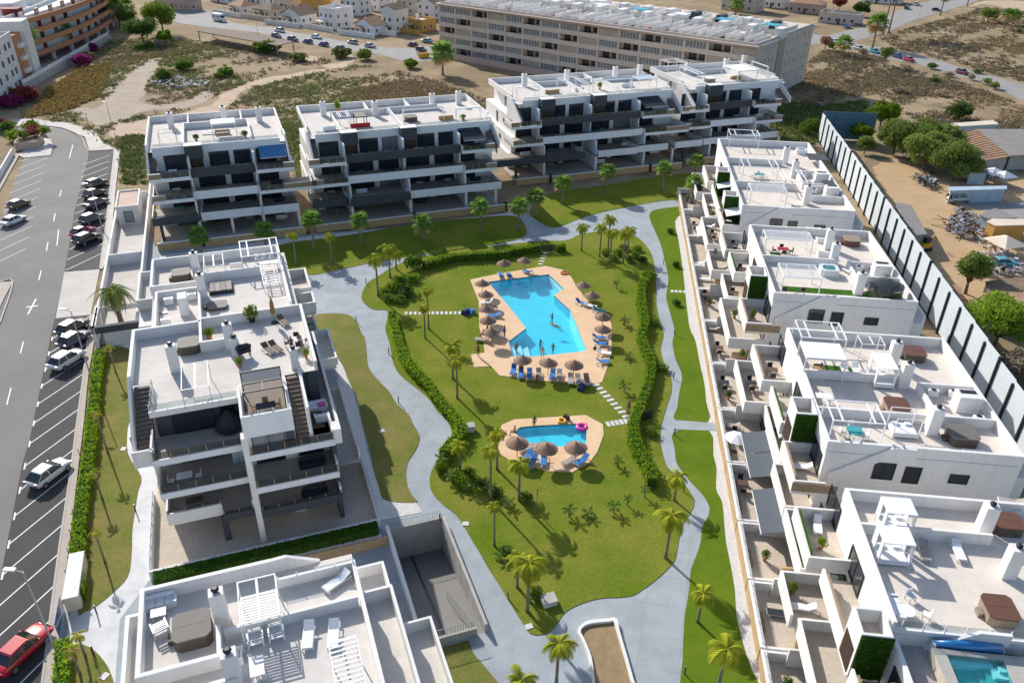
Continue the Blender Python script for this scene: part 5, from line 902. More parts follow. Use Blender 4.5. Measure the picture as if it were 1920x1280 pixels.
for i, c in enumerate([(1020, 738), (1165, 753), (1310, 765)]): parasol(Z5, c, ['left', 'middle', 'right'][i] + ' one of three thatched parasols on the near edge of the large pool', PG1, 1.02)
for i, c in enumerate([(990, 1203), (1155, 1233), (1320, 1228)]): parasol(Z5, c, ['left', 'middle', 'right'][i] + ' one of three thatched parasols on the near edge of the small pool', PG1, 1.06)
def lounger_parts(m, back):
    key = ('lng', m, back)
    def f():
        st = MB().box(-.31, .31, -.55, .72, .30, .35).mesh('seat', m); ct = [(-.65 * math.cos(back), .65 * math.sin(back))]
        bk = MB(); c, s_ = math.cos(back), math.sin(back)
        bk.add([(-.31, 0, 0), (.31, 0, 0), (.31, -.68 * c, .68 * s_), (-.31, -.68 * c, .68 * s_), (-.31, .03 * s_, .05), (.31, .03 * s_, .05), (.31, -.68 * c + .05 * s_, .68 * s_ + .05 * c), (-.31, -.68 * c + .05 * s_, .68 * s_ + .05 * c)], [(0, 3, 2, 1), (4, 5, 6, 7), (0, 1, 5, 4), (1, 2, 6, 5), (2, 3, 7, 6), (3, 0, 4, 7)])
        fr = MB().box(-.35, -.31, -1.15, .76, .25, .30).box(.31, .35, -1.15, .76, .25, .30).box(-.31, .31, .72, .76, .25, .299).box(-.31, .31, -1.15, -1.11, .25, .299)
        return st, bk.mesh('backrest', m), fr.mesh('frame', 'metal_white'), MB().box(-.025, .025, -.03, .03, 0, .25).mesh('leg', 'metal_white')
    return cached(key, f)
def lounger(p, rz, m, label, z=.1, grp=None, back=.6, name='sun_lounger', fm=None):
    e = thing(name, label, 'sun lounger', (p[0], p[1], z), rz, grp); st, bk, fr, lg = lounger_parts(m, back)
    inst('seat', st, e); inst('backrest', bk, e, (0, -.55, .302)); inst('frame', fr, e)
    for x, y in ((-.33, -1.0), (.33, -1.0), (-.33, .62), (.33, .62)): inst('leg', lg, e, (x, y, 0))
    return e
LG = 'sun loungers round the pools'
def lrow(items, lab, n0=0):
    for i, (x, y, deg, m, *zz) in enumerate(items):
        q = P(*Z5(x, y), .4); col = {'blue_fabric': 'blue', 'grey_fabric': 'grey', 'white_fabric': 'white', 'navy_fabric': 'navy', 'teal_fabric': 'green blue'}[m]
        lounger(q, math.radians(deg), m, '%s lounger, %s %s' % (col, ORD[i + n0], lab), .1, LG, rnd.uniform(.35, .9))
lrow([(895, 262, 10, 'blue_fabric'), (942, 265, 8, 'blue_fabric'), (1045, 245, 50, 'blue_fabric')], 'from the left at the far end of the large pool')
lrow([(812, 418, 95, 'white_fabric'), (850, 492, 100, 'blue_fabric'), (855, 592, 95, 'blue_fabric'), (785, 625, 80, 'grey_fabric'), (830, 455, 92, 'grey_fabric')], 'in the left row beside the large pool')
lrow([(1358, 422, -120, 'blue_fabric'), (1408, 438, -115, 'white_fabric'), (1455, 463, -110, 'teal_fabric'), (1458, 615, -95, 'blue_fabric'), (1470, 650, -95, 'blue_fabric'), (1485, 702, -100, 'white_fabric'), (1478, 748, -80, 'blue_fabric')], 'from the far end in the right row')
lrow([(965, 805, 170, 'blue_fabric'), (1008, 822, 175, 'blue_fabric'), (1058, 828, 178, 'blue_fabric'), (1112, 828, 182, 'grey_fabric'), (1185, 832, 170, 'blue_fabric'), (1226, 832, 176, 'grey_fabric'), (1290, 856, 180, 'grey_fabric'), (1332, 858, 180, 'grey_fabric'), (1382, 862, 185, 'grey_fabric')], 'from the left in the near row of the large pool')
lrow([(1035, 1240, 120, 'grey_fabric'), (1040, 1290, 150, 'blue_fabric'), (1072, 1320, 160, 'blue_fabric'), (1138, 1308, 175, 'blue_fabric'), (1275, 1312, 130, 'grey_fabric'), (1345, 1310, 135, 'blue_fabric')], 'from the left in the near row of the small pool')
# inflatables, bags, boxes
def torus(R_, r_, n=18, k=8):
    mb = MB(); mb.add([((R_ + r_ * math.cos(b_)) * math.cos(a), (R_ + r_ * math.cos(b_)) * math.sin(a), r_ * math.sin(b_)) for a in [2 * math.pi * i / n for i in range(n)] for b_ in [2 * math.pi * j / k for j in range(k)]], [(i * k + j, ((i + 1) % n) * k + j, ((i + 1) % n) * k + (j + 1) % k, i * k + (j + 1) % k) for i in range(n) for j in range(k)]); return mb
o = inst('swim_ring', torus(.5, .2).mesh('swim_ring', 'pink_plastic', True), None, (*P(*Z5(1352, 1122))[:2], .06)); tag(o, 'pink inflatable swim ring at the corner of the small pool', 'swim ring')
o = inst('swim_ring', torus(.4, .15).mesh('swim_ring', 'yellow_plastic', True), None, (*P(*Z5(1240, 1095))[:2], .24)); tag(o, 'yellow inflatable ring on the edge of the small pool', 'swim ring')
o = inst('swim_ring', torus(.42, .13).mesh('swim_ring', 'orange_fabric', True), None, (*P(*Z5(1255, 262))[:2], .22), (.2, .1, 0), (1.2, .8, 1)); tag(o, 'orange and white float lying on the far deck corner', 'swim ring')
def bag(p, m, label, sx=.6, sy=.4, sz=.4, z=.1):
    e = thing('beach_bag', label, 'bag', (p[0], p[1], z), rnd.uniform(0, 3)); MB().add([(-sx / 2, -sy / 2, 0), (sx / 2, -sy / 2, 0), (sx / 2, sy / 2, 0), (-sx / 2, sy / 2, 0), (-sx * .42, -sy * .3, sz), (sx * .42, -sy * .3, sz), (sx * .42, sy * .3, sz), (-sx * .42, sy * .3, sz)], [(3, 2, 1, 0), (4, 5, 6, 7), (0, 1, 5, 4), (1, 2, 6, 5), (2, 3, 7, 6), (3, 0, 4, 7)]).make('bag_body', m, e)
    MB().tube([(-sx * .25, 0, sz), (-sx * .2, 0, sz + .2), (sx * .2, 0, sz + .2), (sx * .25, 0, sz)], .015, 4).make('handle', m, e)
bag(P(*Z5(1350, 905)), 'navy_fabric', 'dark blue bag on the grass before the near right loungers', 1.3, .8, .45, .05); bag(P(*Z5(1265, 1078)), 'dark_fabric', 'dark bag beside the small pool', .7, .5, .5); bag(P(*Z5(1425, 685)), 'dark_fabric', 'small dark bag beside the right loungers', .4, .3, .3); bag(P(*Z5(700, 485)), 'navy_fabric', 'dark bundle at the end of the left stepping stones', 1.1, .8, .7, .05); bag(P(*Z5(740, 480)), 'blue_fabric', 'blue bundle at the end of the left stepping stones', .9, .6, .6, .05)
def cabinet(p, rz, label, sx, sy, sz, m='white_concrete'):
    e = thing('utility_box', label, 'utility box', (p[0], p[1], .03), rz); MB().box(-sx / 2, sx / 2, -sy / 2, sy / 2, 0, sz).make('box_body', m, e); MB().box(-sx / 2 - .05, sx / 2 + .05, -sy / 2 - .05, sy / 2 + .05, sz + .001, sz + .08).make('lid', 'concrete', e)
cabinet(P(*Z5(725, 1140)), .2, 'pale concrete box with open lid at the corner of the left hedge', .9, .8, .7); cabinet(P(*Z8(1165, 830)), .35, 'pale concrete service box on the near tip of the lawn', 1.2, 1.0, .5)
for i, (zf, x, y) in enumerate([(Z8, 700, 388), (Z8, 1056, 965), (Z5, 228, 1145), (Z7, 590, 1245), (Z4, 695, 1245)]):
    o = MB().box(-.3, .3, -.25, .25, 0, .08).make('drain_cover', 'white_concrete'); o.location = P(*zf(x, y)) + Vector((0, 0, .02)); o.rotation_euler = (0, 0, .4 * i); tag(o, ['square pale drain cover at the left path edge of the near lawn', 'square pale drain cover at the near tip of the central lawn', 'square pale drain cover on the lawn left of the main path', 'square pale drain cover on the street lawn in the bottom corner', 'square pale drain cover on the street lawn beside the left block'][i], 'drain cover')
# path bollard lights
M_BOL = MB().tube([(0, 0, 0), (0, 0, .8)], .06, 6).mesh('post', 'metal_dark'); M_BLT = MB().lathe([(.07, 0), (.07, .12), (.05, .16)], 8).mesh('lamp_head', 'metal_grey')
bl = [(Z5, (140, 315)), (Z5, (85, 530)), (Z5, (268, 710)), (Z5, (322, 985)), (Z5, (1812, 205)), (Z5, (1872, 600)), (Z5, (1868, 850)), (Z5, (1872, 1165)), (Z8, (938, 810)), (Z7, (545, 890)), (Z7, (525, 1120)), (Z7, (765, 320)), (Z4, (742, 1215)), (Z9, (5, 205)), (Z9, (10, 1230)), (Z8, (555, 370)), (Z5, (1350, 640 - 427))]
for i, (zf, c) in enumerate(bl[:-1]):
    p = P(*zf(*c)); e = thing('bollard_light', ['bollard light on the inner left bend of the path', 'bollard light at the top of the left lawn', 'bollard light beside the left hedge', 'bollard light on the left lawn edge halfway down', 'bollard light on the right path, farthest one', 'bollard light on the right path, second farthest', 'bollard light on the right path, third farthest', 'bollard light where the right path branches', 'bollard light by the near left path', 'bollard light on the white walkway by the street gate', 'bollard light on the near street lawn edge', 'bollard light on the white walkway opposite the terrace', 'bollard light on the white walkway at the far end', 'bollard light at the sharp bend of the right path', 'bollard light at the bottom right path edge', 'bollard light at the corner of the ramp wall'][i], 'light', (p.x, p.y, .02), 0, 'bollard lights along the paths'); inst('post', M_BOL, e); inst('lamp_head', M_BLT, e, (0, 0, .8))
# gates in the pool enclosure
def gate(a, b_, h, label):
    A, B_ = P(*a), P(*b_); L = (B_ - A).length; e = thing('garden_gate', label, 'gate', (A.x, A.y, 0), math.atan2((B_ - A).y, (B_ - A).x))
    for x in (0, L): MB().box(x - .05, x + .05, -.05, .05, 0, h + .1).make('post', 'metal_dark', e)
    n = 10
    for k in range(n): MB().box(.08 + (L - .2) * k / n, .08 + (L - .2) * (k + .75) / n, -.015, .015, .1, h).make('slat', 'metal_dark', e)
    MB().box(.052, L - .052, -.03, -.016, h - .12, h - .04).make('rail', 'metal_dark', e)
gate(Z5(1125, 140), Z5(1198, 138), 1.3, 'black slatted gate in the hedge at the far end of the pool garden'); gate(Z5(1690, 1090), Z5(1745, 1075), 1.3, 'black slatted gate in the right hedge near the small pool')
# ------------------------------------------------------------ people
def person(p, z, rz, pose, label, skin='skin', hair='hair_dark', wear=None, h=1.72):
    s = h / 1.72; V = []; E_ = []; R_ = []
    def add(x, y, zz, r, par=None):
        V.append((x * s, y * s, zz * s)); R_.append(r * s); i = len(V) - 1
        if par is not None: E_.append((par, i))
        return i
    sit = pose == 'sit'; lie = pose == 'lie'; swim = pose == 'swim'
    pel = add(0, 0, .92, .125); wa = add(0, 0, 1.08, .115, pel); ch = add(0, .01, 1.28, .135, wa); sh = add(0, 0, 1.42, .10, ch); nk = add(0, 0, 1.50, .052, sh); hd = add(0, .015, 1.60, .088, nk); add(0, .01, 1.68, .075, hd)
    hands = []
    for sd in (-1, 1):
        if pose == 'walk': el, wr = (sd * .25, -.05 * sd, 1.12), (sd * .27, .10 + .12 * sd, .88)
        elif pose == 'swim': el, wr = (sd * .30, .16, 1.22), (sd * .20, .40, 1.20)
        elif pose == 'sit': el, wr = (sd * .25, .06, 1.12), (sd * .20, .30, 1.02)
        else: el, wr = (sd * .26, -.02, 1.12), (sd * .29, .06, .86)
        a = add(sd * .19, 0, 1.40, .062, sh); b_ = add(*el, .043, a); c = add(*wr, .03, b_); d = (Vector(wr) - Vector(el)).normalized() * .09
        pm = add(*(Vector(wr) + d), .032, c)
        for f in range(4): q = Vector(wr) + d + Vector(((f - 1.5) * .02, .005, 0)); j = add(*(q + d * .5), .010, pm); add(*(q + d * (1.0 - .1 * abs(f - 1)) + Vector((0, .012, 0))), .008, j)
        t = Vector(wr) + d * .4 + Vector((0, .035, 0)); j = add(*t, .011, c); add(*(t + d * .45 + Vector((0, .01, 0))), .009, j)
    for sd in (-1, 1):
        hp = add(sd * .09, 0, .86, .10, pel)
        if sit: kn, an, ft = (sd * .11, .44, .90), (sd * .11, .50, .48), (sd * .11, .66, .43)
        elif pose == 'walk': kn, an, ft = (sd * .10, .10 + .10 * sd, .50), (sd * .10, -.02 + .22 * sd, .09), (sd * .10, .14 + .22 * sd, .03)
        else: kn, an, ft = (sd * .10, .02, .50), (sd * .10, -.01, .08), (sd * .11, .14, .03)
        k = add(*kn, .062, hp); cf = add(*((Vector(kn) * .65 + Vector(an) * .35) + Vector((0, -.015, 0))), .056, k); a = add(*an, .036, cf); add(*ft, .034, a)
    me = bpy.data.meshes.new('person'); me.from_pydata(V, E_, []); me.materials.append(MAT[skin])
    o = bpy.data.objects.new('person', me); link(o); md = o.modifiers.new('skin', 'SKIN'); ly = me.skin_vertices[0]
    for i, r in enumerate(R_): ly.data[i].radius = (r, r)
    ly.data[0].use_root = True; md.use_smooth_shade = True; sb = o.modifiers.new('sub', 'SUBSURF'); sb.levels = 1; sb.render_levels = 1
    o.location = (p[0], p[1], z); o.rotation_euler = (math.radians(-82) if lie else 0, 0, rz)
    tag(o, label, 'person', 'people in the garden')
    hm = MB().lathe([(.085, 1.585), (.100, 1.63), (.085, 1.70), (.03, 1.735)], 10).mesh('hair', hair, True); hh = inst('hair', hm, o, (0, -.012 * s, 0), (0, 0, 0), (s, s, s))
    MB().lathe([(.012, 1.60), (.018, 1.61), (.008, 1.64)], 6, 0, .105).make('nose', skin, o).scale = (s, s, s)
    if wear:
        MB().lathe([(.15, .80), (.158, .90), (.150, 1.0)], 12).make('swimwear', wear, o, True).scale = (s, s * .92, s)
        if rnd.random() < .5 or pose == 'sit': MB().lathe([(.15, 1.20), (.158, 1.27), (.15, 1.33)], 12).make('top', wear, o, True).scale = (s, s * .9, s)
    return o
def pz(zf, c, z=.1): q = P(*zf(*c), z); return (q.x, q.y)
person(pz(Z5, (918, 615)), .1, 2.0, 'stand', 'man standing on the left deck in dark trunks', 'skin_tan', 'hair_dark', 'navy_fabric', 1.78)
person(pz(Z5, (820, 600)), -.30, 1.2, 'sit', 'person sitting under the last left parasol, the farther of two', 'skin', 'hair_dark', 'dark_fabric')
person(pz(Z5, (800, 618)), -.30, .9, 'sit', 'person sitting under the last left parasol, the nearer of two', 'skin_tan', 'hair_fair', 'red_fabric')
person(pz(Z5, (770, 722)), .1, 2.6, 'stand', 'person standing at the outdoor shower corner of the deck', 'skin_tan', 'hair_dark', 'dark_fabric', 1.75)
person(pz(Z5, (985, 705), -.6), -.65, .5, 'walk', 'person wading down the pool steps', 'skin', 'hair_dark', 'navy_fabric')
person(pz(Z5, (1130, 732)), .1, 2.9, 'walk', 'woman walking on the near pool edge in light clothes', 'skin', 'hair_dark', 'white_fabric')
for i, (c, r) in enumerate([((1187, 492), 1.0), ((1192, 662), 2.5), ((1120, 640), 4.0)]):
    person(pz(Z5, c, 0), -1.36, r, 'swim', ['swimmer in the far middle of the large pool', 'swimmer near the close right end of the large pool', 'swimmer near the steps of the large pool'][i], 'skin_tan', 'hair_dark', 'dark_fabric')
q = pz(Z5, (1235, 560), 0); person(q, -.02, 1.1, 'lie', 'person floating on the back in the middle of the large pool', 'skin', 'hair_fair', 'white_fabric')
person(pz(Z5, (1100, 838)), .42, 3.1, 'lie', 'sunbather lying on the grey lounger in the near row', 'skin_tan', 'hair_dark', 'dark_fabric', 1.6)
person(pz(Z5, (1380, 868)), -.40, 3.3, 'sit', 'person in orange sitting on the last lounger of the near row', 'skin', 'hair_dark', 'orange_fabric')
person(pz(Z5, (1010, 812)), -.40, 3.0, 'sit', 'person in dark clothes sitting below the left near parasol', 'skin_tan', 'hair_dark', 'dark_fabric')
person(pz(Z5, (1612, 1040), .05), .05, 2.4, 'walk', 'person walking on the stepping stones towards the right gate, ahead', 'skin_tan', 'hair_dark', 'red_fabric')
person(pz(Z5, (1610, 1068), .05), .05, 2.6, 'walk', 'child walking behind on the stepping stones', 'skin', 'hair_fair', 'dark_fabric', 1.3)
person(pz(Z5, (1085, 1118)), .0, 3.2, 'walk', 'person in dark clothes stepping into the far side of the small pool', 'skin_tan', 'hair_dark', 'dark_fabric', 1.6)
person(pz(Z5, (975, 1168)), -.3, 1.4, 'sit', 'person sitting at the left end of the small pool', 'skin', 'hair_dark', 'navy_fabric')
# ------------------------------------------------------------ cars
def car_meshes(kind, paint):
    def f():
        L, W, H, hood, deck, wb, rf0, rf1, rb, wf = {'suv': (4.4, 1.84, 1.64, .98, 1.02, 2.65, .30, -1.35, -2.0, 1.12), 'hatch': (4.1, 1.77, 1.48, .88, .95, 2.55, .15, -1.05, -1.88, 1.12), 'sedan': (4.55, 1.80, 1.43, .86, .96, 2.7, .35, -1.0, -1.75, 1.15), 'van': (4.4, 1.85, 1.85, 1.02, 1.1, 2.75, .75, -1.9, -2.1, 1.35)}[kind]
        h = L / 2; st = [(-h, .62, .80 * deck / .95, .86), (-h + .10, .42, deck * .95, .95), (-h + .5, .30, deck, 1.0), (-.6, .26, deck - .01, 1.0), (.5, .26, deck - .03, 1.0), (wf, .28, hood + .02, 1.0), (h - .55, .30, hood - .06, .98), (h - .14, .36, hood - .16, .90), (h, .48, hood - .32, .78)]
        mb = MB(); n = 9; w = W / 2
        for x, zb, zt, k in st:
            a = w * k; mb.v += [(x, -a * .9, zb), (x, -a, zb + .16), (x, -a, (zb + zt) / 2 + .08), (x, -a * .95, zt - .06), (x, -a * .8, zt), (x, a * .8, zt), (x, a * .95, zt - .06), (x, a, (zb + zt) / 2 + .08), (x, a, zb + .16), (x, a * .9, zb)]
        n = 10
        for i in range(len(st) - 1): mb.f += [(i * n + k, i * n + (k + 1) % n, (i + 1) * n + (k + 1) % n, (i + 1) * n + k) for k in range(n)]
        mb.f += [tuple(range(n - 1, -1, -1)), tuple((len(st) - 1) * n + k for k in range(n))]
        body = mb.mesh('body', paint, True)
        b0, b1 = deck - .03, H - .05; wt, wb_ = w * .66, w * .90; g = MB()
        g.add([(rb, -wb_, b0), (wf - .02, -wb_, b0 - .02), (wf - .02, wb_, b0 - .02), (rb, wb_, b0), (rf1, -wt, b1), (rf0, -wt, b1), (rf0, wt, b1), (rf1, wt, b1)], [(3, 2, 1, 0), (4, 5, 6, 7), (0, 1, 5, 4), (1, 2, 6, 5), (2, 3, 7, 6), (3, 0, 4, 7)])
        ro = MB(); c = .06
        ro.add([(rf1 - .16, -wt - .05, b1 - .03), (rf0 + .06, -wt - .05, b1 - .03), (rf0 + .06, wt + .05, b1 - .03), (rf1 - .16, wt + .05, b1 - .03), (rf1 - .05, -wt + .06, b1 + c), (rf0 - .10, -wt + .06, b1 + c), (rf0 - .10, wt - .06, b1 + c), (rf1 - .05, wt - .06, b1 + c)], [(3, 2, 1, 0), (4, 5, 6, 7), (0, 1, 5, 4), (1, 2, 6, 5), (2, 3, 7, 6), (3, 0, 4, 7)])
        pl = []
        for s in (-1, 1):
            q = MB()
            for xb, xt in ((wf - .05, rf0), ((wf + rb) / 2 - .1, (rf0 + rf1) / 2 - .05), (rb + .04, rf1)): q.add([(xb - .04, s * (wb_ + .012), b0), (xb + .05, s * (wb_ + .012), b0), (xt + .05, s * (wt + .02), b1), (xt - .04, s * (wt + .02), b1)], [(0, 1, 2, 3)] if s < 0 else [(3, 2, 1, 0)])
            pl.append(q.mesh('pillars', paint))
        ty = MB(); rr = .33 if kind != 'suv' else .36
        ty.add([(rr * math.cos(a) * q, y, rr * math.sin(a) * q) for y, q in ((-.11, .86), (-.09, 1), (.09, 1), (.11, .86)) for a in [2 * math.pi * k / 14 for k in range(14)]], [(i * 14 + k, (i + 1) * 14 + k, (i + 1) * 14 + (k + 1) % 14, i * 14 + (k + 1) % 14) for i in range(3) for k in range(14)] + [tuple(range(14)), tuple(42 + k for k in range(13, -1, -1))])
        rm = MB(); rm.add([(rr * .66 * math.cos(a), y, rr * .66 * math.sin(a)) for y in (-.118, .118) for a in [2 * math.pi * k / 10 for k in range(10)]], [tuple(range(10)), tuple(range(19, 9, -1))] + [(k, 10 + k, 10 + (k + 1) % 10, (k + 1) % 10) for k in range(10)])
        hl = MB().box(-.06, .06, -.14, .14, -.05, .04).mesh('headlight', 'lamp_lens'); tl = MB().box(-.06, .05, -.14, .14, -.12, .12).mesh('tail_light', 'tail_lens')
        mr = MB().box(-.05, .04, -.07, .07, -.04, .06).mesh('mirror', paint)
        return dict(body=body, glass=g.mesh('windows', 'car_glass'), roof=ro.mesh('roof', paint), pl=pl, ty=ty.mesh('tyre', 'tyre'), rm=rm.mesh('rim', 'rim'), hl=hl, tl=tl, mr=mr, d=(L, W, hood, deck, wb, rr, wf, wb_))
    return cached(('car', kind, paint), f)
def car(p, az, kind, paint, label, grp=None, z=.012, s=1.0):
    m = car_meshes(kind, paint); L, W, hood, deck, wb, rr, wf, wbb = m['d']
    e = thing('parked_car' if kind != 'van' else 'parked_van', label, 'car' if kind != 'van' else 'van', (p[0], p[1], z), math.pi / 2 - az, grp); e.scale = (s, s, s)
    b = inst('body', m['body'], e); inst('windows', m['glass'], e); inst('roof', m['roof'], e)
    for q in m['pl']: inst('pillars', q, e)
    for x in (-wb / 2 - .02, wb / 2):
        for y in (-W / 2 + .09, W / 2 - .09): w = inst('wheel', m['ty'], e, (x, y, rr)); inst('rim', m['rm'], w)
    for y in (-1, 1): inst('headlight', m['hl'], e, (L / 2 - .10, y * (W / 2 - .34), hood - .30)); inst('tail_light', m['tl'], e, (-L / 2 + .04, y * (W / 2 - .24), deck - .18)); inst('mirror', m['mr'], e, (wf - .25, y * (wbb + .08), deck + .03))
def azof(a, b_): return math.atan2(b_.x - a.x, b_.y - a.y)
PA = azof(P(*Z4(235, 890)), P(*Z4(475, 735))); PB = azof(P(*Z4(378, 180)), P(*Z4(575, 90))); PC = azof(P(*Z1(20, 1190)), P(*Z1(215, 1110)))
CG = 'cars parked along the street'
def cp(zf, x, y, az, kind, paint, label, s=1.0): q = P(*zf(x, y), .6); car(q, az, kind, paint, label, CG, .012, s)
cp(Z1, 540, 1035, PB, 'suv', 'car_black', 'black car farthest from the camera in the street parking row', 1.05)
cp(Z1, 533, 1090, PB, 'hatch', 'car_black', 'black hatchback, second farthest in the street parking row', 1.1)
cp(Z1, 540, 1140, PB, 'sedan', 'car_glare_navy', 'dark grey saloon, third farthest in the street parking row', 1.05)
cp(Z1, 515, 1230, PB, 'suv', 'car_glare_navy', 'dark grey car behind the magenta one in the street row')
cp(Z4, 465, 22, PB, 'hatch', 'car_magenta', 'magenta red car in the street parking row', 1.05)
cp(Z4, 490, 62, PB, 'suv', 'car_black', 'black car in front of the magenta one in the street row', 1.05)
cp(Z4, 410, 560, PA, 'suv', 'car_black', 'black car with bright roof nearest the pale driveway', 1.02)
cp(Z4, 420, 625, PA, 'suv', 'car_glare_navy', 'dark estate car between the black and the white cars')
cp(Z4, 378, 740, PA, 'suv', 'car_white', 'white off-road car in the street parking row under the lamp', 1.05)
cp(Z7, 275, 98, PA, 'hatch', 'car_white', 'white hatchback parked alone in the street parking row', 1.08)
cp(Z7, 118, 1090, PA, 'sedan', 'car_red', 'bright red car in the bottom left corner', 1.08)
cp(Z1, 105, 1148, PC, 'hatch', 'car_bronze', 'bronze car parked on the left side of the street', 1.0); cp(Z1, 75, 1238, PC, 'sedan', 'car_white', 'white sports car parked on the left side of the street', 1.0)
FRD = azof(P(*ZA(430, 180)), P(*ZA(1500, 360)))
for x, y, k, c, l in [(782, 218, 'suv', 'car_white', 'white off-road car on the far street beside the villas'), (760, 257, 'hatch', 'car_blue', 'blue hatchback half behind the dark canopy roof'), (880, 283, 'suv', 'car_glare_navy', 'dark car right of the canopy roof on the far street'), (985, 298, 'hatch', 'car_blue', 'dark blue car, second right of the canopy roof'), (1050, 265, 'sedan', 'car_white', 'white low car on the far side of the far street'), (1100, 318, 'hatch', 'car_blue', 'blue car, third right of the canopy roof'), (1230, 347, 'hatch', 'car_black', 'black car, last of the near side row on the far street'), (1310, 303, 'hatch', 'car_silver', 'silver car before the white villa wall'), (1435, 328, 'sedan', 'car_silver', 'silver saloon right of the other silver car'), (1740, 322, 'hatch', 'car_black', 'dark car beside the teal one at the street corner'), (1845, 294, 'sedan', 'car_teal', 'teal car at the corner of the beige block'), (1805, 357, 'hatch', 'car_black', 'dark car behind the yellow skip')]:
    q = P(*ZA(x, y), .6); car(q, FRD + (math.pi if rnd.random() < .5 else 0), k, c, l, 'cars on the far street', -.02, 1.0)
F2 = azof(P(*ZB(480, 300)), P(*ZB(1100, 80))); F3 = azof(P(*ZB(350, 415)), P(*ZB(1500, 690)))
for x, y, k, c, l, a in [(330, 238, 'sedan', 'car_sky', 'bright blue car on the street beyond the beige block', F2), (425, 215, 'hatch', 'car_glare_navy', 'grey car behind the bright blue one', F2), (955, 38, 'suv', 'car_white', 'white car under the palms at the top right', F2), (868, 72, 'hatch', 'car_black', 'dark car beside the white one at the top right', F2), (1130, 88, 'hatch', 'car_black', 'dark car beside the trunk at the field corner', F2 + 1.2), (225, 378, 'suv', 'car_silver', 'silver car half hidden behind the palm by the beige block', F3), (435, 433, 'sedan', 'car_silver', 'silver car at the start of the pale field road', F3), (575, 462, 'hatch', 'car_teal', 'teal car on the pale field road behind a shrub', F3), (785, 505, 'hatch', 'car_blue', 'blue car on the pale field road', F3), (885, 535, 'hatch', 'car_red', 'bright red car on the pale field road', F3), (1365, 650, 'suv', 'car_maroon', 'maroon car alone on the pale field road', F3)]:
    q = P(*ZB(x, y), .6); car(q, a, k, c, l, 'cars on the far right roads', -.01, 1.0)
q = P(*ZD(1330, 825), .7); car(q, 1.35, 'van', 'car_silver', 'silver van parked before the long pale container', None, -.02, 1.02)
q = P(*ZE(905, 425), .9); car(q, 1.5, 'sedan', 'car_teal', 'wrecked teal car on top of the scrap heap', None, .4, 1.0)
for i, (x, y, c) in enumerate([(1030, 130, 'car_black'), (1130, 150, 'car_white'), (385, 470, 'car_blue')]): q = P(*ZC(x, y), .6); car(q, .5, 'hatch', c, ['dark car parked between the palms beyond the salmon building', 'white car parked between the palms beyond the salmon building', 'blue car in the shade under the salmon building'][i], None, -.02)
# camper van
q = P(*ZA(350, 130), 1.2); e = thing('camper_van', 'white camper van standing at the end of the far street', 'camper van', (q.x, q.y, -.02), math.pi / 2 - FRD)
MB().xprism([(-1.1, .45), (1.1, .45), (1.1, 2.6), (.95, 2.8), (-.95, 2.8), (-1.1, 2.6)], -3.2, 1.6).make('body', 'car_white', e); MB().yprism([(1.602, .45), (3.2, .5), (3.2, 1.1), (2.5, 1.35), (1.602, 2.2)], -1.0, 1.0).make('cab', 'car_white', e); MB().add([(2.46, -.85, 1.42), (2.46, .85, 1.42), (1.66, .8, 2.18), (1.66, -.8, 2.18)], [(0, 1, 2, 3)]).make('windscreen', 'car_glass', e)
for x in (-2.0, 2.2):
    for y in (-.95, .95): inst('wheel', car_meshes('suv', 'car_white')['ty'], e, (x, y, .36))
for x in (-2.4, -.8, .6): MB().box(x, x + .9, -1.115, -1.1015, 1.5, 2.1).make('window', 'car_glass', e)
# yellow skip
q = P(*ZA(1820, 400), .6); e = thing('skip', 'yellow waste skip at the street corner by the beige block', 'skip', (q.x, q.y, -.02), .5)
MB().add([(-1.4, -.8, 0), (1.4, -.8, 0), (1.4, .8, 0), (-1.4, .8, 0), (-2.1, -1, 1.4), (2.1, -1, 1.4), (2.1, 1, 1.4), (-2.1, 1, 1.4)], [(3, 2, 1, 0), (0, 1, 5, 4), (1, 2, 6, 5), (2, 3, 7, 6), (3, 0, 4, 7)]).make('hopper', 'yellow_plastic', e); MB().box(-1.95, 1.95, -.9, .9, 1.0, 1.2).make('rubble', 'ochre', e)
# ------------------------------------------------------------ street lamps
def lamp(base, top, label, arm, z0=.1):
    p = P(*base); h = plumb(base, top); e = thing('street_lamp', label, 'street lamp', (p.x, p.y, 0), 0, 'street lamps')
    MB().tube([(0, 0, 0), (0, 0, h * .5), (0, 0, h)], [.09, .07, .05], 8).make('pole', 'galvanised', e)
    if arm: MB().tube([(0, 0, h - .02), (arm[0], arm[1], h + .15)], .035, 6).make('arm', 'galvanised', e); a = math.atan2(arm[1], arm[0]); o = MB().box(-.2, .65, -.15, .15, -.06, .08).make('lamp_head', 'metal_white', e); o.location = (arm[0], arm[1], h + .17); o.rotation_euler = (0, 0, a)
    else: MB().lathe([(.12, h), (.28, h + .15), (.28, h + .4), (.1, h + .5)], 8).make('lamp_head', 'metal_white', e)
lamp((172, 712), (132, 583), 'street lamp standing by the white off-road car', (-.7, .1)); lamp((106, 1222), (40, 1073), 'street lamp above the red car at the bottom left', (-.7, .05)); lamp((192, 430), (178, 345), 'street lamp between the dark cars in the far parking row', (-.6, 0))
lamp(ZB(1490, 610), ZB(1575, 265), 'tall lamp post beside the pale field road', None); lamp(ZC(370, 760), ZC(342, 655), 'lamp post beside the wall of the left white building', None); lamp(Z1(620, 670), Z1(598, 580), 'lamp post at the edge of the bare field behind the street', (-.5, .2))
lamp(ZB(970, 175), ZB(985, 70), 'lamp post at the field edge of the upper right street', (-.5, 0)); lamp(ZA(630, 250), ZA(615, 110), 'pole beside the canopy roof on the far street', (-.4, 0))
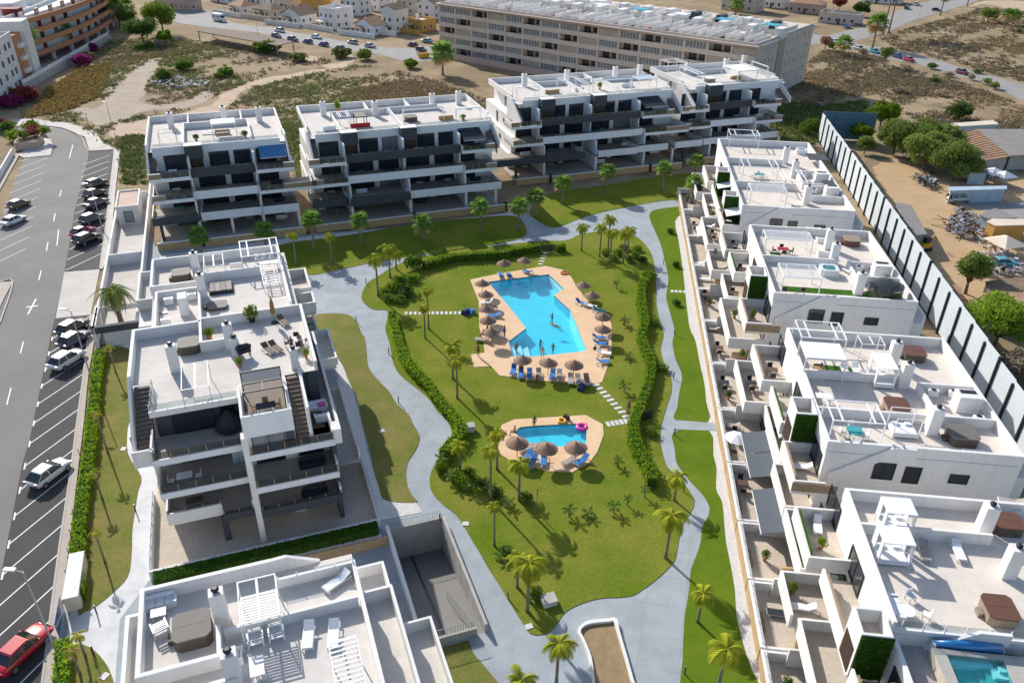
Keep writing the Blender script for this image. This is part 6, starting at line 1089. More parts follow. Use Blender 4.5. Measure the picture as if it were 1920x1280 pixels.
# fence stakes along the street side
for i, (x, y, x2, y2) in enumerate([(452, 265, 428, 190), (425, 360, 408, 300), (410, 475, 392, 415), (400, 590, 380, 520), (388, 710, 365, 645), (455, 20, 445, -40), (540, 1140, 520, 1070)]):
    b0, t0 = Z7(x, y), Z7(x2, y2); p = P(*b0); e = thing('fence_post', ORD[i] + ' thin dark post from the far end along the street hedge' if i < 5 else ['thin dark post at the middle of the street hedge', 'thin dark post by the near walkway edge'][i - 5], 'post', (p.x, p.y, 0), 0, 'thin posts along the street hedge'); h = max(.8, min(2.0, plumb(b0, t0))); MB().tube([(0, 0, 0), (0, 0, h)], .035, 5).make('shaft', 'metal_dark', e); MB().lathe([(.04, h), (.045, h + .04), (.02, h + .07)], 6).make('cap', 'metal_grey', e)
for i, (x, y) in enumerate([(250, 690), (185, 690), (125, 655), (420, 690), (490, 690), (655, 800), (665, 855)]):
    p = P(*Z1(x, y)); e = thing('fence_post', ORD[i] + ' dark fence stake on the edge of the bare field behind the street', 'post', (p.x, p.y, 0), 0, 'stakes along the bare field'); MB().tube([(0, 0, 0), (.05, 0, 2.1)], .06, 5).make('shaft', 'metal_dark', e)
# ------------------------------------------------------------ ramp pit down to the garage
e = Bld('garage_ramp', 'sunken concrete garage ramp with railings beside the main path', 'ramp', FG, PIT_U0, PIT_V0)
e.poly_u('ramp_floor', [(PIT_V0, -.05), (PIT_V1, -3.6), (PIT_V1, -3.9), (PIT_V0, -.6)], PIT_U0, PIT_U1, 'asphalt_road'); e.poly_u('drain_channel', [(PIT_V0 + .5, -.12), (PIT_V1, -3.585), (PIT_V1, -3.61), (PIT_V0 + .5, -.3)], 9.9, 10.1, 'metal_dark')  # ramp floor takes a darker grey, shade of the pit put into colour
e.box('retaining_wall', PIT_U1 - .25, PIT_U1, PIT_V0, PIT_V1 - .25, -4, .95, 'concrete'); e.box('retaining_wall', PIT_U0, PIT_U1, PIT_V1 - .25, PIT_V1, -4, .35, 'concrete'); e.box('retaining_wall', PIT_U0, PIT_U0 + .3, PIT_V0, PIT_V1 - .25, -4, 1.0, 'white_wall'); e.box('retaining_wall', PIT_U0 + .3, PIT_U0 + 4.6, PIT_V0, PIT_V0 + .25, -2, .75, 'concrete')
def railing(b_, u0, v0, u1, v1, z0, z1, n, nm='railing'):
    d = Vector((u1 - u0, v1 - v0)); mb = MB()
    mb.bar((u0 - b_.u, v0 - b_.v, z1), (u1 - b_.u, v1 - b_.v, z1), .025); mb.bar((u0 - b_.u, v0 - b_.v, z0 + .12), (u1 - b_.u, v1 - b_.v, z0 + .12), .02)
    r = mb.make('handrail', 'metal_grey', b_.e)
    for k in range(n + 1):
        u, v = u0 + d.x * k / n - b_.u, v0 + d.y * k / n - b_.v; MB().bar((u, v, z0), (u, v, z1), .016).make('baluster', 'metal_grey', r)
railing(e, PIT_U0 + .3, PIT_V1 - .12, PIT_U1 - .2, PIT_V1 - .12, .35, 1.2, 24); railing(e, PIT_U0 + .4, PIT_V0 + .12, PIT_U0 + 4.4, PIT_V0 + .12, .75, 1.6, 18); railing(e, PIT_U0 + 4.5, PIT_V0 + .3, PIT_U0 + 3.4, PIT_V0 + 4.6, -.6, .8, 14)
for k in range(6): e.box('wall_joint', PIT_U1 - .262, PIT_U1 - .251, PIT_V0 + 2 * k + 1, PIT_V0 + 2 * k + 1.02, -3.5, .9, 'metal_grey')
# ------------------------------------------------------------ acoustic fence on the right
f0, f1 = FR.px(Z6(1380, 570)), None
FE = Bld('acoustic_fence', 'tall grey blue acoustic panel fence with dark posts behind the right row', 'fence', FR, 46.5, 100)
def fu(v): return 46.3 + (v - 80) * .032
vs_ = [30 + 4.3 * k for k in range(38)]
for i, (a, c) in enumerate(zip(vs_[:-1], vs_[1:])):
    u = fu((a + c) / 2); seg = i // 6; top = 6.4 - .12 * (seg % 3) + (.3 if seg == 2 else 0)
    if a > 168: top = 6.0
    for z0, z1 in ((.2, 2.2), (2.23, 4.25), (4.28, top)): FE.box('panel', u - .05, u + .05, a + .1, c - .1, z0, z1, 'fence_panel')
    p = FE.box('post', u - .4, u + .10, a - .15, a + .15, 0, top - .35 + (.6 if i % 6 == 0 else 0), 'fence_post'); FE.box('base_plate', u - .3, u + .2, a - .2, a + .2, .0005, .12, 'fence_post', p)
va = vs_[-1]; ua = fu(va)
for k in range(4): FE.box('panel', ua + .1 + 3.0 * k, ua + 3.05 + 3.0 * k, va + .4, va + .5, .2, 6.3, 'fence_blue')
for k in range(5): FE.box('post', ua + 3.0 * k, ua + 3.0 * k + .14, va + .52, va + .7, 0, 6.2, 'fence_post')
# small street-side structures: transformer hut, garden entrance walls
E1 = Bld('service_hut', 'small white service hut with pink roof beside the leftmost far block', 'hut', FG, -18.0, 140.0)
h0 = FG.px(Z1(650, 1175), 3.0); h1 = FG.px(Z1(775, 1165), 3.0); h2 = FG.px(Z1(760, 1075), 3.0)
E1.box('wall', h0[0], h1[0], h0[1], h2[1], 0, 3.0, 'white_wall'); E1.box('roof', h0[0] + .3, h1[0] - .3, h0[1] + .3, h2[1] - .3, 3.001, 3.12, 'pinkish'); E1.parapet(h0[0] - .1, h1[0] + .1, h0[1] - .1, h2[1] + .1, 3.0, 3.35, 'NSEW', .25); E1.window('S', h0[0] + 1, h1[0] - 1, .4, 2.4, h0[1], 0, 'metal_grey')
for u0, u1, v0, v1, h in ((-20.4, -20.1, 100.5, 150, 1.6), (-15.3, -15.0, 98, 160, 1.8), (-20.1, -15.3, 124, 124.3, 1.8), (-20.1, -15.3, 150, 150.3, 2.4)): E1.box('yard_wall', u0, u1, v0, v1, 0, h, 'white_wall')
E1.box('yard_floor', -20.1, -15.3, 100.5, 150, 0, .06, 'drive_concrete')
E2 = Bld('entrance_pavilion', 'low white entrance pavilion with dark beam behind the date palm', 'pavilion', FG, -16.5, 98.0)
e0 = FG.px(Z4(515, 580), 2.4); e1 = FG.px(Z4(800, 550), 2.4); E2.box('beam', e0[0], -12.5, e0[1] - .3, e0[1] + .3, 2.0, 2.9, 'grey_wall'); E2.box('wall', e0[0], e0[0] + .4, e0[1] - .3, e0[1] + 6, 0, 2.9, 'white_wall'); E2.box('screen_wall', e0[0] + 1.2, -12.8, e0[1] - .1, e0[1] + .1, 0, 1.999, 'white_concrete'); E2.parapet(e0[0] + .2, -12.5, e0[1] + .32, e0[1] + 5.5, 2.2, 2.9, 'NEW', .35)
E2.box('planter_floor', e0[0] + .6, -12.9, e0[1] + .35, e0[1] + 5.1, 0, .3, 'grey_earth')
cb = Bld('letter_box_wall', 'low beige wall with dark blue gate at the street walkway entrance', 'wall', FG, -18.8, 55.5)
w0 = FG.px(Z7(395, 880), 0); cb.box('wall', w0[0] - .2, w0[0] + .9, w0[1], w0[1] + 5.2, 0, 1.5, 'cream'); cb.box('gate', w0[0] - .5, w0[0] - .44, w0[1] - 2.6, w0[1] + .4, .1, 1.7, 'car_blue'); cb.box('wall_cap', w0[0] - .25, w0[0] + .95, w0[1] - .05, w0[1] + 5.25, 1.501, 1.58, 'white_wall')
# left kerbside planter with shrubs at the road bend
pl = Bld('raised_planter', 'cream raised planter with shrubs at the road bend', 'planter', FG, -43, 196); a0 = FG.px(Z1(90, 850), 0); a1 = FG.px(Z1(215, 850), 0)
pl.box('wall', a0[0], a1[0], a0[1], a0[1] + 7, 0, 1.7, 'pinkish'); pl.box('soil', a0[0] + .3, a1[0] - .3, a0[1] + .3, a0[1] + 6.7, 1.701, 1.75, 'planter_earth')
lw_ = Bld('boundary_wall', 'pale boundary wall along the left edge of the street parking', 'wall', FG, -41, 170); q0, q1 = FG.px(Z1(110, 890), 0), FG.px(Z1(-30, 1230), 0)
lw_.box('wall', q0[0] - 1.6, q0[0] - 1.3, 120, 188, 0, 1.4, 'white_wall'); lw_.box('verge', q0[0] - 1.299, q0[0] - .3, 120, 188, 0, .14, 'pavement')
# ------------------------------------------------------------ rooftop and terrace things
rr_ = zone(1270, 400, 4); r1_ = zone(1270, 230, 5.0526); r3_ = zone(240, 440, 4); r4_ = zone(240, 720, 4); r5_ = zone(1440, 960, 4); l3_ = zone(240, 1020, 4); q_ = zone(1320, 700, 4.2675)
b1_ = zone(260, 180, 4.267); b2_ = zone(545, 165, 4.5714); b3_ = zone(905, 100, 4.923); b4_ = zone(1200, 80, 5.333)
RR, RG_ = 9.955, 13.0
def rect(fr, zf, a, b_, z):
    p, q = fr.px(zf(*a), z), fr.px(zf(*b_), z); return min(p[0], q[0]), max(p[0], q[0]), min(p[1], q[1]), max(p[1], q[1])
def pergola(fr, zf, a, b_, zt, zf0, label, m='metal_white', slats=0, cloth=None, t=.11, beams=2):
    u0, u1, v0, v1 = rect(fr, zf, a, b_, zt); c = fr.w((u0 + u1) / 2, (v0 + v1) / 2, zf0); e = thing('pergola', label, 'pergola', c, fr.rz); w, d, h = (u1 - u0) / 2, (v1 - v0) / 2, zt - zf0
    for x in (-1, 1):
        for y in (-1, 1): MB().box(x * w - t / 2, x * w + t / 2, y * d - t / 2, y * d + t / 2, 0, h - t).make('post', m, e)
    for y in (-1, 1): MB().box(-w - t / 2, w + t / 2, y * d - t / 2, y * d + t / 2, h - t + .001, h).make('beam', m, e)
    for x in (-1, 1): MB().box(x * w - t / 2, x * w + t / 2, -d + t / 2, d - t / 2, h - t + .002, h - .001).make('beam', m, e)
    for k in range(beams): x = -w + 2 * w * (k + 1) / (beams + 1) * (1.0) ; x = (-w * .62 if k == 0 else w * .62) if beams == 2 else x; MB().box(x - .07, x + .07, -d + t / 2, d - t / 2, h - t + .01, h - .02).make('rafter', m, e)
    for k in range(slats): y = -d + .15 + (2 * d - .3) * k / max(1, slats - 1); MB().box(-w + t / 2, w - t / 2, y - .05, y + .05, h + .002, h + .04).make('slat', m, e)
    if cloth: MB().box(-w, w, -d, d, h + .042, h + .07).make('cloth', cloth, e)
    return e
def hot_tub(fr, zf, c, zf0, label, cover='tub_grey', side='tub_side', w=2.1, d=2.1, h=.9, water_=False):
    u, v = fr.px(zf(*c), zf0 + h); e = thing('hot_tub', label, 'hot tub', fr.w(u, v, zf0), fr.rz); ch = .28
    def oct(w_, d_): return [(-w_ + ch, -d_), (w_ - ch, -d_), (w_, -d_ + ch), (w_, d_ - ch), (w_ - ch, d_), (-w_ + ch, d_), (-w_, d_ - ch), (-w_, -d_ + ch)]
    if not water_:
        MB().prism(oct(w / 2 - .04, d / 2 - .04), 0, h - .12).make('cabinet', side, e)
        for s in (-1, 1): q = oct(w / 2, d / 2); q = [(x, y) for x, y in q]; MB().prism([(x, max(y, .01)) if s > 0 else (x, min(y, -.01)) for x, y in q], h - .118, h).make('cover', cover, e)
        MB().box(-w / 2 - .35, -w / 2 - .04, -.3, .3, 0, .35).make('step', side, e)
    else:
        MB().prism(oct(w / 2, d / 2), 0, h - .5).make('cabinet', 'tub_shell', e); n = 8; o_, i_ = oct(w / 2, d / 2), oct(w / 2 - .3, d / 2 - .3); mb = MB(); mb.add([(x, y, h) for x, y in o_] + [(x, y, h) for x, y in i_] + [(x, y, h - .5) for x, y in o_] + [(x, y, h - .5) for x, y in i_], [(k, (k + 1) % n, n + (k + 1) % n, n + k) for k in range(n)] + [(2 * n + k, 2 * n + (k + 1) % n, (k + 1) % n, k) for k in range(n)] + [(n + k, n + (k + 1) % n, 3 * n + (k + 1) % n, 3 * n + k) for k in range(n)]); mb.make('shell', 'tub_shell', e); MB().sheet(i_, h - .12).make('water_surface', 'spa_water', e); MB().sheet(i_, h - .495).make('tub_floor', 'spa_tile', e)
def at(fr, zf, c, z): u, v = fr.px(zf(*c), z); return fr.w(u, v, z)
def rlounge(fr, zf, c, z, deg, m, label, back=.5): p = at(fr, zf, c, z + .35); return lounger(p, fr.rz + math.radians(deg), m, label, z, None, back)
def chair(p, rz, m, label, grp=None, fm='metal_grey'):
    e = thing('terrace_chair', label, 'chair', p, rz, grp); sm = cached(('ch', m), lambda: (MB().box(-.25, .25, -.25, .25, .40, .46).mesh('seat', m), MB().box(-.25, .25, -.27, -.22, .46, .9).mesh('backrest', m), MB().box(-.02, .02, -.02, .02, 0, .4).mesh('leg', fm)))
    inst('seat', sm[0], e); inst('backrest', sm[1], e)
    for x in (-.22, .22):
        for y in (-.22, .22): inst('leg', sm[2], e, (x, y, 0))
def table(p, rz, sx, sy, m, label, leg='metal_grey', h=.74, rnd_=False):
    e = thing('terrace_table', label, 'table', p, rz)
    (MB().lathe([(sx / 2, h - .04), (sx / 2, h)], 16) if rnd_ else MB().box(-sx / 2, sx / 2, -sy / 2, sy / 2, h - .05, h)).make('table_top', m, e)
    for x in (-.38, .38):
        for y in (-.38, .38): MB().box(x * sx - .03, x * sx + .03, y * sy - .03, y * sy + .03, 0, h - .051).make('leg', leg, e)
def dining(fr, zf, c, z, sx, sy, m, cm, where, n=4):
    p = at(fr, zf, c, z + .4); p.z = z; table(p, fr.rz, sx, sy, m, 'dining table ' + where)
    offs = [(0, sy / 2 + .35, math.pi), (0, -sy / 2 - .35, 0), (sx / 2 + .35, 0, math.pi / 2), (-sx / 2 - .35, 0, -math.pi / 2)][:n]
    for (x, y, a), nm in zip(offs, ('far side', 'near side', 'right end', 'left end')): chair(p + fr.U * x + fr.V * y, fr.rz + a, cm, 'chair, %s, table %s' % (nm, where), 'chairs at the dining table ' + where)
def sofa(fr, zf, c, z, deg, L, m, cm, label):
    p = at(fr, zf, c, z + .4) if zf else c.copy(); p.z = z; e = thing('sofa', label, 'sofa', p, fr.rz + math.radians(deg)); MB().box(-L / 2, L / 2, -.4, .4, 0, .32).make('base', m, e); MB().box(-L / 2, L / 2, -.42, -.25, .321, .75).make('backrest', m, e)
    for s in (-1, 1): MB().box(s * L / 2 - .08, s * L / 2 + .08, -.25, .4, .322, .55).make('armrest', m, e)
    n = max(1, round(L / .7))
    for k in range(n): MB().box(-L / 2 + .1 + (L - .2) * k / n + .02, -L / 2 + .1 + (L - .2) * (k + 1) / n - .02, -.24, .38, .323, .45).make('cushion', cm, e)
def daybed(fr, zf, a, b_, zt, z, label, roof='white_fabric', curtains=True):
    u0, u1, v0, v1 = rect(fr, zf, a, b_, zt); e = thing('canopy_bed', label, 'canopy bed', fr.w((u0 + u1) / 2, (v0 + v1) / 2, z), fr.rz); w, d, h = (u1 - u0) / 2, (v1 - v0) / 2, zt - z
    MB().box(-w, w, -d, d, .12, .32).make('bed_frame', 'metal_white', e); MB().box(-w + .08, w - .08, -d + .08, d - .08, .321, .5).make('mattress', 'white_fabric', e)
    for x in (-1, 1):
        for y in (-1, 1): MB().box(x * w - .04, x * w + .04, y * d - .04, y * d + .04, 0, h).make('post', 'metal_white', e)
    for x in (-.5, .5): MB().box(x * w - .25, x * w + .25, d - .5, d - .15, .501, .68).make('pillow', 'shade_white', e)
    if roof: MB().box(-w - .05, w + .05, -d - .05, d + .05, h + .001, h + .06).make('canopy', roof, e)
    else:
        for y in (-d, 0, d): MB().box(-w, w, y - .03, y + .03, h + .001, h + .05).make('rail', 'metal_white', e)
    if curtains:
        for x in (-1, 1): MB().box(x * w - .03, x * w + .03, d - .65, d - .05, .5, h - .01).make('curtain', 'white_fabric', e); MB().box(x * w - .035, x * w + .025, -d + .05, -d + .4, .5, h - .01).make('curtain', 'white_fabric', e)
def pot(p, r, h, m, label, potm='terracotta'):
    e = thing('potted_plant', label, 'potted plant', p, rnd.uniform(0, 6)); MB().lathe([(.16 * r / .5, 0), (.22 * r / .5, .38)], 10).make('pot', potm, e); inst('foliage', bush_mesh('b', m, rnd.randint(0, 2), 420, .14), e, (0, 0, .3), (0, 0, 0), (r, r, h)); return e
def mat_sheet(fr, zf, a, b_, z, m, name, label, th=.02):
    u0, u1, v0, v1 = rect(fr, zf, a, b_, z); o = MB().box(-(u1 - u0) / 2, (u1 - u0) / 2, -(v1 - v0) / 2, (v1 - v0) / 2, 0, th).make(name, m); o.location = fr.w((u0 + u1) / 2, (v0 + v1) / 2, z + .012); o.rotation_euler = (0, 0, fr.rz); tag(o, label, 'floor covering'); return o
# --- right row, farthest building
pergola(FR, r1_, (485, 60), (785, 125), 12.4, RR, 'white open pergola at the far end of the farthest right roof')
pergola(FR, r1_, (600, 335), (965, 428), 12.4, RR, 'wide white pergola frame over the middle of the farthest right roof')
pergola(FR, r1_, (675, 572), (1045, 662), 12.4, RR, 'slatted white pergola on the near end of the farthest right roof', slats=9)
pergola(FR, r1_, (955, 432), (1235, 560), 12.0, RR, 'small white open frame beside the dining table on the farthest right roof')
dining(FR, r1_, (775, 505), RR, 1.6, .9, 'teal_fabric', 'metal_white', 'on farthest right roof')
hot_tub(FR, r1_, (1180, 250), RR, 'open hot tub at the back of the farthest right roof', w=1.9, d=1.6, h=.8, water_=True)
for i, (a, c) in enumerate([((1212, 290), (1435, 360)), ((1365, 545), (1530, 632))]):
    u0, u1, v0, v1 = rect(FR, r1_, a, c, 11.0); o = MB().box(u0 - u1, 0, v0 - v1, 0, 0, .08).make('dark_screen', 'grey_wall'); o.location = FR.w(u1, v1, 10.95); o.rotation_euler = (0, 0, FR.rz); tag(o, ['dark flat cover over the far utility yard of the farthest right roof', 'dark flat cover over the near utility yard of the farthest right roof'][i], 'screen')
rlounge(FR, r1_, (1130, 790), RR, 80, 'grey_fabric', 'grey lounger at the near edge of the farthest right roof')
# --- second
pergola(FR, rr_, (645, 122), (1020, 205), 12.4, RR, 'slatted white pergola over the lawn chairs on the second farthest right roof', slats=9)
pergola(FR, rr_, (760, 372), (1085, 490), 12.4, RR, 'slatted white pergola over the artificial turf of the second farthest right roof', slats=9)
hot_tub(FR, rr_, (1310, 185), RR, 'tan covered hot tub in the corner of the second farthest right roof', 'tub_tan', 'tub_brown'); hot_tub(FR, rr_, (1142, 405), RR, 'open hot tub with turquoise water on the second farthest right roof', w=2.2, d=2.0, h=.9, water_=True)
mat_sheet(FR, rr_, (775, 545), (1690, 640), RR, 'turf', 'artificial_turf', 'strip of artificial turf on the near half of the second farthest right roof'); mat_sheet(FR, rr_, (690, 290), (790, 345), RR, 'turf', 'artificial_turf', 'small piece of artificial turf under the far slatted pergola')
sofa(FR, rr_, (1110, 195), RR, 0, 2.2, 'white_fabric', 'white_fabric', 'white sofa beside the tan hot tub'); sofa(FR, rr_, (1110, 300), RR, 0, 1.9, 'white_fabric', 'shade_white', 'white garden swing seat on the second farthest right roof'); sofa(FR, rr_, (1020, 118), RR, 0, 1.8, 'white_fabric', 'white_fabric', 'white lounge seat at the back of the second farthest right roof')
rlounge(FR, rr_, (1280, 425), RR, 25, 'white_fabric', 'white sunbed with raised back beside the open hot tub', .9)
for i, c in enumerate([(800, 578), (940, 580)]): p = at(FR, rr_, c, RR + .4); p.z = RR + .035; chair(p, FR.rz, 'dark_fabric', ['left dark chair under the near slatted pergola', 'right dark chair under the near slatted pergola'][i])
dining(FR, rr_, (790, 280), RR, 1.4, .9, 'red_fabric', 'dark_fabric', 'under the far slatted pergola')
u, v = FR.px(rr_(1565, 560), 11.2); e = thing('gauze_gazebo', 'round dark net gazebo at the right corner of the turfed roof', 'gazebo', FR.w(u, v, RR)); MB().lathe([(1.9, 0), (2.0, .02), (1.95, 1.7)], 18).make('net', 'rail_glass', e); MB().lathe([(1.96, 1.705), (1.2, 2.1), (.1, 2.4)], 18).make('net_roof', 'rail_glass', e)
for k in range(6): a = k * 1.047; MB().bar((1.93 * math.cos(a), 1.93 * math.sin(a), 0), (1.93 * math.cos(a), 1.93 * math.sin(a), 1.75), .035).make('pole', 'metal_dark', e)
p = FR.w(u, v, RR + .04); table(p, 0, 1.2, 1.2, 'dark_fabric', 'round dark table inside the net gazebo', rnd_=True)
for k in range(4): a = k * 1.571 + .5; chair(p + Vector((1.05 * math.cos(a), 1.05 * math.sin(a), 0)), a + math.pi / 2, 'dark_fabric', ORD[k] + ' dark chair round the table inside the net gazebo', 'chairs inside the net gazebo')
# --- third
pergola(FR, Z6, (635, 518), (925, 630), 12.5, RR, 'white open pergola at the far left of the third right roof'); pergola(FR, Z6, (662, 640), (925, 748), 12.5, RR, 'white pergola covered with white canvas on the third right roof', cloth='white_fabric'); pergola(FR, Z6, (805, 962), (1145, 1102), 12.5, RR, 'white open pergola over the chairs at the near end of the third right roof')
pergola(FR, Z6, (985, 602), (1140, 660), 11.9, RR, 'low white swing frame at the back of the third right roof', t=.07, beams=1)
daybed(FR, Z6, (1062, 705), (1215, 800), 12.2, RR, 'white canopy bed with closed curtains between the chimneys'); daybed(FR, Z6, (1178, 1008), (1355, 1085), 12.0, RR, 'white canopy bed frame without cloth at the near end of the third roof', None, False)
hot_tub(FR, Z6, (1305, 690), RR, 'brown covered hot tub at the back of the third right roof', 'tub_brown'); hot_tub(FR, Z6, (1208, 985), RR, 'brown covered hot tub in the middle of the third right roof', 'tub_brown', 'tub_tan'); hot_tub(FR, Z6, (1580, 1145), RR, 'large grey covered hot tub at the near end of the third right roof', 'tub_grey', 'tub_side', 2.4, 2.2, 1.0)
mat_sheet(FR, Z6, (760, 770), (1005, 870), RR, 'turf', 'artificial_turf', 'patch of artificial turf under the canvas pergola'); rlounge(FR, Z6, (918, 805), RR + .03, 180, 'white_fabric', 'white lounger on the turf patch, the left of two'); rlounge(FR, Z6, (980, 803), RR + .03, 180, 'white_fabric', 'white lounger on the turf patch, the right of two'); sofa(FR, Z6, (770, 800), RR, 90, 1.8, 'furn_brown', 'straw', 'brown sofa under the canvas pergola')
dining(FR, Z6, (965, 1155), RR, 1.3, 1.3, 'teal_fabric', 'metal_white', 'under the near pergola, third right roof'); rlounge(FR, Z6, (1660, 1258), RR, -85, 'white_fabric', 'white lounger lying at the near right corner of the third roof', .1)
table(FR.w(*FR.px(Z6(795, 945), RR + .7), RR), FR.rz, 1.5, .9, 'white_paint', 'white table at the west edge of the third right roof')
# --- fourth
daybed(FR, Z9, (1118, 235), (1320, 340), 12.1, RR, 'white canopy bed with cloth roof, farther of two on the nearest right roof'); daybed(FR, Z9, (1095, 395), (1310, 510), 12.1, RR, 'white canopy bed with cloth roof and mattress, nearer of two on the nearest right roof')
hot_tub(FR, Z9, (1830, 365), RR, 'brown covered hot tub by the far chimney of the nearest right roof', 'tub_brown', 'tub_side', 2.2, 1.9); hot_tub(FR, Z9, (1790, 850), RR, 'brown covered hot tub with pale sides by the glass railing', 'tub_brown', 'tub_tan', 2.0, 2.2)
rlounge(FR, Z9, (1365, 545), RR, 172, 'grey_fabric', 'grey lounger beside the nearer canopy bed'); rlounge(FR, Z9, (1558, 545), RR, 178, 'white_fabric', 'white lounger alone in the middle of the nearest right roof'); rlounge(FR, Z9, (1835, 255), RR, 80, 'grey_fabric', 'blue grey lounger behind the far chimney'); rlounge(FR, Z9, (1810, 300), RR, 75, 'white_fabric', 'white lounger beside the far brown hot tub')
sofa(FR, Z9, (1198, 850), RR, -90, 1.9, 'metal_white', 'shade_white', 'pale sofa at the near left corner of the nearest right roof'); table(FR.w(*FR.px(Z9(1262, 872), RR + .5), RR), 0, 1.1, 1.1, 'white_paint', 'round white table before the pale sofa', 'metal_white', .5, True)
for c, a, l in [((1285, 792), 200, 'pale armchair behind the round white table'), ((1375, 895), 60, 'pale armchair right of the round white table')]: p = at(FR, Z9, c, RR + .4); p.z = RR; chair(p, math.radians(a), 'shade_white', l)
p = at(FR, Z9, (762, 400), 7.2); lounger((p.x, p.y), FR.rz + 3.0, 'white_fabric', 'striped deck chair on the penthouse terrace at right', 6.83, None, .8)
# pool terrace at the bottom right
ZP = 9.9; u0, v1 = FR.px(r5_(1340, 1062), ZP); u1 = u0 + 3.5; TF = 8.94
PB_ = Bld('plunge_pool', 'small emerald plunge pool with corner steps on the terrace at the bottom right', 'pool', FR, u0, v1)
PB_.box('pool_wall', u0 - .75, u0, v1 - 6, v1 + .4, TF, ZP, 'concrete'); PB_.box('pool_wall', u1, u1 + 4, v1 - 6, v1 + .4, TF, ZP - .002, 'concrete'); PB_.box('pool_wall', u0 + .001, u1 - .001, v1, v1 + .4, TF, ZP - .001, 'concrete')
PB_.box('pool_floor', u0, u1, v1 - 6, v1, TF, TF + .03, 'spa_tile'); MB().sheet([(.002, -6), (u1 - u0 - .002, -6), (u1 - u0 - .002, -.002), (.002, -.002)], ZP - .12).make('water_surface', 'spa_water', PB_.e); PB_.box('side_tiles', u0 - .78, u0 - .751, v1 - 6, v1 + .4, TF + .01, ZP - .05, 'terrace_tile')
for k in range(4): PB_.box('pool_step', u1 - .45 - .4 * k, u1 - .01 - .002 * k, v1 - .75 - .4 * k, v1 - .35 - .004 * k, TF + .031, ZP - .2 - .2 * k, 'pool_step' if k < 2 else 'spa_tile')
PB_.box('pool_bench', u0 + .01, u1 - .6, v1 - .34, v1 - .01, TF + .032, ZP - .45, 'pool_step')
a, c = FR.px(r5_(1235, 1035), 9.3), FR.px(r5_(1690, 975), 9.4); e = thing('pool_cover_roller', 'rolled blue pool cover on the terrace at the bottom right', 'pool cover', FR.w(a[0], v1 + .78, TF), FR.rz + .02); L_ = c[0] - a[0]; MB().tube([(0, 0, .95), (L_ * .5, 0, 1.05), (L_, 0, 1.0)], [.22, .34, .32], 10).make('rolled_cover', 'car_sky', e, True); MB().box(-.1, .0, -.25, .25, 0, 1.0).make('end_stand', 'metal_white', e); MB().box(L_, L_ + .1, -.25, .25, 0, 1.1).make('end_stand', 'metal_white', e)
# awnings of the right row
def awn_u(v0, v1, u0, u1, z0, z1, m, label):
    c = FR.w(u1, (v0 + v1) / 2); e = thing('awning', label, 'awning', c, FR.rz); d = u0 - u1; h = (v1 - v0) / 2
    MB().add([(d, -h, z0), (0, -h, z1), (0, h, z1), (d, h, z0), (d, -h, z0 - .04), (0, -h, z1 - .04), (0, h, z1 - .04), (d, h, z0 - .04)], [(0, 1, 2, 3), (7, 6, 5, 4), (0, 4, 5, 1), (1, 5, 6, 2), (2, 6, 7, 3), (3, 7, 4, 0)]).make('cloth', m, e); MB().box(d - .06, d + .04, -h, h, z0 - .13, z0 - .042).make('front_bar', 'metal_white', e); MB().box(-.05, .08, -h, h, z1 + .002, z1 + .14).make('cassette', 'metal_white', e)
awn_u(65.1, 68.5, 16.6, 19.0, 3.0, 3.5, 'awning_grey', 'grey awning over the garden terrace, farthest of three'); awn_u(61.4, 65.0, 16.6, 19.0, 3.0, 3.5, 'awning_grey', 'grey awning over the garden terrace, middle of three'); awn_u(53.8, 59.6, 16.5, 18.5, 3.0, 3.5, 'awning_grey', 'grey awning over the garden terrace, nearest of three'); awn_u(64.0, 70.5, 19.2, 20.6, 6.1, 6.5, 'shade_white', 'pale awning over the first floor balcony of the third right building')
awn_u(90.5, 94.8, 17.4, 19.0, 3.2, 3.6, 'shade_white', 'pale awning on the garden terrace below the turfed roof'); awn_u(114.0, 118.5, 19.4, 21.2, 9.0, 9.4, 'shade_white', 'white sail awning below the near green wall of the farthest right building'); awn_u(126.0, 129.8, 19.4, 21.2, 9.0, 9.4, 'shade_white', 'white sail awning below the far green wall of the farthest right building'); awn_u(119.5, 123.5, 16.4, 18.0, 3.3, 3.7, 'shade_white', 'pale awning on the garden terrace of the farthest right building')
p = at(FR, q_, (262, 515), 2.4); e = thing('garden_parasol', 'white parasol on the garden terrace beside the grey awnings', 'parasol', (p.x, p.y, .62)); MB().tube([(0, 0, 0), (0, 0, 2.1)], .03, 6).make('pole', 'metal_white', e); MB().lathe([(1.25, 1.75), (1.24, 1.78), (.03, 2.25)], 8).make('canopy', 'white_fabric', e); MB().lathe([(.3, 0), (.28, .08)], 10).make('foot', 'furn_brown', e)
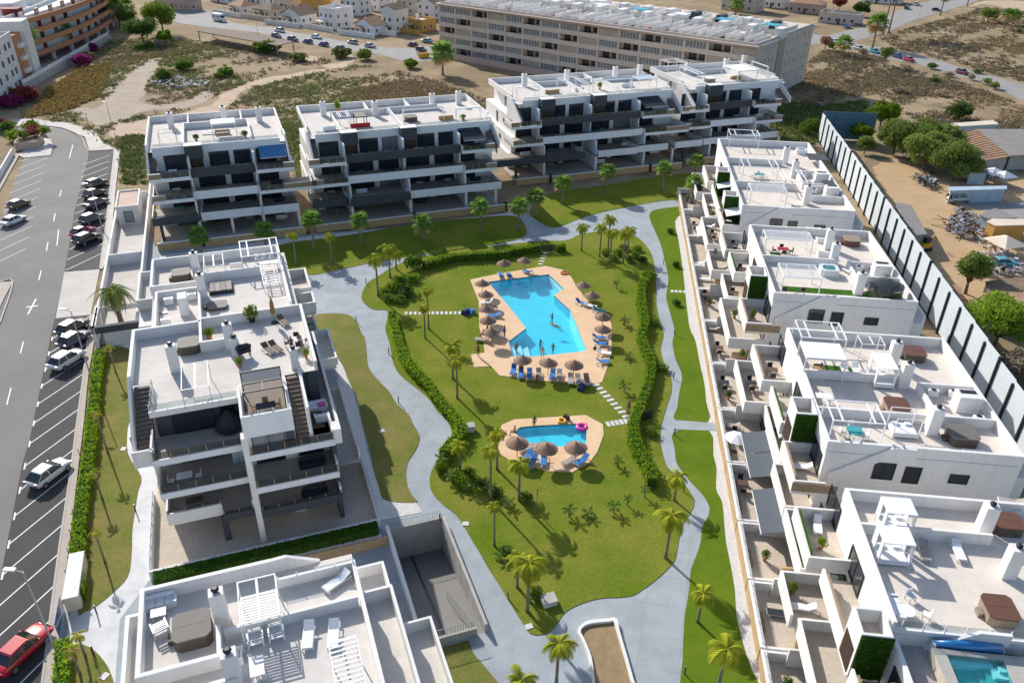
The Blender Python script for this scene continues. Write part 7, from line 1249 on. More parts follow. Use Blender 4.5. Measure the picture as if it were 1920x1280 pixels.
# terrace furniture on the lower levels of the right row
RANK = {}
for v, z, u, typ in sorted([(70.5, .62, 16.6, 't'), (78.0, .62, 16.7, 'p'), (88.5, .62, 16.6, 't'), (92.0, 3.72, 18.6, 'p'), (99.0, 6.82, 19.8, 't'), (107.0, 6.82, 19.8, 't'), (109.0, .62, 16.8, 'd'), (101.0, .62, 16.6, 'p'), (116.0, 6.82, 20.0, 't'), (129.0, .62, 16.8, 't'), (137.0, 6.82, 19.8, 'd'), (142.0, .62, 16.6, 'p'), (74.0, 6.82, 19.8, 't'), (58.5, 6.82, 19.8, 'd'), (86.5, 6.82, 19.6, 'p'), (53.0, .62, 17.0, 'p'), (47.0, .62, 17.0, 'd'), (40.0, .62, 16.6, 'p'), (66.5, 6.82, 20.1, 'd'), (46.5, 3.72, 17.6, 'p'), (82.0, 3.72, 18.2, 'p'), (122.0, 3.72, 18.0, 'd'), (133.0, 6.82, 19.6, 'p'), (51.0, 3.72, 19.4, 't'), (45.0, 3.72, 18.0, 'd'), (48.5, 6.82, 19.6, 'p'), (62.5, .62, 16.2, 't'), (68.0, 3.72, 20.0, 'd'), (76.0, 3.72, 18.4, 't'), (72.5, .62, 16.2, 'd'), (80.5, .62, 16.4, 't'), (94.0, .62, 16.3, 'd'), (98.0, 3.72, 19.2, 't'), (103.0, .62, 16.3, 't'), (106.0, 3.72, 18.2, 'd'), (111.0, 3.72, 18.0, 'p'), (118.0, 3.72, 18.4, 't'), (114.5, .62, 16.3, 'd'), (126.5, 3.72, 19.2, 'p'), (131.5, 3.72, 19.2, 'd'), (139.5, 3.72, 18.2, 't'), (145.0, .62, 16.4, 'd')], reverse=True):
    nm = {.62: 'garden terrace', 3.72: 'first floor balcony', 6.82: 'penthouse terrace'}[z]; bl_ = 'nearest' if v < 56.7 else 'third' if v < 84 else 'second' if v < 112.5 else 'farthest'
    RANK[nm, bl_, typ] = RANK.get((nm, bl_, typ), -1) + 1; w_ = '%s of %s right block, %s from far end' % (nm, bl_, ORD[RANK[nm, bl_, typ]]); p = FR.w(u, v, z + .02)
    if typ == 't': table(p, FR.rz, 1.2, .8, rnd.choice(['furn_brown', 'white_paint', 'dark_fabric']), 'small table on ' + w_); chair(p + FR.V * .9, FR.rz + math.pi, 'dark_fabric', 'far chair at table on ' + w_); chair(p - FR.V * .9, FR.rz, 'dark_fabric', 'near chair at table on ' + w_)
    elif typ == 'd': lounger((p.x, p.y), FR.rz + 1.5, rnd.choice(['grey_fabric', 'white_fabric', 'dark_fabric']), 'lounger on ' + w_, z + .02, None, .6)
    else: pot(p, .45, .9, rnd.choice(['leaf_mid', 'leaf_bright']), 'potted plant on ' + w_)
# --- left block roof
hot_tub(FG, r3_, (395, 275), RG_, 'grey covered hot tub at the far corner of the left block roof', 'tub_grey', 'tub_side', 2.0, 1.9); hot_tub(FG, r3_, (452, 800), RG_, 'grey covered hot tub with brown sides on the near left roof', 'tub_grey', 'tub_side', 2.0, 2.0, .95); hot_tub(FG, r3_, (668, 520), RG_, 'flat grey cover beside the roof partition', 'tub_grey', 'tub_side', 2.0, 1.7, .35)
pergola(FG, r3_, (832, 50), (1135, 130), 15.4, RG_, 'white pergola at the far right corner of the left block roof')
e = thing('pergola', 'black pergola with half drawn grey blind on the roof box of the left block', 'pergola', FG.w(-.7, 60.3, 13.02), FG.rz)
for x in (-1.65, 1.65):
    for y in (-1.6, 1.6): MB().box(x - .05, x + .05, y - .05, y + .05, 0, 2.2).make('post', 'metal_dark', e)
for y in (-1.6, -.3, 1.6): MB().box(-1.7, 1.7, y - .06, y + .06, 2.201, 2.32).make('beam', 'metal_dark', e)
for x in (-1.65, 0, 1.65): MB().box(x - .05, x + .05, -1.539, -.361, 2.202, 2.31).make('beam', 'metal_dark', e)
MB().box(-1.58, 1.58, -.24, 1.54, 2.22, 2.26).make('blind', 'awning_grey', e)
pergola(FG, r3_, (400, 975), (605, 1130), 15.0, RG_, 'thin dark metal frame on the near left roof', 'metal_grey', slats=0, t=.05, beams=1); pergola(FG, r3_, (565, 155), (715, 225), 14.6, RG_, 'low white frame beside the far chimney of the left block', t=.06, beams=1)
e = thing('dark_daybed', 'big square lounge bed with dark cushions on the far roof of the left block', 'daybed', at(FG, r3_, (695, 385), RG_ + .4), FG.rz); e.location.z = RG_; MB().box(-1.25, 1.25, -1.2, 1.2, 0, .3).make('base', 'dark_fabric', e)
for k in range(4): MB().box(-1.15 + .58 * k, -1.15 + .58 * k + .54, -1.1, 1.1, .301, .46).make('cushion', 'grey_fabric' if k % 2 else 'tub_grey', e)
pergola(FG, r3_, (985, 205), (1140, 360), 13.9, RG_, 'low white slatted frame on the far right roof of the left block', slats=10, t=.06); table(FG.w(*FG.px(r3_(1060, 210), RG_ + .7), RG_), FG.rz, 2.2, .9, 'white_paint', 'white table behind the slatted frame'); 
for i, c in enumerate([(970, 180), (1020, 175), (1075, 170)]): p = at(FG, r3_, c, RG_ + .4); p.z = RG_; chair(p, FG.rz + math.pi, 'metal_white', ORD[i] + ' white chair from the left behind the white roof table', 'white chairs on the left block roof')
rlounge(FG, r3_, (1170, 650), RG_, 200, 'furn_brown', 'brown lounger beside the folded tan parasol'); rlounge(FG, r3_, (1060, 860), RG_, 205, 'furn_brown', 'brown lounger before the folded parasol, left of a pair'); rlounge(FG, r3_, (1115, 845), RG_, 205, 'furn_brown', 'brown lounger before the folded parasol, right of a pair')
p = at(FG, r3_, (1095, 640), RG_ + .3); e = thing('folded_parasol', 'folded tan parasol on the roof terrace of the left block', 'parasol', (p.x, p.y, RG_)); MB().tube([(0, 0, 0), (0, 0, 3.0)], .03, 6).make('pole', 'timber', e); MB().lathe([(.06, .9), (.26, 1.2), (.2, 2.2), (.03, 3.0)], 9).make('folded_cloth', 'parasol_tan', e); MB().lathe([(.35, 0), (.33, .1)], 10).make('foot', 'metal_dark', e)
p = at(FG, r3_, (930, 640), RG_ + .2); p.z = RG_; pot(p, .8, 1.5, 'leaf_olive', 'tall potted olive shrub on the left block roof', 'metal_dark'); p = at(FG, r3_, (610, 760), RG_ + .3); p.z = RG_; pot(p, .6, .9, 'leaf_bright', 'bright green plant in the roof corner by the chimney'); p = at(FG, r3_, (835, 970), RG_ + .3); p.z = RG_; pot(p, .45, .7, 'leaf_bright', 'small bright green plant at the stair head'); p = at(FG, r3_, (1335, 910), RG_ + .2); p.z = RG_; pot(p, .4, .7, 'leaf_bright', 'small bright green plant at the right roof corner')
p = at(FG, r3_, (870, 880), RG_ + .5); p.z = RG_; e = thing('barbecue', 'dark barbecue with clutter beside the low roof wall', 'barbecue', p, FG.rz + .3); MB().box(-.6, .6, -.3, .3, .5, .9).make('grill_box', 'metal_dark', e); MB().tube([(-.6, 0, .9), (-.3, 0, 1.15), (.3, 0, 1.15), (.6, 0, .9)], .28, 6).make('hood', 'metal_dark', e)
for x in (-.5, .5): MB().box(x - .04, x + .04, -.25, .25, 0, .499).make('leg', 'metal_grey', e)
dining(FG, r3_, (1270, 800), RG_, 1.2, .8, 'white_paint', 'dark_fabric', 'on the left block roof')
for i, c in enumerate([(1285, 790), (1225, 815)]): p = at(FG, r3_, c, RG_ + .5); person((p.x, p.y), RG_ - .45, [3.6, .4][i], 'sit', ['person in red sitting at the roof table of the left block', 'person in dark clothes at the roof table of the left block'][i], 'skin_tan', 'hair_dark', ['red_fabric', 'dark_fabric'][i])
p = FG.w(-.7, 58.6, 13.03); table(p, FG.rz, 1.6, .9, 'dark_fabric', 'dark table with straw chairs under the black pergola')
for i, (x, y, a) in enumerate([(-.9, .3, -1.2), (-.9, -.4, -1.6), (.95, .4, 1.4), (.95, -.35, 1.7), (0, .8, 3.1)]): chair(p + FG.U * x + FG.V * y, FG.rz + a, 'straw', ORD[i] + ' straw chair round the table under the black pergola', 'straw chairs under the black pergola')
sofa(FG, r4_, (1405, 165), 9.82, 180, 2.0, 'white_fabric', 'white_fabric', 'white sofa on the right terrace of the left block'); sofa(FG, r4_, (1455, 240), 9.82, 0, 1.2, 'white_fabric', 'white_fabric', 'white armchair on the right terrace of the left block'); table(FG.w(*FG.px(r4_(1405, 218), 10.2), 9.82), FG.rz, .8, .6, 'furn_brown', 'low table on the right terrace of the left block', h=.4)
e = thing('cushion', 'magenta cushion on the right terrace of the left block', 'cushion', at(FG, r4_, (1450, 145), 10.4)); MB().lathe([(.2, -.05), (.4, .03), (.2, .14)], 8).make('cushion_cover', 'pink_plastic', e); e.location.z = 10.3
mat_sheet(FG, r4_, (1340, 190), (1480, 320), 9.82, 'furn_brown', 'rug', 'brown rug on the right terrace of the left block')
p = at(FG, r4_, (765, 330), 9.9); e = thing('covered_parasol', 'large black covered garden parasol on the top balcony of the left block', 'parasol', (p.x, p.y, 9.82)); MB().lathe([(.9, 0), (1.25, .35), (1.0, 1.1), (.3, 1.9), (.05, 2.1)], 12).make('cover', 'dark_fabric', e, True); MB().lathe([(.4, 0), (.4, .05)], 8).make('foot', 'metal_dark', e)
p = at(FG, r4_, (425, 690), 7.2); p.z = 6.62; table(p, FG.rz, 1.3, .9, 'white_paint', 'white table on the middle balcony of the left block'); chair(p + FG.U * 1.1, FG.rz + 1.57, 'white_fabric', 'white chair right of the table on the middle balcony'); chair(p - FG.U * 1.1, FG.rz - 1.57, 'white_fabric', 'white chair left of the table on the middle balcony')
p = at(FG, r4_, (500, 880), 3.9); p.z = 3.42; table(p, FG.rz, 1.4, .8, 'furn_brown', 'brown table on the lower balcony of the left block'); sofa(FG, r4_, (1400, 800), 3.42, 180, 2.2, 'dark_fabric', 'dark_fabric', 'dark sofa on the lower right balcony of the left block'); sofa(FG, r4_, (1380, 580), 6.62, 180, 2.2, 'dark_fabric', 'dark_fabric', 'dark sofa on the middle right balcony of the left block')
e = thing('blue_cupboard', 'pale blue cupboard at the end of the middle balcony', 'cupboard', FG.w(-3.8, 61.2, 6.61), FG.rz); MB().box(-.5, .5, -.3, .3, 0, 1.5).make('cabinet', 'shed_blue', e); MB().box(-.01, .01, -.32, -.301, .1, 1.4).make('door_gap', 'metal_dark', e)
# --- nearest left roof
hot_tub(FG, l3_, (475, 600), RG_, 'big grey covered hot tub on the nearest left roof', 'tub_grey', 'tub_side', 2.2, 2.2, 1.0)
sofa(FG, l3_, (240, 425), RG_, 180, 1.8, 'metal_white', 'metal_white', 'white slatted bench in the corner of the nearest left roof'); table(FG.w(*FG.px(l3_(225, 505), RG_ + .4), RG_), FG.rz, .9, .7, 'white_paint', 'small white table by the slatted bench', 'metal_white', .4)
pergola(FG, l3_, (818, 285), (1138, 525), 15.0, RG_, 'white pergola frame with slats over half, farther on the nearest left roof', t=.07, beams=1, slats=0); pergola(FG, l3_, (845, 400), (1128, 520), 14.98 - .06, RG_, 'white slatted half roof under the farther pergola', slats=9, t=.05, beams=1); pergola(FG, l3_, (1500, 735), (1790, 1060), 15.0, RG_, 'white slatted pergola at the bottom of the nearest left roof', slats=11, t=.07, beams=1)
rlounge(FG, l3_, (1350, 700), RG_, 168, 'white_fabric', 'pale lounger on the nearest left roof, left of two parallel ones'); rlounge(FG, l3_, (1540, 690), RG_, 168, 'white_fabric', 'pale lounger on the nearest left roof, right of two parallel ones'); rlounge(FG, l3_, (1545, 285), RG_, 118, 'white_fabric', 'pale lounger in the far right corner of the nearest left roof')
for i, c in enumerate([(955, 705), (1110, 660), (805, 830), (235, 620)]): p = at(FG, l3_, c, RG_ + .4); p.z = RG_; e = thing('slatted_armchair', ['white slatted armchair, left of two by the partition', 'white slatted armchair, right of two by the partition', 'white slatted chair behind the near chimney', 'white slatted chair beside the grey hot tub'][i], 'armchair', p, FG.rz + [math.pi, math.pi, 1.5, .3][i]); [MB().box(-.4, .4, -.35 + .17 * k, -.35 + .17 * k + .1, .36, .40).make('slat', 'metal_white', e) for k in range(5)]; [MB().box(s * .42 - .05, s * .42 + .05, -.45, .4, 0, .6).make('armrest', 'metal_white', e) for s in (-1, 1)]; [MB().box(-.365, .365, -.42, -.38, .45 + .14 * k, .54 + .14 * k).make('slat', 'metal_white', e) for k in range(3)]
table(FG.w(*FG.px(l3_(965, 910), RG_ + .7), RG_), FG.rz, .8, 1.4, 'white_paint', 'white table at the bottom of the nearest left roof', 'metal_white')
# --- roofs of the far row
FB = 12.97
pergola(FG, b1_, (575, 190), (770, 215), 15.2, FB, 'small pergola with pale blue cloth on the leftmost far roof', cloth='shade_white'); sofa(FG, b1_, (670, 290), FB, 180, 2.4, 'straw', 'white_fabric', 'straw sofa under the small pergola of the leftmost far roof'); rlounge(FG, b1_, (540, 290), FB, 90, 'white_fabric', 'white lounger on the leftmost far roof'); pergola(FG, b1_, (150, 300), (290, 260), 14.9, FB, 'thin dark frame on the left end of the leftmost far roof', 'metal_dark', t=.05); pot(FG.w(*FG.px(b1_(460, 345), 13.3), FB), .6, .8, 'leaf_dark', 'dark potted plant at the front of the leftmost far roof'); pot(FG.w(*FG.px(b1_(850, 315), 13.3), FB), .7, .8, 'leaf_dark', 'dark potted plant right of the straw sofa')
pergola(FG, b2_, (960, 185), (1310, 165), 15.4, FB, 'white slatted pergola on the second far roof', slats=6); pergola(FG, b2_, (1420, 180), (1620, 155), 15.3, FB, 'white pergola with pale cloth at the right end of the second far roof', cloth='shade_white'); pergola(FG, b2_, (390, 205), (510, 240), 15.0, FB, 'small white pergola on the left part of the second far roof'); pergola(FG, b2_, (535, 215), (650, 245), 15.2, FB, 'dark gazebo with grey cloth on the second far roof', 'metal_dark', cloth='tub_grey'); sofa(FG, b2_, (595, 315), FB, 0, 3.4, 'red_fabric', 'red_fabric', 'long red sofa on the second far roof'); sofa(FG, b2_, (330, 340), FB, 0, 2.2, 'white_fabric', 'white_fabric', 'white sofa at the left front of the second far roof'); sofa(FG, b2_, (1330, 250), FB, 0, 2.6, 'straw', 'white_fabric', 'straw sofa on the right part of the second far roof'); pot(FG.w(*FG.px(b2_(1480, 262), 13.3), FB), .7, .7, 'leaf_mid', 'potted plant at the right front of the second far roof'); pot(FG.w(*FG.px(b2_(400, 175), 13.5), FB), .7, 1.4, 'leaf_bright', 'bright plant by the left partition of the second far roof'); hot_tub(FG, b2_, (1030, 240), FB, 'dark covered hot tub on the second far roof', 'tub_grey')
pergola(FG, b3_, (280, 290), (520, 300), 15.4, FB, 'white open frame at the left end of the third far roof'); pergola(FG, b3_, (690, 225), (985, 280), 15.4, FB, 'white open frame in the middle of the third far roof'); pergola(FG, b3_, (1030, 255), (1370, 225), 15.2, FB, 'white frame with glass roof on the third far roof', cloth='clear_glass'); pergola(FG, b3_, (1380, 215), (1610, 235), 15.2, FB, 'white frame with blue glass at the right end of the third far roof', cloth='shed_blue'); sofa(FG, b3_, (640, 350), FB, 0, 3.0, 'straw', 'white_fabric', 'straw sofa on the third far roof'); sofa(FG, b3_, (890, 330), FB, 0, 2.0, 'white_fabric', 'white_fabric', 'white sofa on the middle of the third far roof'); sofa(FG, b3_, (1330, 290), FB, 0, 2.6, 'white_fabric', 'straw', 'pale sofa at the right part of the third far roof'); pot(FG.w(*FG.px(b3_(1080, 320), 13.3), FB), .6, 1.2, 'leaf_bright', 'bright potted plant in the middle front of the third far roof')
pergola(FG, b4_, (210, 170), (450, 190), 15.4, FB, 'dark framed white pergola at the back of the rightmost far roof'); pergola(FG, b4_, (400, 240), (650, 310), 15.0, FB, 'white slatted pergola on the rightmost far roof', slats=6); pergola(FG, b4_, (830, 230), (1180, 275), 15.4, FB, 'white pergola with white cloth on the rightmost far roof', cloth='white_fabric'); pergola(FG, b4_, (1120, 185), (1290, 240), 15.3, FB, 'white open frame at the right end of the rightmost far roof'); sofa(FG, b4_, (960, 345), FB, 0, 2.4, 'straw', 'white_fabric', 'straw sofa on the rightmost far roof'); hot_tub(FG, b4_, (700, 350), FB, 'pale covered hot tub on the rightmost far roof', 'shade_white', 'tub_tan')
# furniture on the far balconies
kk = 0
for bi, (ul, ur, s_) in enumerate([(-12.0, 9.0, 0), (12.6, 44.0, 0), (52.5, 86.0, 11.4), (90.5, 113.0, 12.4)]):
    nb = int((ur - ul) / 5)
    for lv, z in enumerate((.5, 3.6, 6.7, 9.8)):
        for k in range(nb):
            if (k * 3 + lv * 5 + bi) % 4 == 0: continue
            u = ul + (k + .5) * (ur - ul) / nb; v = 134.6 + s_; p = FG.w(u, v, z + .01); kk += 1
            w_ = 'on the %s balcony of the %s far block, %s from left' % (['ground', 'first', 'second', 'top'][lv], ['leftmost', 'second', 'third', 'rightmost'][bi], ORD[k]) if lv else 'on the ground terrace of the %s far block, %s from the left' % (['leftmost', 'second', 'third', 'rightmost'][bi], ORD[k])
            if kk % 3 == 0: sofa(FG, None, p, z, 0, 1.8, rnd.choice(['white_fabric', 'dark_fabric', 'straw']), 'grey_fabric', 'small sofa ' + w_)
            else: table(p, FG.rz, 1.3, .8, rnd.choice(['white_paint', 'furn_brown', 'teal_fabric']), 'small table ' + w_)
# ------------------------------------------------------------ beige apartment block behind
FK = Frame(37.0); kc = P(*ZT(810, 430), 15.3); ku, kv = kc.dot(FK.U), kc.dot(FK.V)
K = Bld('apartment_slab', 'long beige five storey apartment block with glazed balconies behind the far row', 'building', FK, ku, kv)
LEN, DEP, FH = 106.0, 41.0, 3.0
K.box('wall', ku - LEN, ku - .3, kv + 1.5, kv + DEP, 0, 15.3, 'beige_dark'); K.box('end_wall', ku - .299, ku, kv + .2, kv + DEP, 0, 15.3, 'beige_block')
K.box('eave', ku - LEN - .8, ku + .8, kv - .9, kv + DEP + .8, 15.301, 15.7, 'beige_block'); K.box('eave_trim', ku - LEN - .9, ku + .9, kv - 1.0, kv - .902, 15.2, 15.62, 'pinkish'); K.box('plinth', ku - LEN, ku, kv - 3.5, kv - 3.2, 0, 1.8, 'pinkish')
nb = 16; bw = LEN / nb
for f in range(5):
    z = .3 + FH * f
    K.box('balcony_slab', ku - LEN, ku, kv - .05, kv + 1.49, z - .15, z, 'beige_block'); K.box('balcony_band', ku - LEN - .1, ku + .1, kv - .25, kv - .052, z - .35, z + .85, 'beige_block')
    for k in range(nb):
        a = ku - LEN + bw * k
        K.box('pier', a, a + .5, kv - .2, kv + 1.48, z + .851, z + FH - .37, 'beige_block')
        t = (k * 7 + f * 5) % 6
        if t in (0, 2, 3): K.window('S', a + .6, a + bw - .1, z + .87, z + FH - .4, kv + .1, 5, 'curtain_glass', 'metal_white')
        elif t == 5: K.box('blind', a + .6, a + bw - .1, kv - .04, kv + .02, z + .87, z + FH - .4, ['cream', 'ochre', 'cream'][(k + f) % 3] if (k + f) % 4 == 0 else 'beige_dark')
        else: K.window('S', a + 1.2, a + 3.4, z + .05, z + 2.3, kv + 1.48, 1); K.window('S', a + 4.2, a + 5.8, z + .9, z + 2.2, kv + 1.48, 0)
for f in range(5):
    for v in (4, 6.5, 9, 11.5, 22, 25, 28, 34, 37): K.window('E', kv + v, kv + v + 1.0, 1.3 + FH * f, 2.6 + FH * f, ku, 0, 'curtain_glass', 'metal_white')
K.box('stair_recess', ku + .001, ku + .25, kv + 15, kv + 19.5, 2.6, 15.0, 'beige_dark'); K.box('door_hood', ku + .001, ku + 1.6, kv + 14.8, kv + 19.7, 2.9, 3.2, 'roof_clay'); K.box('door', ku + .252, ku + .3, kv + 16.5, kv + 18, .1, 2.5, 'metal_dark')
for k in range(40):       # roof terraces: partitions and stair heads
    a = ku - LEN + 2.65 * k + 1
    K.box('roof_partition', a, a + .2, kv + 2, kv + 2 + rnd.uniform(9, 16), 15.701, 15.7 + rnd.uniform(.9, 1.7), 'white_wall')
    if k % 2: K.box('roof_floor', a + .21, a + 2.6, kv + 1.0, kv + 12, 15.702, 15.73, rnd.choice(['red_tile', 'roof_tile', 'roof_tile', 'pinkish', 'turf' if k % 5 == 0 else 'roof_tile']))
    if k % 3 == 0: K.box('stair_head', a + .4, a + 2.4, kv + 14, kv + 18, 15.703, 18.0, 'white_wall')
    if k % 4 == 1: K.chimney(a + 1.3, kv + rnd.uniform(3, 13), 15.74, 1.9)
    K.box('roof_partition', a, a + .2, kv + 22, kv + 22 + rnd.uniform(8, 15), 15.704, 15.7 + rnd.uniform(.9, 1.7), 'white_wall')
    if k % 3 == 1: K.box('stair_head', a + .4, a + 2.2, kv + 24, kv + 28, 15.705, 18.0, rnd.choice(['white_wall', 'white_wall', 'grey_wall']))
    if k % 5 == 2: K.box('roof_awning', a + .3, a + 4.6, kv + 17.5, kv + 21.5, 17.9, 18.0, 'teal_roof' if k in (7, 22, 32, 37) else 'shade_white')
K.box('roof_partition', ku - LEN, ku, kv + 18.6, kv + 18.8, 15.71, 16.9, 'white_wall'); K.parapet(ku - LEN, ku, kv + .2, kv + DEP, 15.7, 16.25, 'SE', .3, 'beige_block')
# ------------------------------------------------------------ salmon and white buildings at the left
FS = Frame(-8.0); S0 = P(*ZC(560, 470)); su, sv = S0.dot(FS.U), S0.dot(FS.V)
SB = Bld('salmon_building', 'white apartment building with curved salmon balcony bands at the top left', 'building', FS, su, sv)
def arc(off, n=14): return [(su - off * 1.0 + 6.5 * math.sin(math.pi * t) + t * 2 - 2, sv - 34 + 104 * t) for t in [i / n for i in range(n + 1)]]
fr_ = arc(0)
SB_poly = lambda off: [(p[0] - su, p[1] - sv) for p in arc(off)] + [(-34, 70), (-34, -34)]
MB().prism(SB_poly(3.2), 3.0, 13.4).make('wall', 'white_wall', SB.e); MB().prism(SB_poly(6.0), 0, 2.99).make('ground_floor', 'pinkish', SB.e)
for f in range(4):
    z = 3.0 + 3.1 * f; o = arc(0); i_ = arc(.35); n = len(o); MB().prism([(p[0] - su, p[1] - sv) for p in o] + [(p[0] - su, p[1] - sv) for p in i_[::-1]], z - .35, z + 1.0).make('balcony_band', 'salmon', SB.e)
    MB().prism([(p[0] - su, p[1] - sv) for p in i_] + [(p[0] - su, p[1] - sv) for p in arc(3.19)[::-1]], z - .3, z).make('balcony_floor', 'pinkish', SB.e)
    for k in range(11): p = arc(3.2, 13)[k + 1]; SB.box('window', p[0] - .3, p[0] + .12, p[1] - 1.3, p[1] + 1.3, z + .1, z + 2.3, rnd.choice(['dark_glass', 'curtain_glass', 'shade_white', 'maroon']))
for k in range(8): p = arc(.8, 9)[k + 1]; SB.box('column', p[0] - .8, p[0] + .1, p[1] - .4, p[1] + .4, 0, 2.64, 'white_wall')
for v, c in ((-18, 'maroon'), (30, 'maroon')): SB.box('tower', su - 9, su - 2.6, sv + v, sv + v + 4, 3, 15.5, c)
for k in range(5): SB.box('roof_block', su - 14, su - 6, sv - 30 + 18 * k, sv - 20 + 18 * k, 13.401, 16.2, 'white_wall')
SB.parapet(su - 32, su - 3.5, sv - 33, sv + 69, 13.402, 14.4, 'NSEW', .3)
FW = Frame(-14.0); W0 = P(*ZC(205, 800)); wu, wv = W0.dot(FW.U), W0.dot(FW.V)
WB = Bld('white_building', 'four storey white building with salmon corner at the left edge', 'building', FW, wu, wv)
WB.box('wall', wu - 26, wu, wv - 24, wv + 3, 0, 13.2, 'white_wall'); WB.box('salmon_wing', wu - 24, wu + .4, wv + 3.001, wv + 9, 0, 13.0, 'salmon'); WB.box('wall', wu - 20, wu + 1.6, wv + 9.001, wv + 15, 0, 15.6, 'white_wall'); WB.parapet(wu - 26, wu, wv - 24, wv + 3, 13.2, 14.1, 'NSEW', .25); WB.box('roof_deck', wu - 25.7, wu - .3, wv - 23.7, wv + 2.7, 13.201, 13.24, 'pinkish')
for f in range(4):
    for v in (-20, -15, -10, -5, -1.6): WB.window('E', wv + v, wv + v + 1.4, 1.0 + 3.2 * f, 2.5 + 3.2 * f, wu, 1, 'curtain_glass', 'furn_brown')
    for u in (-20, -14, -8, -3): WB.window('S', wu + u, wu + u + 1.4, 1.0 + 3.2 * f, 2.5 + 3.2 * f, wv - 24, 1, 'curtain_glass', 'furn_brown')
    if f: WB.box('balcony', wu + .401, wu + 1.3, wv + 4, wv + 8, 3.2 * f, 3.2 * f + 1.1, 'white_wall')
bw_ = Bld('courtyard_wall', 'grey wall with white railing round the court of the salmon building', 'wall', FG, -60, 225); c0, c1 = P(*ZC(230, 830)), P(*ZC(1010, 360)); L_ = (c1 - c0).length
bw_.e.location = c0; bw_.e.rotation_euler = (0, 0, math.atan2((c1 - c0).y, (c1 - c0).x)); MB().box(0, L_, 0, .3, 0, 2.0).make('wall', 'concrete', bw_.e)
for k in range(int(L_ / 3)): MB().box(3 * k, 3 * k + 2.8, .1, .16, 2.05, 3.0).make('railing_panel', 'metal_white', bw_.e)
slab('court_paving', [(p.x, p.y) for p in (c0, c1, P(*ZC(960, 180)), P(*ZC(330, 560)), P(*ZC(220, 700)))], -.05, 'pinkish')
# ------------------------------------------------------------ houses of the village
def house(c, az, sx, sy, h, wall, roof, label, kind='gable', wing=True):
    fr = Frame(az); p = P(*c); u, v = p.dot(fr.U), p.dot(fr.V); b = Bld('house', label, 'house', fr, u, v, 'houses beyond the field'); x0, x1, y0, y1 = u - sx / 2, u + sx / 2, v - sy / 2, v + sy / 2
    b.box('wall', x0, x1, y0, y1, 0, h, wall)
    if kind == 'gable': b.poly_v('roof', [(x0 - .4, h), (u, h + sx * .26), (x1 + .4, h), (x1 + .4, h + .15), (u, h + sx * .26 + .18), (x0 - .4, h + .15)][::-1], y0 - .4, y1 + .4, roof); b.poly_v('gable_wall', [(x0, h), (x1, h), (u, h + sx * .26 - .02)], y0 + .02, y1 - .02, wall)
    elif kind == 'hip': MB().add([(-sx / 2 - .5, -sy / 2 - .5, h), (sx / 2 + .5, -sy / 2 - .5, h), (sx / 2 + .5, sy / 2 + .5, h), (-sx / 2 - .5, sy / 2 + .5, h), (-sx * .12, 0, h + 1.9), (sx * .12, 0, h + 1.9)], [(3, 2, 1, 0), (0, 1, 5, 4), (2, 3, 4, 5), (1, 2, 5), (3, 0, 4)]).make('roof', roof, b.e)
    else: b.box('roof', x0 + .2, x1 - .2, y0 + .2, y1 - .2, h + .001, h + .06, roof); b.parapet(x0, x1, y0, y1, h + .002, h + .9, 'NSEW', .22, wall)
    n = max(2, int(sx / 3))
    for f in range(max(1, int(h / 2.9))):
        for k in range(n): a = x0 + .6 + (sx - 1.2) * k / n; b.window('S', a + .2, a + 1.3, 2.9 * f + .9, 2.9 * f + 2.2, y0, 0, 'dark_glass', 'metal_white')
        for k in range(max(1, int(sy / 4))): a = y0 + 1 + 3.6 * k; b.window('E', a, a + 1.1, 2.9 * f + .9, 2.9 * f + 2.2, x1, 0, 'dark_glass', 'metal_white')
    b.box('door', u - .5, u + .5, y0 - .05, y0 - .004, .05, 2.1, 'furn_brown'); b.chimney(x0 + sx * .25, y0 + sy * .6, h + .1, 1.9)
    if wing: b.box('garden_wall', x0 - 4, x1 + 4, y0 - 5, y0 - 4.75, 0, 1.7, wall); b.box('porch', x0, u, y0 - 2.6, y0 - .06, 2.4, 2.6, roof); b.box('porch_post', x0 + .1, x0 + .35, y0 - 2.5, y0 - 2.25, 0, 2.399, wall)
HA = 30.0
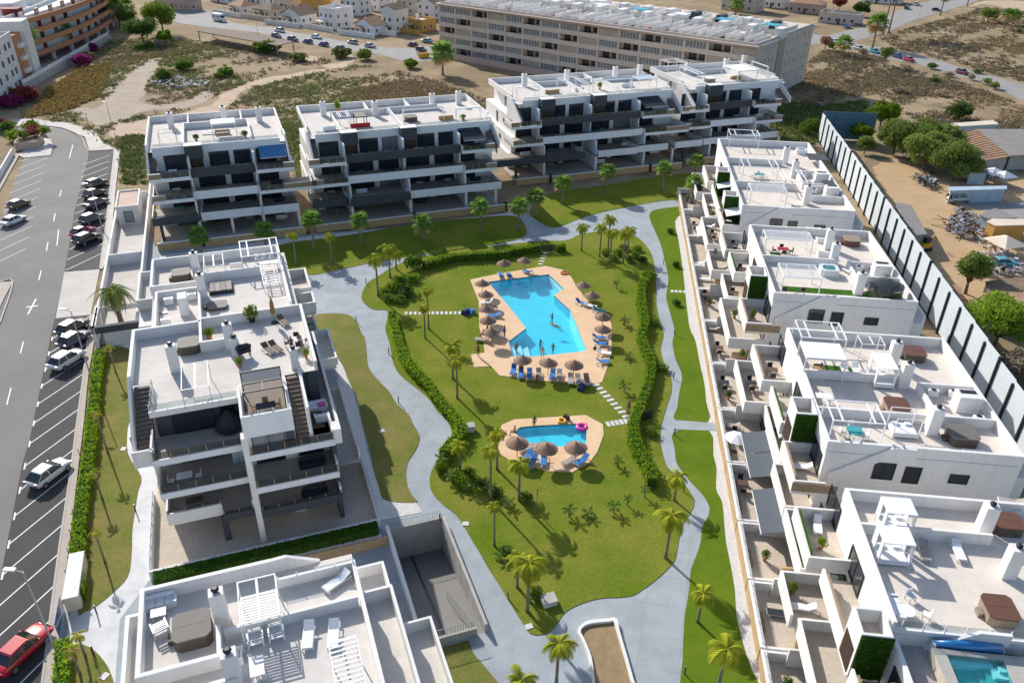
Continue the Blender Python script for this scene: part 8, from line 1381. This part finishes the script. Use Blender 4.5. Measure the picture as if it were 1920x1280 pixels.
for i, (zf, c, sx, sy, h, wl, rf, kd, lb) in enumerate([
    (ZA, (530, 95), 9, 8, 3.2, 'white_wall', 'roof_clay', 'hip', 'low white house with clay roof behind the camper van'), (ZA, (720, 120), 10, 8, 3.2, 'cream', 'roof_brown', 'hip', 'low cream house with brown roof right of the camper van'), (ZA, (930, 165), 10, 9, 3.4, 'white_wall', 'roof_brown', 'gable', 'white bungalow with brown gable roof along the far street'), (ZA, (1200, 195), 9, 9, 6.4, 'white_wall', 'roof_tile', 'flat', 'white two storey villa with balcony along the far street'), (ZA, (1440, 240), 9, 7, 3.2, 'shade_white', 'roof_clay', 'gable', 'low white villa with clay porch before the tower house'), (ZA, (1620, 225), 6, 8, 8.0, 'white_wall', 'roof_brown', 'gable', 'tall white tower house along the far street'), (ZA, (1800, 215), 9, 8, 3.4, 'ochre', 'roof_tile', 'flat', 'ochre yellow low house left of the beige block'),
    (ZA, (60, 60), 22, 6, 4.0, 'pinkish', 'roof_clay', 'gable', 'long pinkish house behind the bright tree'), (ZA, (640, 30), 12, 8, 3.4, 'white_wall', 'roof_clay', 'hip', 'clay roofed house at the top edge behind the first bungalow'), (ZA, (860, 60), 11, 8, 4.0, 'cream', 'roof_clay', 'gable', 'cream gabled house at the top edge'), (ZA, (1060, 90), 10, 8, 5.5, 'ochre', 'roof_tile', 'flat', 'ochre house behind the white villa'), (ZA, (1340, 100), 10, 8, 6.0, 'white_wall', 'roof_brown', 'gable', 'white gabled house behind the tower house'), (ZA, (1500, 70), 9, 8, 6.0, 'white_wall', 'roof_tile', 'flat', 'white flat roofed house at the top edge'), (ZA, (1740, 100), 10, 8, 6.0, 'cream', 'roof_clay', 'hip', 'cream house with clay roof at the top edge'), (ZA, (1880, 130), 8, 8, 6.0, 'white_wall', 'roof_brown', 'gable', 'white gabled house beside the beige block'), (ZA, (400, 10), 14, 8, 4.5, 'white_wall', 'roof_clay', 'hip', 'white house with clay roof at the top edge above the camper'),
    (ZT, (1260, 110), 14, 10, 4.0, 'pinkish', 'roof_clay', 'hip', 'pinkish house with orange roof beyond the beige block'), (ZT, (1560, 205), 16, 9, 3.2, 'beige_block', 'roof_sheet', 'flat', 'flat beige workshop beside the bright blue car'), (ZT, (680, 90), 16, 10, 8.0, 'beige_block', 'roof_sheet', 'flat', 'grey beige block peeking over the roof terraces'), (ZT, (960, 60), 12, 9, 4.5, 'white_wall', 'roof_clay', 'gable', 'white house beyond the roof terraces at the top edge'), (ZT, (1900, 20), 14, 9, 4.0, 'white_wall', 'roof_clay', 'hip', 'white house behind the palms at the top right'), (ZB, (700, 20), 12, 8, 3.5, 'white_wall', 'roof_clay', 'hip', 'low white house behind the tall palms at the top right')]):
    house(zf(*c), HA + (8 if i % 3 == 0 else 0), sx, sy, h, wl, rf, lb, kd, i < 7)
# canopy roof by the far street
cp_ = [P(*ZA(*q), 3.2) for q in ((190, 225), (770, 330), (890, 302), (290, 195))]; cc = sum(cp_, Vector()) / 4; e = thing('shelter', 'long dark felt canopy roof beside the far street', 'shelter', (cc.x, cc.y, 0)); MB().prism([(p.x - cc.x, p.y - cc.y) for p in cp_], 3.0, 3.25).make('roof', 'canopy_felt', e)
for p in cp_: MB().box(p.x * .97 + cc.x * .03 - cc.x - .15, p.x * .97 + cc.x * .03 - cc.x + .15, p.y * .97 + cc.y * .03 - cc.y - .15, p.y * .97 + cc.y * .03 - cc.y + .15, 0, 2.999).make('post', 'metal_grey', e)
# ------------------------------------------------------------ trees and bushes of the surroundings
tree(P(*ZC(1300, 400)), 8.5, 6.5, 'leaf_dark', 'big dark tree beside the court of the salmon building', None, seed=3); tree(P(*ZC(1470, 310)), 11.0, 7.5, 'leaf_bright', 'big bright green tree behind the dark one', None, seed=5); tree(P(*ZC(1495, 405)), 5.0, 3.2, 'leaf_bright', 'small bright tree right of the dark tree', None, seed=8, n=2600); tree(P(*ZC(1150, 250)), 7.0, 4.5, 'leaf_mid', 'tree between the palms beyond the salmon building', None, seed=9, n=3000)
for i, (x, y, m, r, h) in enumerate([(740, 590, 'leaf_magenta', 3.2, 3.0), (830, 470, 'leaf_magenta', 2.2, 2.6), (800, 540, 'leaf_grey', 2.4, 2.2), (240, 900, 'leaf_redbush', 3.6, 3.2), (120, 960, 'leaf_magenta', 3.4, 2.6), (250, 700, 'leaf_redbush', 2.0, 3.0), (60, 880, 'leaf_mid', 2.4, 3.0), (1350, 440, 'leaf_mid', 1.8, 2.0), (1440, 430, 'leaf_grey', 2.0, 2.0), (1260, 450, 'leaf_mid', 1.5, 1.5), (1480, 720, 'leaf_mid', 2.6, 2.6), (1660, 630, 'leaf_mid', 3.0, 2.6)]):
    bush(P(*ZC(x, y)), r, h, m, ['magenta bougainvillea at the court wall', 'small magenta bougainvillea on the court wall', 'grey green bush between the bougainvilleas', 'dark red bougainvillea by the left white building', 'purple bougainvillea at the left edge', 'red bush against the salmon corner', 'green bush at the foot of the left white building', 'green bush before the big dark tree', 'grey bush before the big dark tree', 'low green bush left of the grey one', 'round green bush among the rubble, the left of two', 'round green bush among the rubble, the right of two'][i], None, None, 'bush', 'bush', 900, .16)
for i, (x, y, r, h, m) in enumerate([(690, 380, 4.5, 3.4, 'leaf_mid'), (920, 440, 3.2, 2.2, 'scrub_green'), (1230, 410, 3.6, 2.6, 'scrub_green'), (1400, 430, 2.6, 3.0, 'leaf_olive'), (1730, 490, 2.6, 2.4, 'leaf_mid'), (410, 545, 2.6, 2.2, 'leaf_mid'), (340, 565, 1.4, 1.4, 'leaf_mid')]):
    bush(P(*ZA(x, y)), r, h, m, ['wide green bush at the right end of the canopy roof', 'low scrub beside the pale clearing', 'scrub left of the dirt track gap', 'grey green bush right of the dirt track gap', 'bush before the beige block wall', 'dark green bush right of the rubble', 'small bush beside the rubble'][i], None, None, 'bush', 'bush', 900, .16)
for i, (zf, x, y, h, r) in enumerate([(ZD, 740, 430, 8.0, 5.0), (ZD, 900, 470, 9.0, 6.4), (ZD, 1010, 570, 8.5, 5.6), (ZD, 1280, 665, 8.0, 6.0), (ZD, 1160, 460, 8.5, 5.2)]): tree(P(*zf(x, y)), h, r, 'leaf_olive', ORD[i] + ' tree from the left in the olive green group beside the scrapyard', 'trees beside the scrapyard', 1.6, 9000, .24, 20 + i)
tree(P(*ZD(620, 210)), 8.0, 4.6, 'leaf_bright', 'bright tree behind the blue end of the acoustic fence', None, 2.2, seed=31); tree(P(*ZD(430, 330)), 5.0, 3.0, 'leaf_bright', 'young bright tree right of the acoustic fence', None, 1.2, 2600, .25, 33); tree(P(*ZD(480, 420)), 4.0, 2.6, 'leaf_olive', 'pale young tree right of the acoustic fence', None, 1.0, 1800, .25, 34); tree(P(*ZE(640, 640)), 7.5, 2.8, 'leaf_olive', 'slender grey green tree before the tiled roofs', None, 2.0, 4200, .2, 36); tree(P(*ZE(840, 1020)), 7.5, 5.6, 'leaf_bright', 'broad bright tree at the right edge behind the fence', None, 2.0, 8200, .2, 37); tree(P(*ZE(1010, 1250)), 4.0, 3.5, 'leaf_grey', 'greyish bush tree at the right edge below the bright tree', None, .8, 3000, .2, 38)
tree(P(*ZB(1590, 200)), 6.0, 4.2, 'leaf_olive', 'round tree at the sandy clearing top right', None, 1.8, 2600, .3, 41); tree(P(*ZD(1330, 110)), 4.0, 4.0, 'leaf_dark', 'dark low tree beyond the long shed', None, .8, 2600, .25, 42); tree(P(*ZB(250, 90)), 6.0, 4.0, 'leaf_redbush', 'reddish tree beside the houses at the top right', None, 1.5, 2400, .3, 43); tree(P(*ZB(440, 150)), 6.5, 4.5, 'leaf_dark', 'dark trees behind the grey car at the top right', None, 1.5, 3000, .3, 44); tree(P(*ZB(130, 440)), 5.0, 2.6, 'leaf_rose', 'rust coloured tree beside the end of the beige block', None, 1.2, 2000, .25, 45); tree(P(*ZB(660, 600)), 6.5, 3.0, 'leaf_olive', 'sparse tree beside the pale field road', None, 2.6, 1500, .25, 46); tree(P(*ZB(200, 460)), 3.6, 2.6, 'leaf_dark', 'dark bush tree by the silver car', None, .8, 1800, .25, 47)
tree(P(*ZD(-20, 260)), 4.0, 3.0, 'leaf_mid', 'green bush tree left of the blue fence end', None, .8, 2400, .22, 48)
def fp(zf, b, t, lab, sc=1.0, kind='fan', n=None, dead=6): bp, tp = zf(*b), zf(*t); palm(kind, P(*bp), max(1.0, plumb(bp, tp)), lab, n, sc, None, 0, dead)
fp(ZC, (605, 455), (585, 275), 'fan palm before the salmon building balconies', 2.0); fp(ZC, (320, 640), (275, 320), 'tall fan palm before the left white building', 2.0); fp(ZC, (1010, 260), (985, 70), 'palm at the end of the salmon building, left of three', 1.8); fp(ZC, (1085, 240), (1070, 60), 'palm at the end of the salmon building, middle of three', 1.8); fp(ZC, (1170, 220), (1170, 60), 'palm at the end of the salmon building, right of three', 1.8)
fp(ZS, (155, 540), (150, 395), 'bushy fan palm at the corner of the beige block', 2.2, n=40); fp(ZB, (555, 430), (560, 220), 'thick fan palm at the corner of the two right roads', 2.3, n=40, dead=16); fp(ZB, (280, 500), (295, 400), 'fan palm beside the end of the beige block', 1.8); fp(ZB, (650, 310), (665, -60), 'tall palm trunk at the road corner, left of two', 2.0, dead=12); fp(ZB, (700, 300), (740, -90), 'tall palm trunk at the road corner, right of two', 2.0, dead=12); fp(ZB, (1740, 265), (1765, 150), 'fan palm on the sandy clearing', 1.8, dead=12); fp(ZB, (1810, 235), (1825, 150), 'smaller palm behind the one on the sandy clearing', 1.6); fp(ZB, (1165, 140), (1200, -20), 'palm trunk at the upper edge of the right field', 1.6); fp(ZT, (620, 130), (620, 60), 'bushy palm behind the roof terraces', 2.0); fp(ZB, (1405, 60), (1415, -30), 'palm trunk beside the upper right street', 1.4)
for i, (x, y) in enumerate([(50, 180), (180, 175), (205, 200), (90, 230), (25, 165)]): q = P(*Z1(x, 560 + y)); bush(q, 2.2, 2.2, rnd.choice(['leaf_mid', 'leaf_bright', 'leaf_redbush', 'leaf_olive']), ORD[i] + ' shrub from the left in the planting at the road bend', 'shrubs at the road bend')
for i in range(3): o = bush(FG.w(a0[0] + 1.4 + 2.0 * i, a0[1] + 3 + i), 1.7, 1.6, ['leaf_olive', 'leaf_redbush', 'leaf_bright'][i], ['olive green', 'reddish', 'bright green'][i] + ' shrub growing in the cream raised planter'); o.location.z = 1.7
# ------------------------------------------------------------ scrub: uncountable field growth
def inside(poly, x, y):
    r = np.zeros(len(x), bool); n = len(poly)
    for i in range(n):
        (x0, y0), (x1, y1) = poly[i], poly[(i + 1) % n]
        if y0 == y1: continue
        r ^= ((y0 > y) != (y1 > y)) & (x < (x1 - x0) * (y - y0) / (y1 - y0) + x0)
    return r
AVOID = [gpoly(Z1, [(1000, 640), (1260, 520), (1400, 460), (1820, 385), (1840, 395), (1640, 440), (1430, 490), (1290, 600), (1150, 660), (900, 760), (640, 770), (640, 700), (850, 660)]), gpoly(Z1, [(430, 610), (560, 600), (720, 410), (860, 330), (900, 350), (830, 470), (800, 560), (900, 590), (1060, 560), (1180, 500), (1200, 540), (1050, 610), (830, 620), (640, 690), (520, 700)]), gpoly(ZA, [(840, 410), (1080, 400), (1060, 450), (900, 430)]), gpoly(ZA, [(1290, 400), (1330, 400), (1330, 440), (1250, 490), (1110, 490), (1120, 460)])] + \
    [gpoly(ZB, [(200, 395), (900, 480), (1500, 650), (2000, 790), (2100, 980), (1700, 805), (950, 572), (200, 425)])]
def scrub(poly, n, m, label, size=.35, rad=.8, hgt=.6, per=12, noise=0.0, name='scrub'):
    xs = [p[0] for p in poly]; ys = [p[1] for p in poly]; x = NPR.uniform(min(xs), max(xs), n * 3); y = NPR.uniform(min(ys), max(ys), n * 3); ok = inside(poly, x, y)
    for a in AVOID: ok &= ~inside(a, x, y)
    if noise: ok &= (np.sin(x * .11 + noise) + np.sin(y * .13 - noise * 2) + np.sin((x + y) * .07 + noise * 3) + .8 * np.sin((x - y) * .31)) > NPR.uniform(-.9, 1.4, len(x))
    x, y = x[ok][:n], y[ok][:n]; r = rad * NPR.uniform(.4, 1.3, len(x)); c = np.repeat(np.stack([x, y, np.zeros_like(x)], 1), per, 0); rr = np.repeat(r, per)[:, None]; d = NPR.randn(len(c), 3) * np.array([.5, .5, .4]); d[:, 2] = np.abs(d[:, 2]) * hgt / rad; c = c + d * rr
    o = inst(name, leaf_mesh(name, c, size, m)); tag(o, label, 'vegetation', None, 'stuff')
fieldA = gpoly(ZID, [(75, 195), (130, 150), (215, 60), (330, 70), (480, 95), (600, 110), (760, 135), (830, 155), (915, 190), (918, 255), (560, 250), (550, 300), (275, 330), (225, 345), (228, 290), (150, 235), (90, 228)])
scrub(fieldA, 4200, 'scrub_green', 'green scrub over the field behind the far row', .28, 1.1, .5, 14, 1.3); scrub(fieldA, 1800, 'scrub_dry', 'straw coloured grass over the field behind the far row', .28, 1.0, .5, 12, 7.7); scrub(fieldA, 2600, 'scrub_brown', 'brown scrub over the field behind the far row', .33, 1.0, .5, 9, 4.1)
scrub(gpoly(ZC, [(330, 960), (420, 820), (600, 700), (720, 620), (900, 600), (1000, 560), (960, 700), (900, 850), (700, 960), (480, 1020), (230, 1060)]), 1500, 'scrub_gold', 'golden dry grass below the court wall', .35, 1.0, .6, 12); scrub(gpoly(ZC, [(1000, 480), (1200, 430), (1560, 400), (1900, 400), (1900, 560), (1500, 560), (1250, 560), (1000, 620)]), 1100, 'scrub_dry', 'dry grass beside the big trees', .35, 1.0, .5, 10, 2.0)
scrub(gpoly(ZID, [(640, 170), (760, 150), (840, 165), (915, 200), (915, 250), (860, 235), (700, 205)]), 1600, 'scrub_dry', 'dry scrub before the beige block', .28, 1.1, .7, 14); scrub(gpoly(ZID, [(225, 230), (270, 215), (272, 345), (230, 345)]), 700, 'scrub_green', 'green weeds between the street and the leftmost far block', .3, .8, .6, 12); scrub(gpoly(ZID, [(530, 235), (556, 230), (575, 345), (552, 350), (548, 300)]), 350, 'scrub_green', 'green weeds between the first two far blocks', .3, .8, .6, 12)
fieldB = gpoly(ZID, [(1545, 95), (1640, 105), (1720, 130), (1800, 155), (1900, 190), (1990, 230), (1980, 300), (1860, 260), (1760, 250), (1700, 215), (1620, 190), (1530, 200), (1470, 190), (1500, 130)])
scrub(fieldB, 2600, 'scrub_brown', 'brown scrub on the field right of the beige block', .26, 1.0, .6, 15, 2.2); scrub(fieldB, 2200, 'scrub_dry', 'dry grass on the field right of the beige block', .26, 1.0, .5, 15, 5.1); scrub(gpoly(ZID, [(1470, 190), (1530, 200), (1620, 190), (1640, 215), (1540, 215), (1530, 270), (1470, 270), (1440, 230)]), 800, 'scrub_green', 'dark green growth between the rightmost far block and the fence', .32, 1.0, .9, 12)
fieldC = gpoly(ZID, [(1640, 70), (1700, 55), (1850, 15), (2000, 30), (2000, 170), (1900, 150), (1800, 120), (1700, 100)])
scrub(fieldC, 2600, 'scrub_brown', 'brown scrub on the field at the top right', .28, 1.1, .6, 15, 3.2); scrub(fieldC, 2400, 'scrub_dry', 'dry grass on the field at the top right', .28, 1.1, .5, 15, 6.1)
for i, (x, y) in enumerate([(1050, 300), (1390, 440), (1500, 660), (1090, 620), (1240, 690), (1110, 745), (790, 840), (1180, 860), (1580, 760), (1650, 800), (750, 350), (1870, 300), (470, 490), (1440, 720), (330, 740)]):
    bush(P(*ZB(x, y)), rnd.uniform(1.2, 2.4), rnd.uniform(1.0, 1.8), rnd.choice(['leaf_dark', 'leaf_grey', 'leaf_grey', 'leaf_olive']), ORD[i] + ' low bush scattered over the dry fields at the right', 'low bushes on the dry fields at the right')
# ------------------------------------------------------------ scrapyard
def hut(poly_px, zf, h, wall, roof, label, name='shed', zt=None, over=.3, slope=0.0):
    q = [P(*zf(*p), h) for p in poly_px]; c = sum(q, Vector()) / len(q); e = thing(name, label, 'shed' if name != 'container' else 'container', (c.x, c.y, -.03)); l = [(p.x - c.x, p.y - c.y) for p in q]
    MB().prism([(x * .94, y * .94) for x, y in l], 0, h - .02).make('wall', wall, e); MB().prism(l, h - .019, h + .12).make('roof', roof, e); return e, c, l
hut([(1105, 165), (1640, 125), (1695, 160), (1175, 190)], ZD, 2.6, 'shed_blue', 'cream', 'long pale shed behind the olive trees'); e, c, l = hut([(1190, 300), (1495, 205), (1795, 450), (1480, 500)], ZD, 3.0, 'concrete', 'roof_clay', 'large brown corrugated roof beside the olive trees'); 
for k in range(14): t = k / 14; a, b_ = Vector(l[0]).lerp(Vector(l[3]), t), Vector(l[1]).lerp(Vector(l[2]), t); MB().bar((a.x, a.y, 3.16), (b_.x, b_.y, 3.16), .09).make('roof_rib', 'roof_clay', e)
hut([(1500, 205), (1930, 205), (2100, 430), (1800, 445)], ZD, 3.2, 'concrete', 'roof_sheet', 'large grey sheet roof at the right edge'); hut([(1440, 540), (1590, 560), (1590, 600), (1430, 590)], ZD, 2.4, 'shed_blue', 'roof_sheet', 'small blue shed under the olive trees')
e, c, l = hut([(1240, 725), (1765, 715), (1765, 745), (1245, 760)], ZD, 2.4, 'shed_blue', 'shed_blue', 'long pale blue container behind the silver van', 'container')
for i, (zf, x, y, s_, m) in enumerate([(ZD, 1650, 570, 2.0, 'white_fabric'), (ZD, 1750, 600, 1.8, 'white_fabric'), (ZE, 930, 260, 2.4, 'cream')]):
    p = P(*zf(x, y), 2.4); e = thing('canvas_tent', ['white pointed tent left of two beside the big roofs', 'white pointed tent right of two beside the big roofs', 'cream pointed tent above the scrap heap'][i], 'tent', (p.x, p.y, -.03), .3); MB().add([(-s_, -s_, 2.0), (s_, -s_, 2.0), (s_, s_, 2.0), (-s_, s_, 2.0), (0, 0, 3.0)], [(3, 2, 1, 0), (0, 1, 4), (1, 2, 4), (2, 3, 4), (3, 0, 4)]).make('canvas', m, e)
    for a in (-1, 1):
        for b_ in (-1, 1): MB().bar((a * s_ * .95, b_ * s_ * .95, 0), (a * s_ * .95, b_ * s_ * .95, 2.0), .04).make('pole', 'metal_white', e)
hut([(735, 90), (850, 40), (1010, 110), (800, 115)], ZE, 2.6, 'shed_blue', 'roof_sheet', 'grey roofed shed with white side behind the scrap heap'); hut([(790, 135), (830, 115), (1080, 120), (1080, 160), (850, 165)], ZE, 2.8, 'ochre', 'cream', 'yellow wooden container behind the scrap heap', 'container')
hut([(470, 560), (620, 600), (600, 720), (560, 700)], ZE, 3.4, 'cream', 'roof_clay', 'tiled roof close behind the acoustic fence'); e, c, l = hut([(760, 640), (900, 640), (1060, 640), (1060, 760), (760, 720)], ZE, 3.4, 'cream', 'roof_clay', 'tiled house roof right of the slender tree'); hut([(780, 560), (900, 540), (1060, 530), (1060, 625), (800, 620)], ZE, 3.0, 'cream', 'roof_brown', 'open topped brown roof below the scrap heap'); hut([(640, 760), (720, 760), (740, 860), (660, 860)], ZE, 3.4, 'cream', 'roof_clay', 'small tiled roof behind the bright tree')
hut([(150, 0), (260, 20), (370, 225), (280, 235), (170, 60)], ZE, 2.8, 'metal_grey', 'roof_sheet', 'striped grey sheet roof close to the acoustic fence')
def junk(poly, n, label, mats, smin=.2, smax=1.0, hh=1.4, zf=ZE):
    q = gpoly(zf, poly); xs = [p[0] for p in q]; ys = [p[1] for p in q]
    for mi, m in enumerate(mats):
        mb = MB(); k = 0
        while k < n // len(mats):
            x, y = rnd.uniform(min(xs), max(xs)), rnd.uniform(min(ys), max(ys))
            if not inside(q, np.array([x]), np.array([y]))[0]: continue
            k += 1; a, s_ = rnd.uniform(0, 6.28), rnd.uniform(smin, smax); z = rnd.uniform(0, hh); d = Vector((math.cos(a), math.sin(a), rnd.uniform(-.3, .5))).normalized()
            if rnd.random() < .4: mb.bar((x, y, z + .1), (x + d.x * s_ * 3, y + d.y * s_ * 3, max(.05, z + .1 + d.z * s_)), .06)
            else: w_ = Vector((-d.y, d.x, 0)) * s_ * .4; p = Vector((x, y, z)); mb.add([p - w_, p + w_, p + w_ + d * s_, p - w_ + d * s_, p - w_ + Vector((0, 0, .25)), p + w_ + Vector((0, 0, .25)), p + w_ + d * s_ + Vector((0, 0, .3)), p - w_ + d * s_ + Vector((0, 0, .3))], [(3, 2, 1, 0), (4, 5, 6, 7), (0, 1, 5, 4), (1, 2, 6, 5), (2, 3, 7, 6), (3, 0, 4, 7)])
        o = mb.make('scrap_heap', m); tag(o, label[mi], 'scrap', None, 'stuff')
junk([(480, 150), (620, 70), (770, 170), (760, 310), (640, 250), (540, 240)], 260, ['pale metal bars in the upper scrap heap', 'grey metal pieces in the upper scrap heap', 'brown pieces in the upper scrap heap'], ['galvanised', 'metal_grey', 'furn_brown'], .2, .9, 1.2); junk([(560, 470), (700, 430), (800, 340), (1000, 400), (1050, 540), (800, 520), (640, 500)], 330, ['pale rubbish in the lower scrap heap', 'dark rubbish in the lower scrap heap', 'brown rubbish in the lower scrap heap'], ['white_concrete', 'metal_grey', 'pinkish'], .2, .8, 1.0); junk([(900, 640), (1080, 620), (1140, 760), (1000, 720)], 120, ['pale junk under the olive trees', 'dark junk under the olive trees'], ['galvanised', 'metal_dark'], .2, .7, 1.0, ZD); junk([(1350, 760), (1560, 680), (1700, 720), (1900, 720), (1850, 790), (1600, 800)], 140, ['pale rubble on the field behind the far row', 'grey rubble on the field behind the far row'], ['white_concrete', 'concrete'], .3, 1.0, .4, ZC)
e = thing('digger', 'small yellow machine standing behind the acoustic fence', 'digger', P(*ZE(340, 330)), .4); MB().box(-1.0, 1.0, -.7, .7, .5, 1.3).make('body', 'yellow_plastic', e); MB().box(-.3, .7, -.55, .55, 1.301, 2.2).make('cab', 'metal_dark', e); MB().tube([(.9, 0, 1.2), (1.8, 0, 2.3), (2.6, 0, 1.4)], .12, 6).make('arm', 'yellow_plastic', e)
for s in (-1, 1): MB().box(-1.1, 1.1, s * .75 - .15, s * .75 + .15, 0, .499).make('track', 'metal_dark', e)
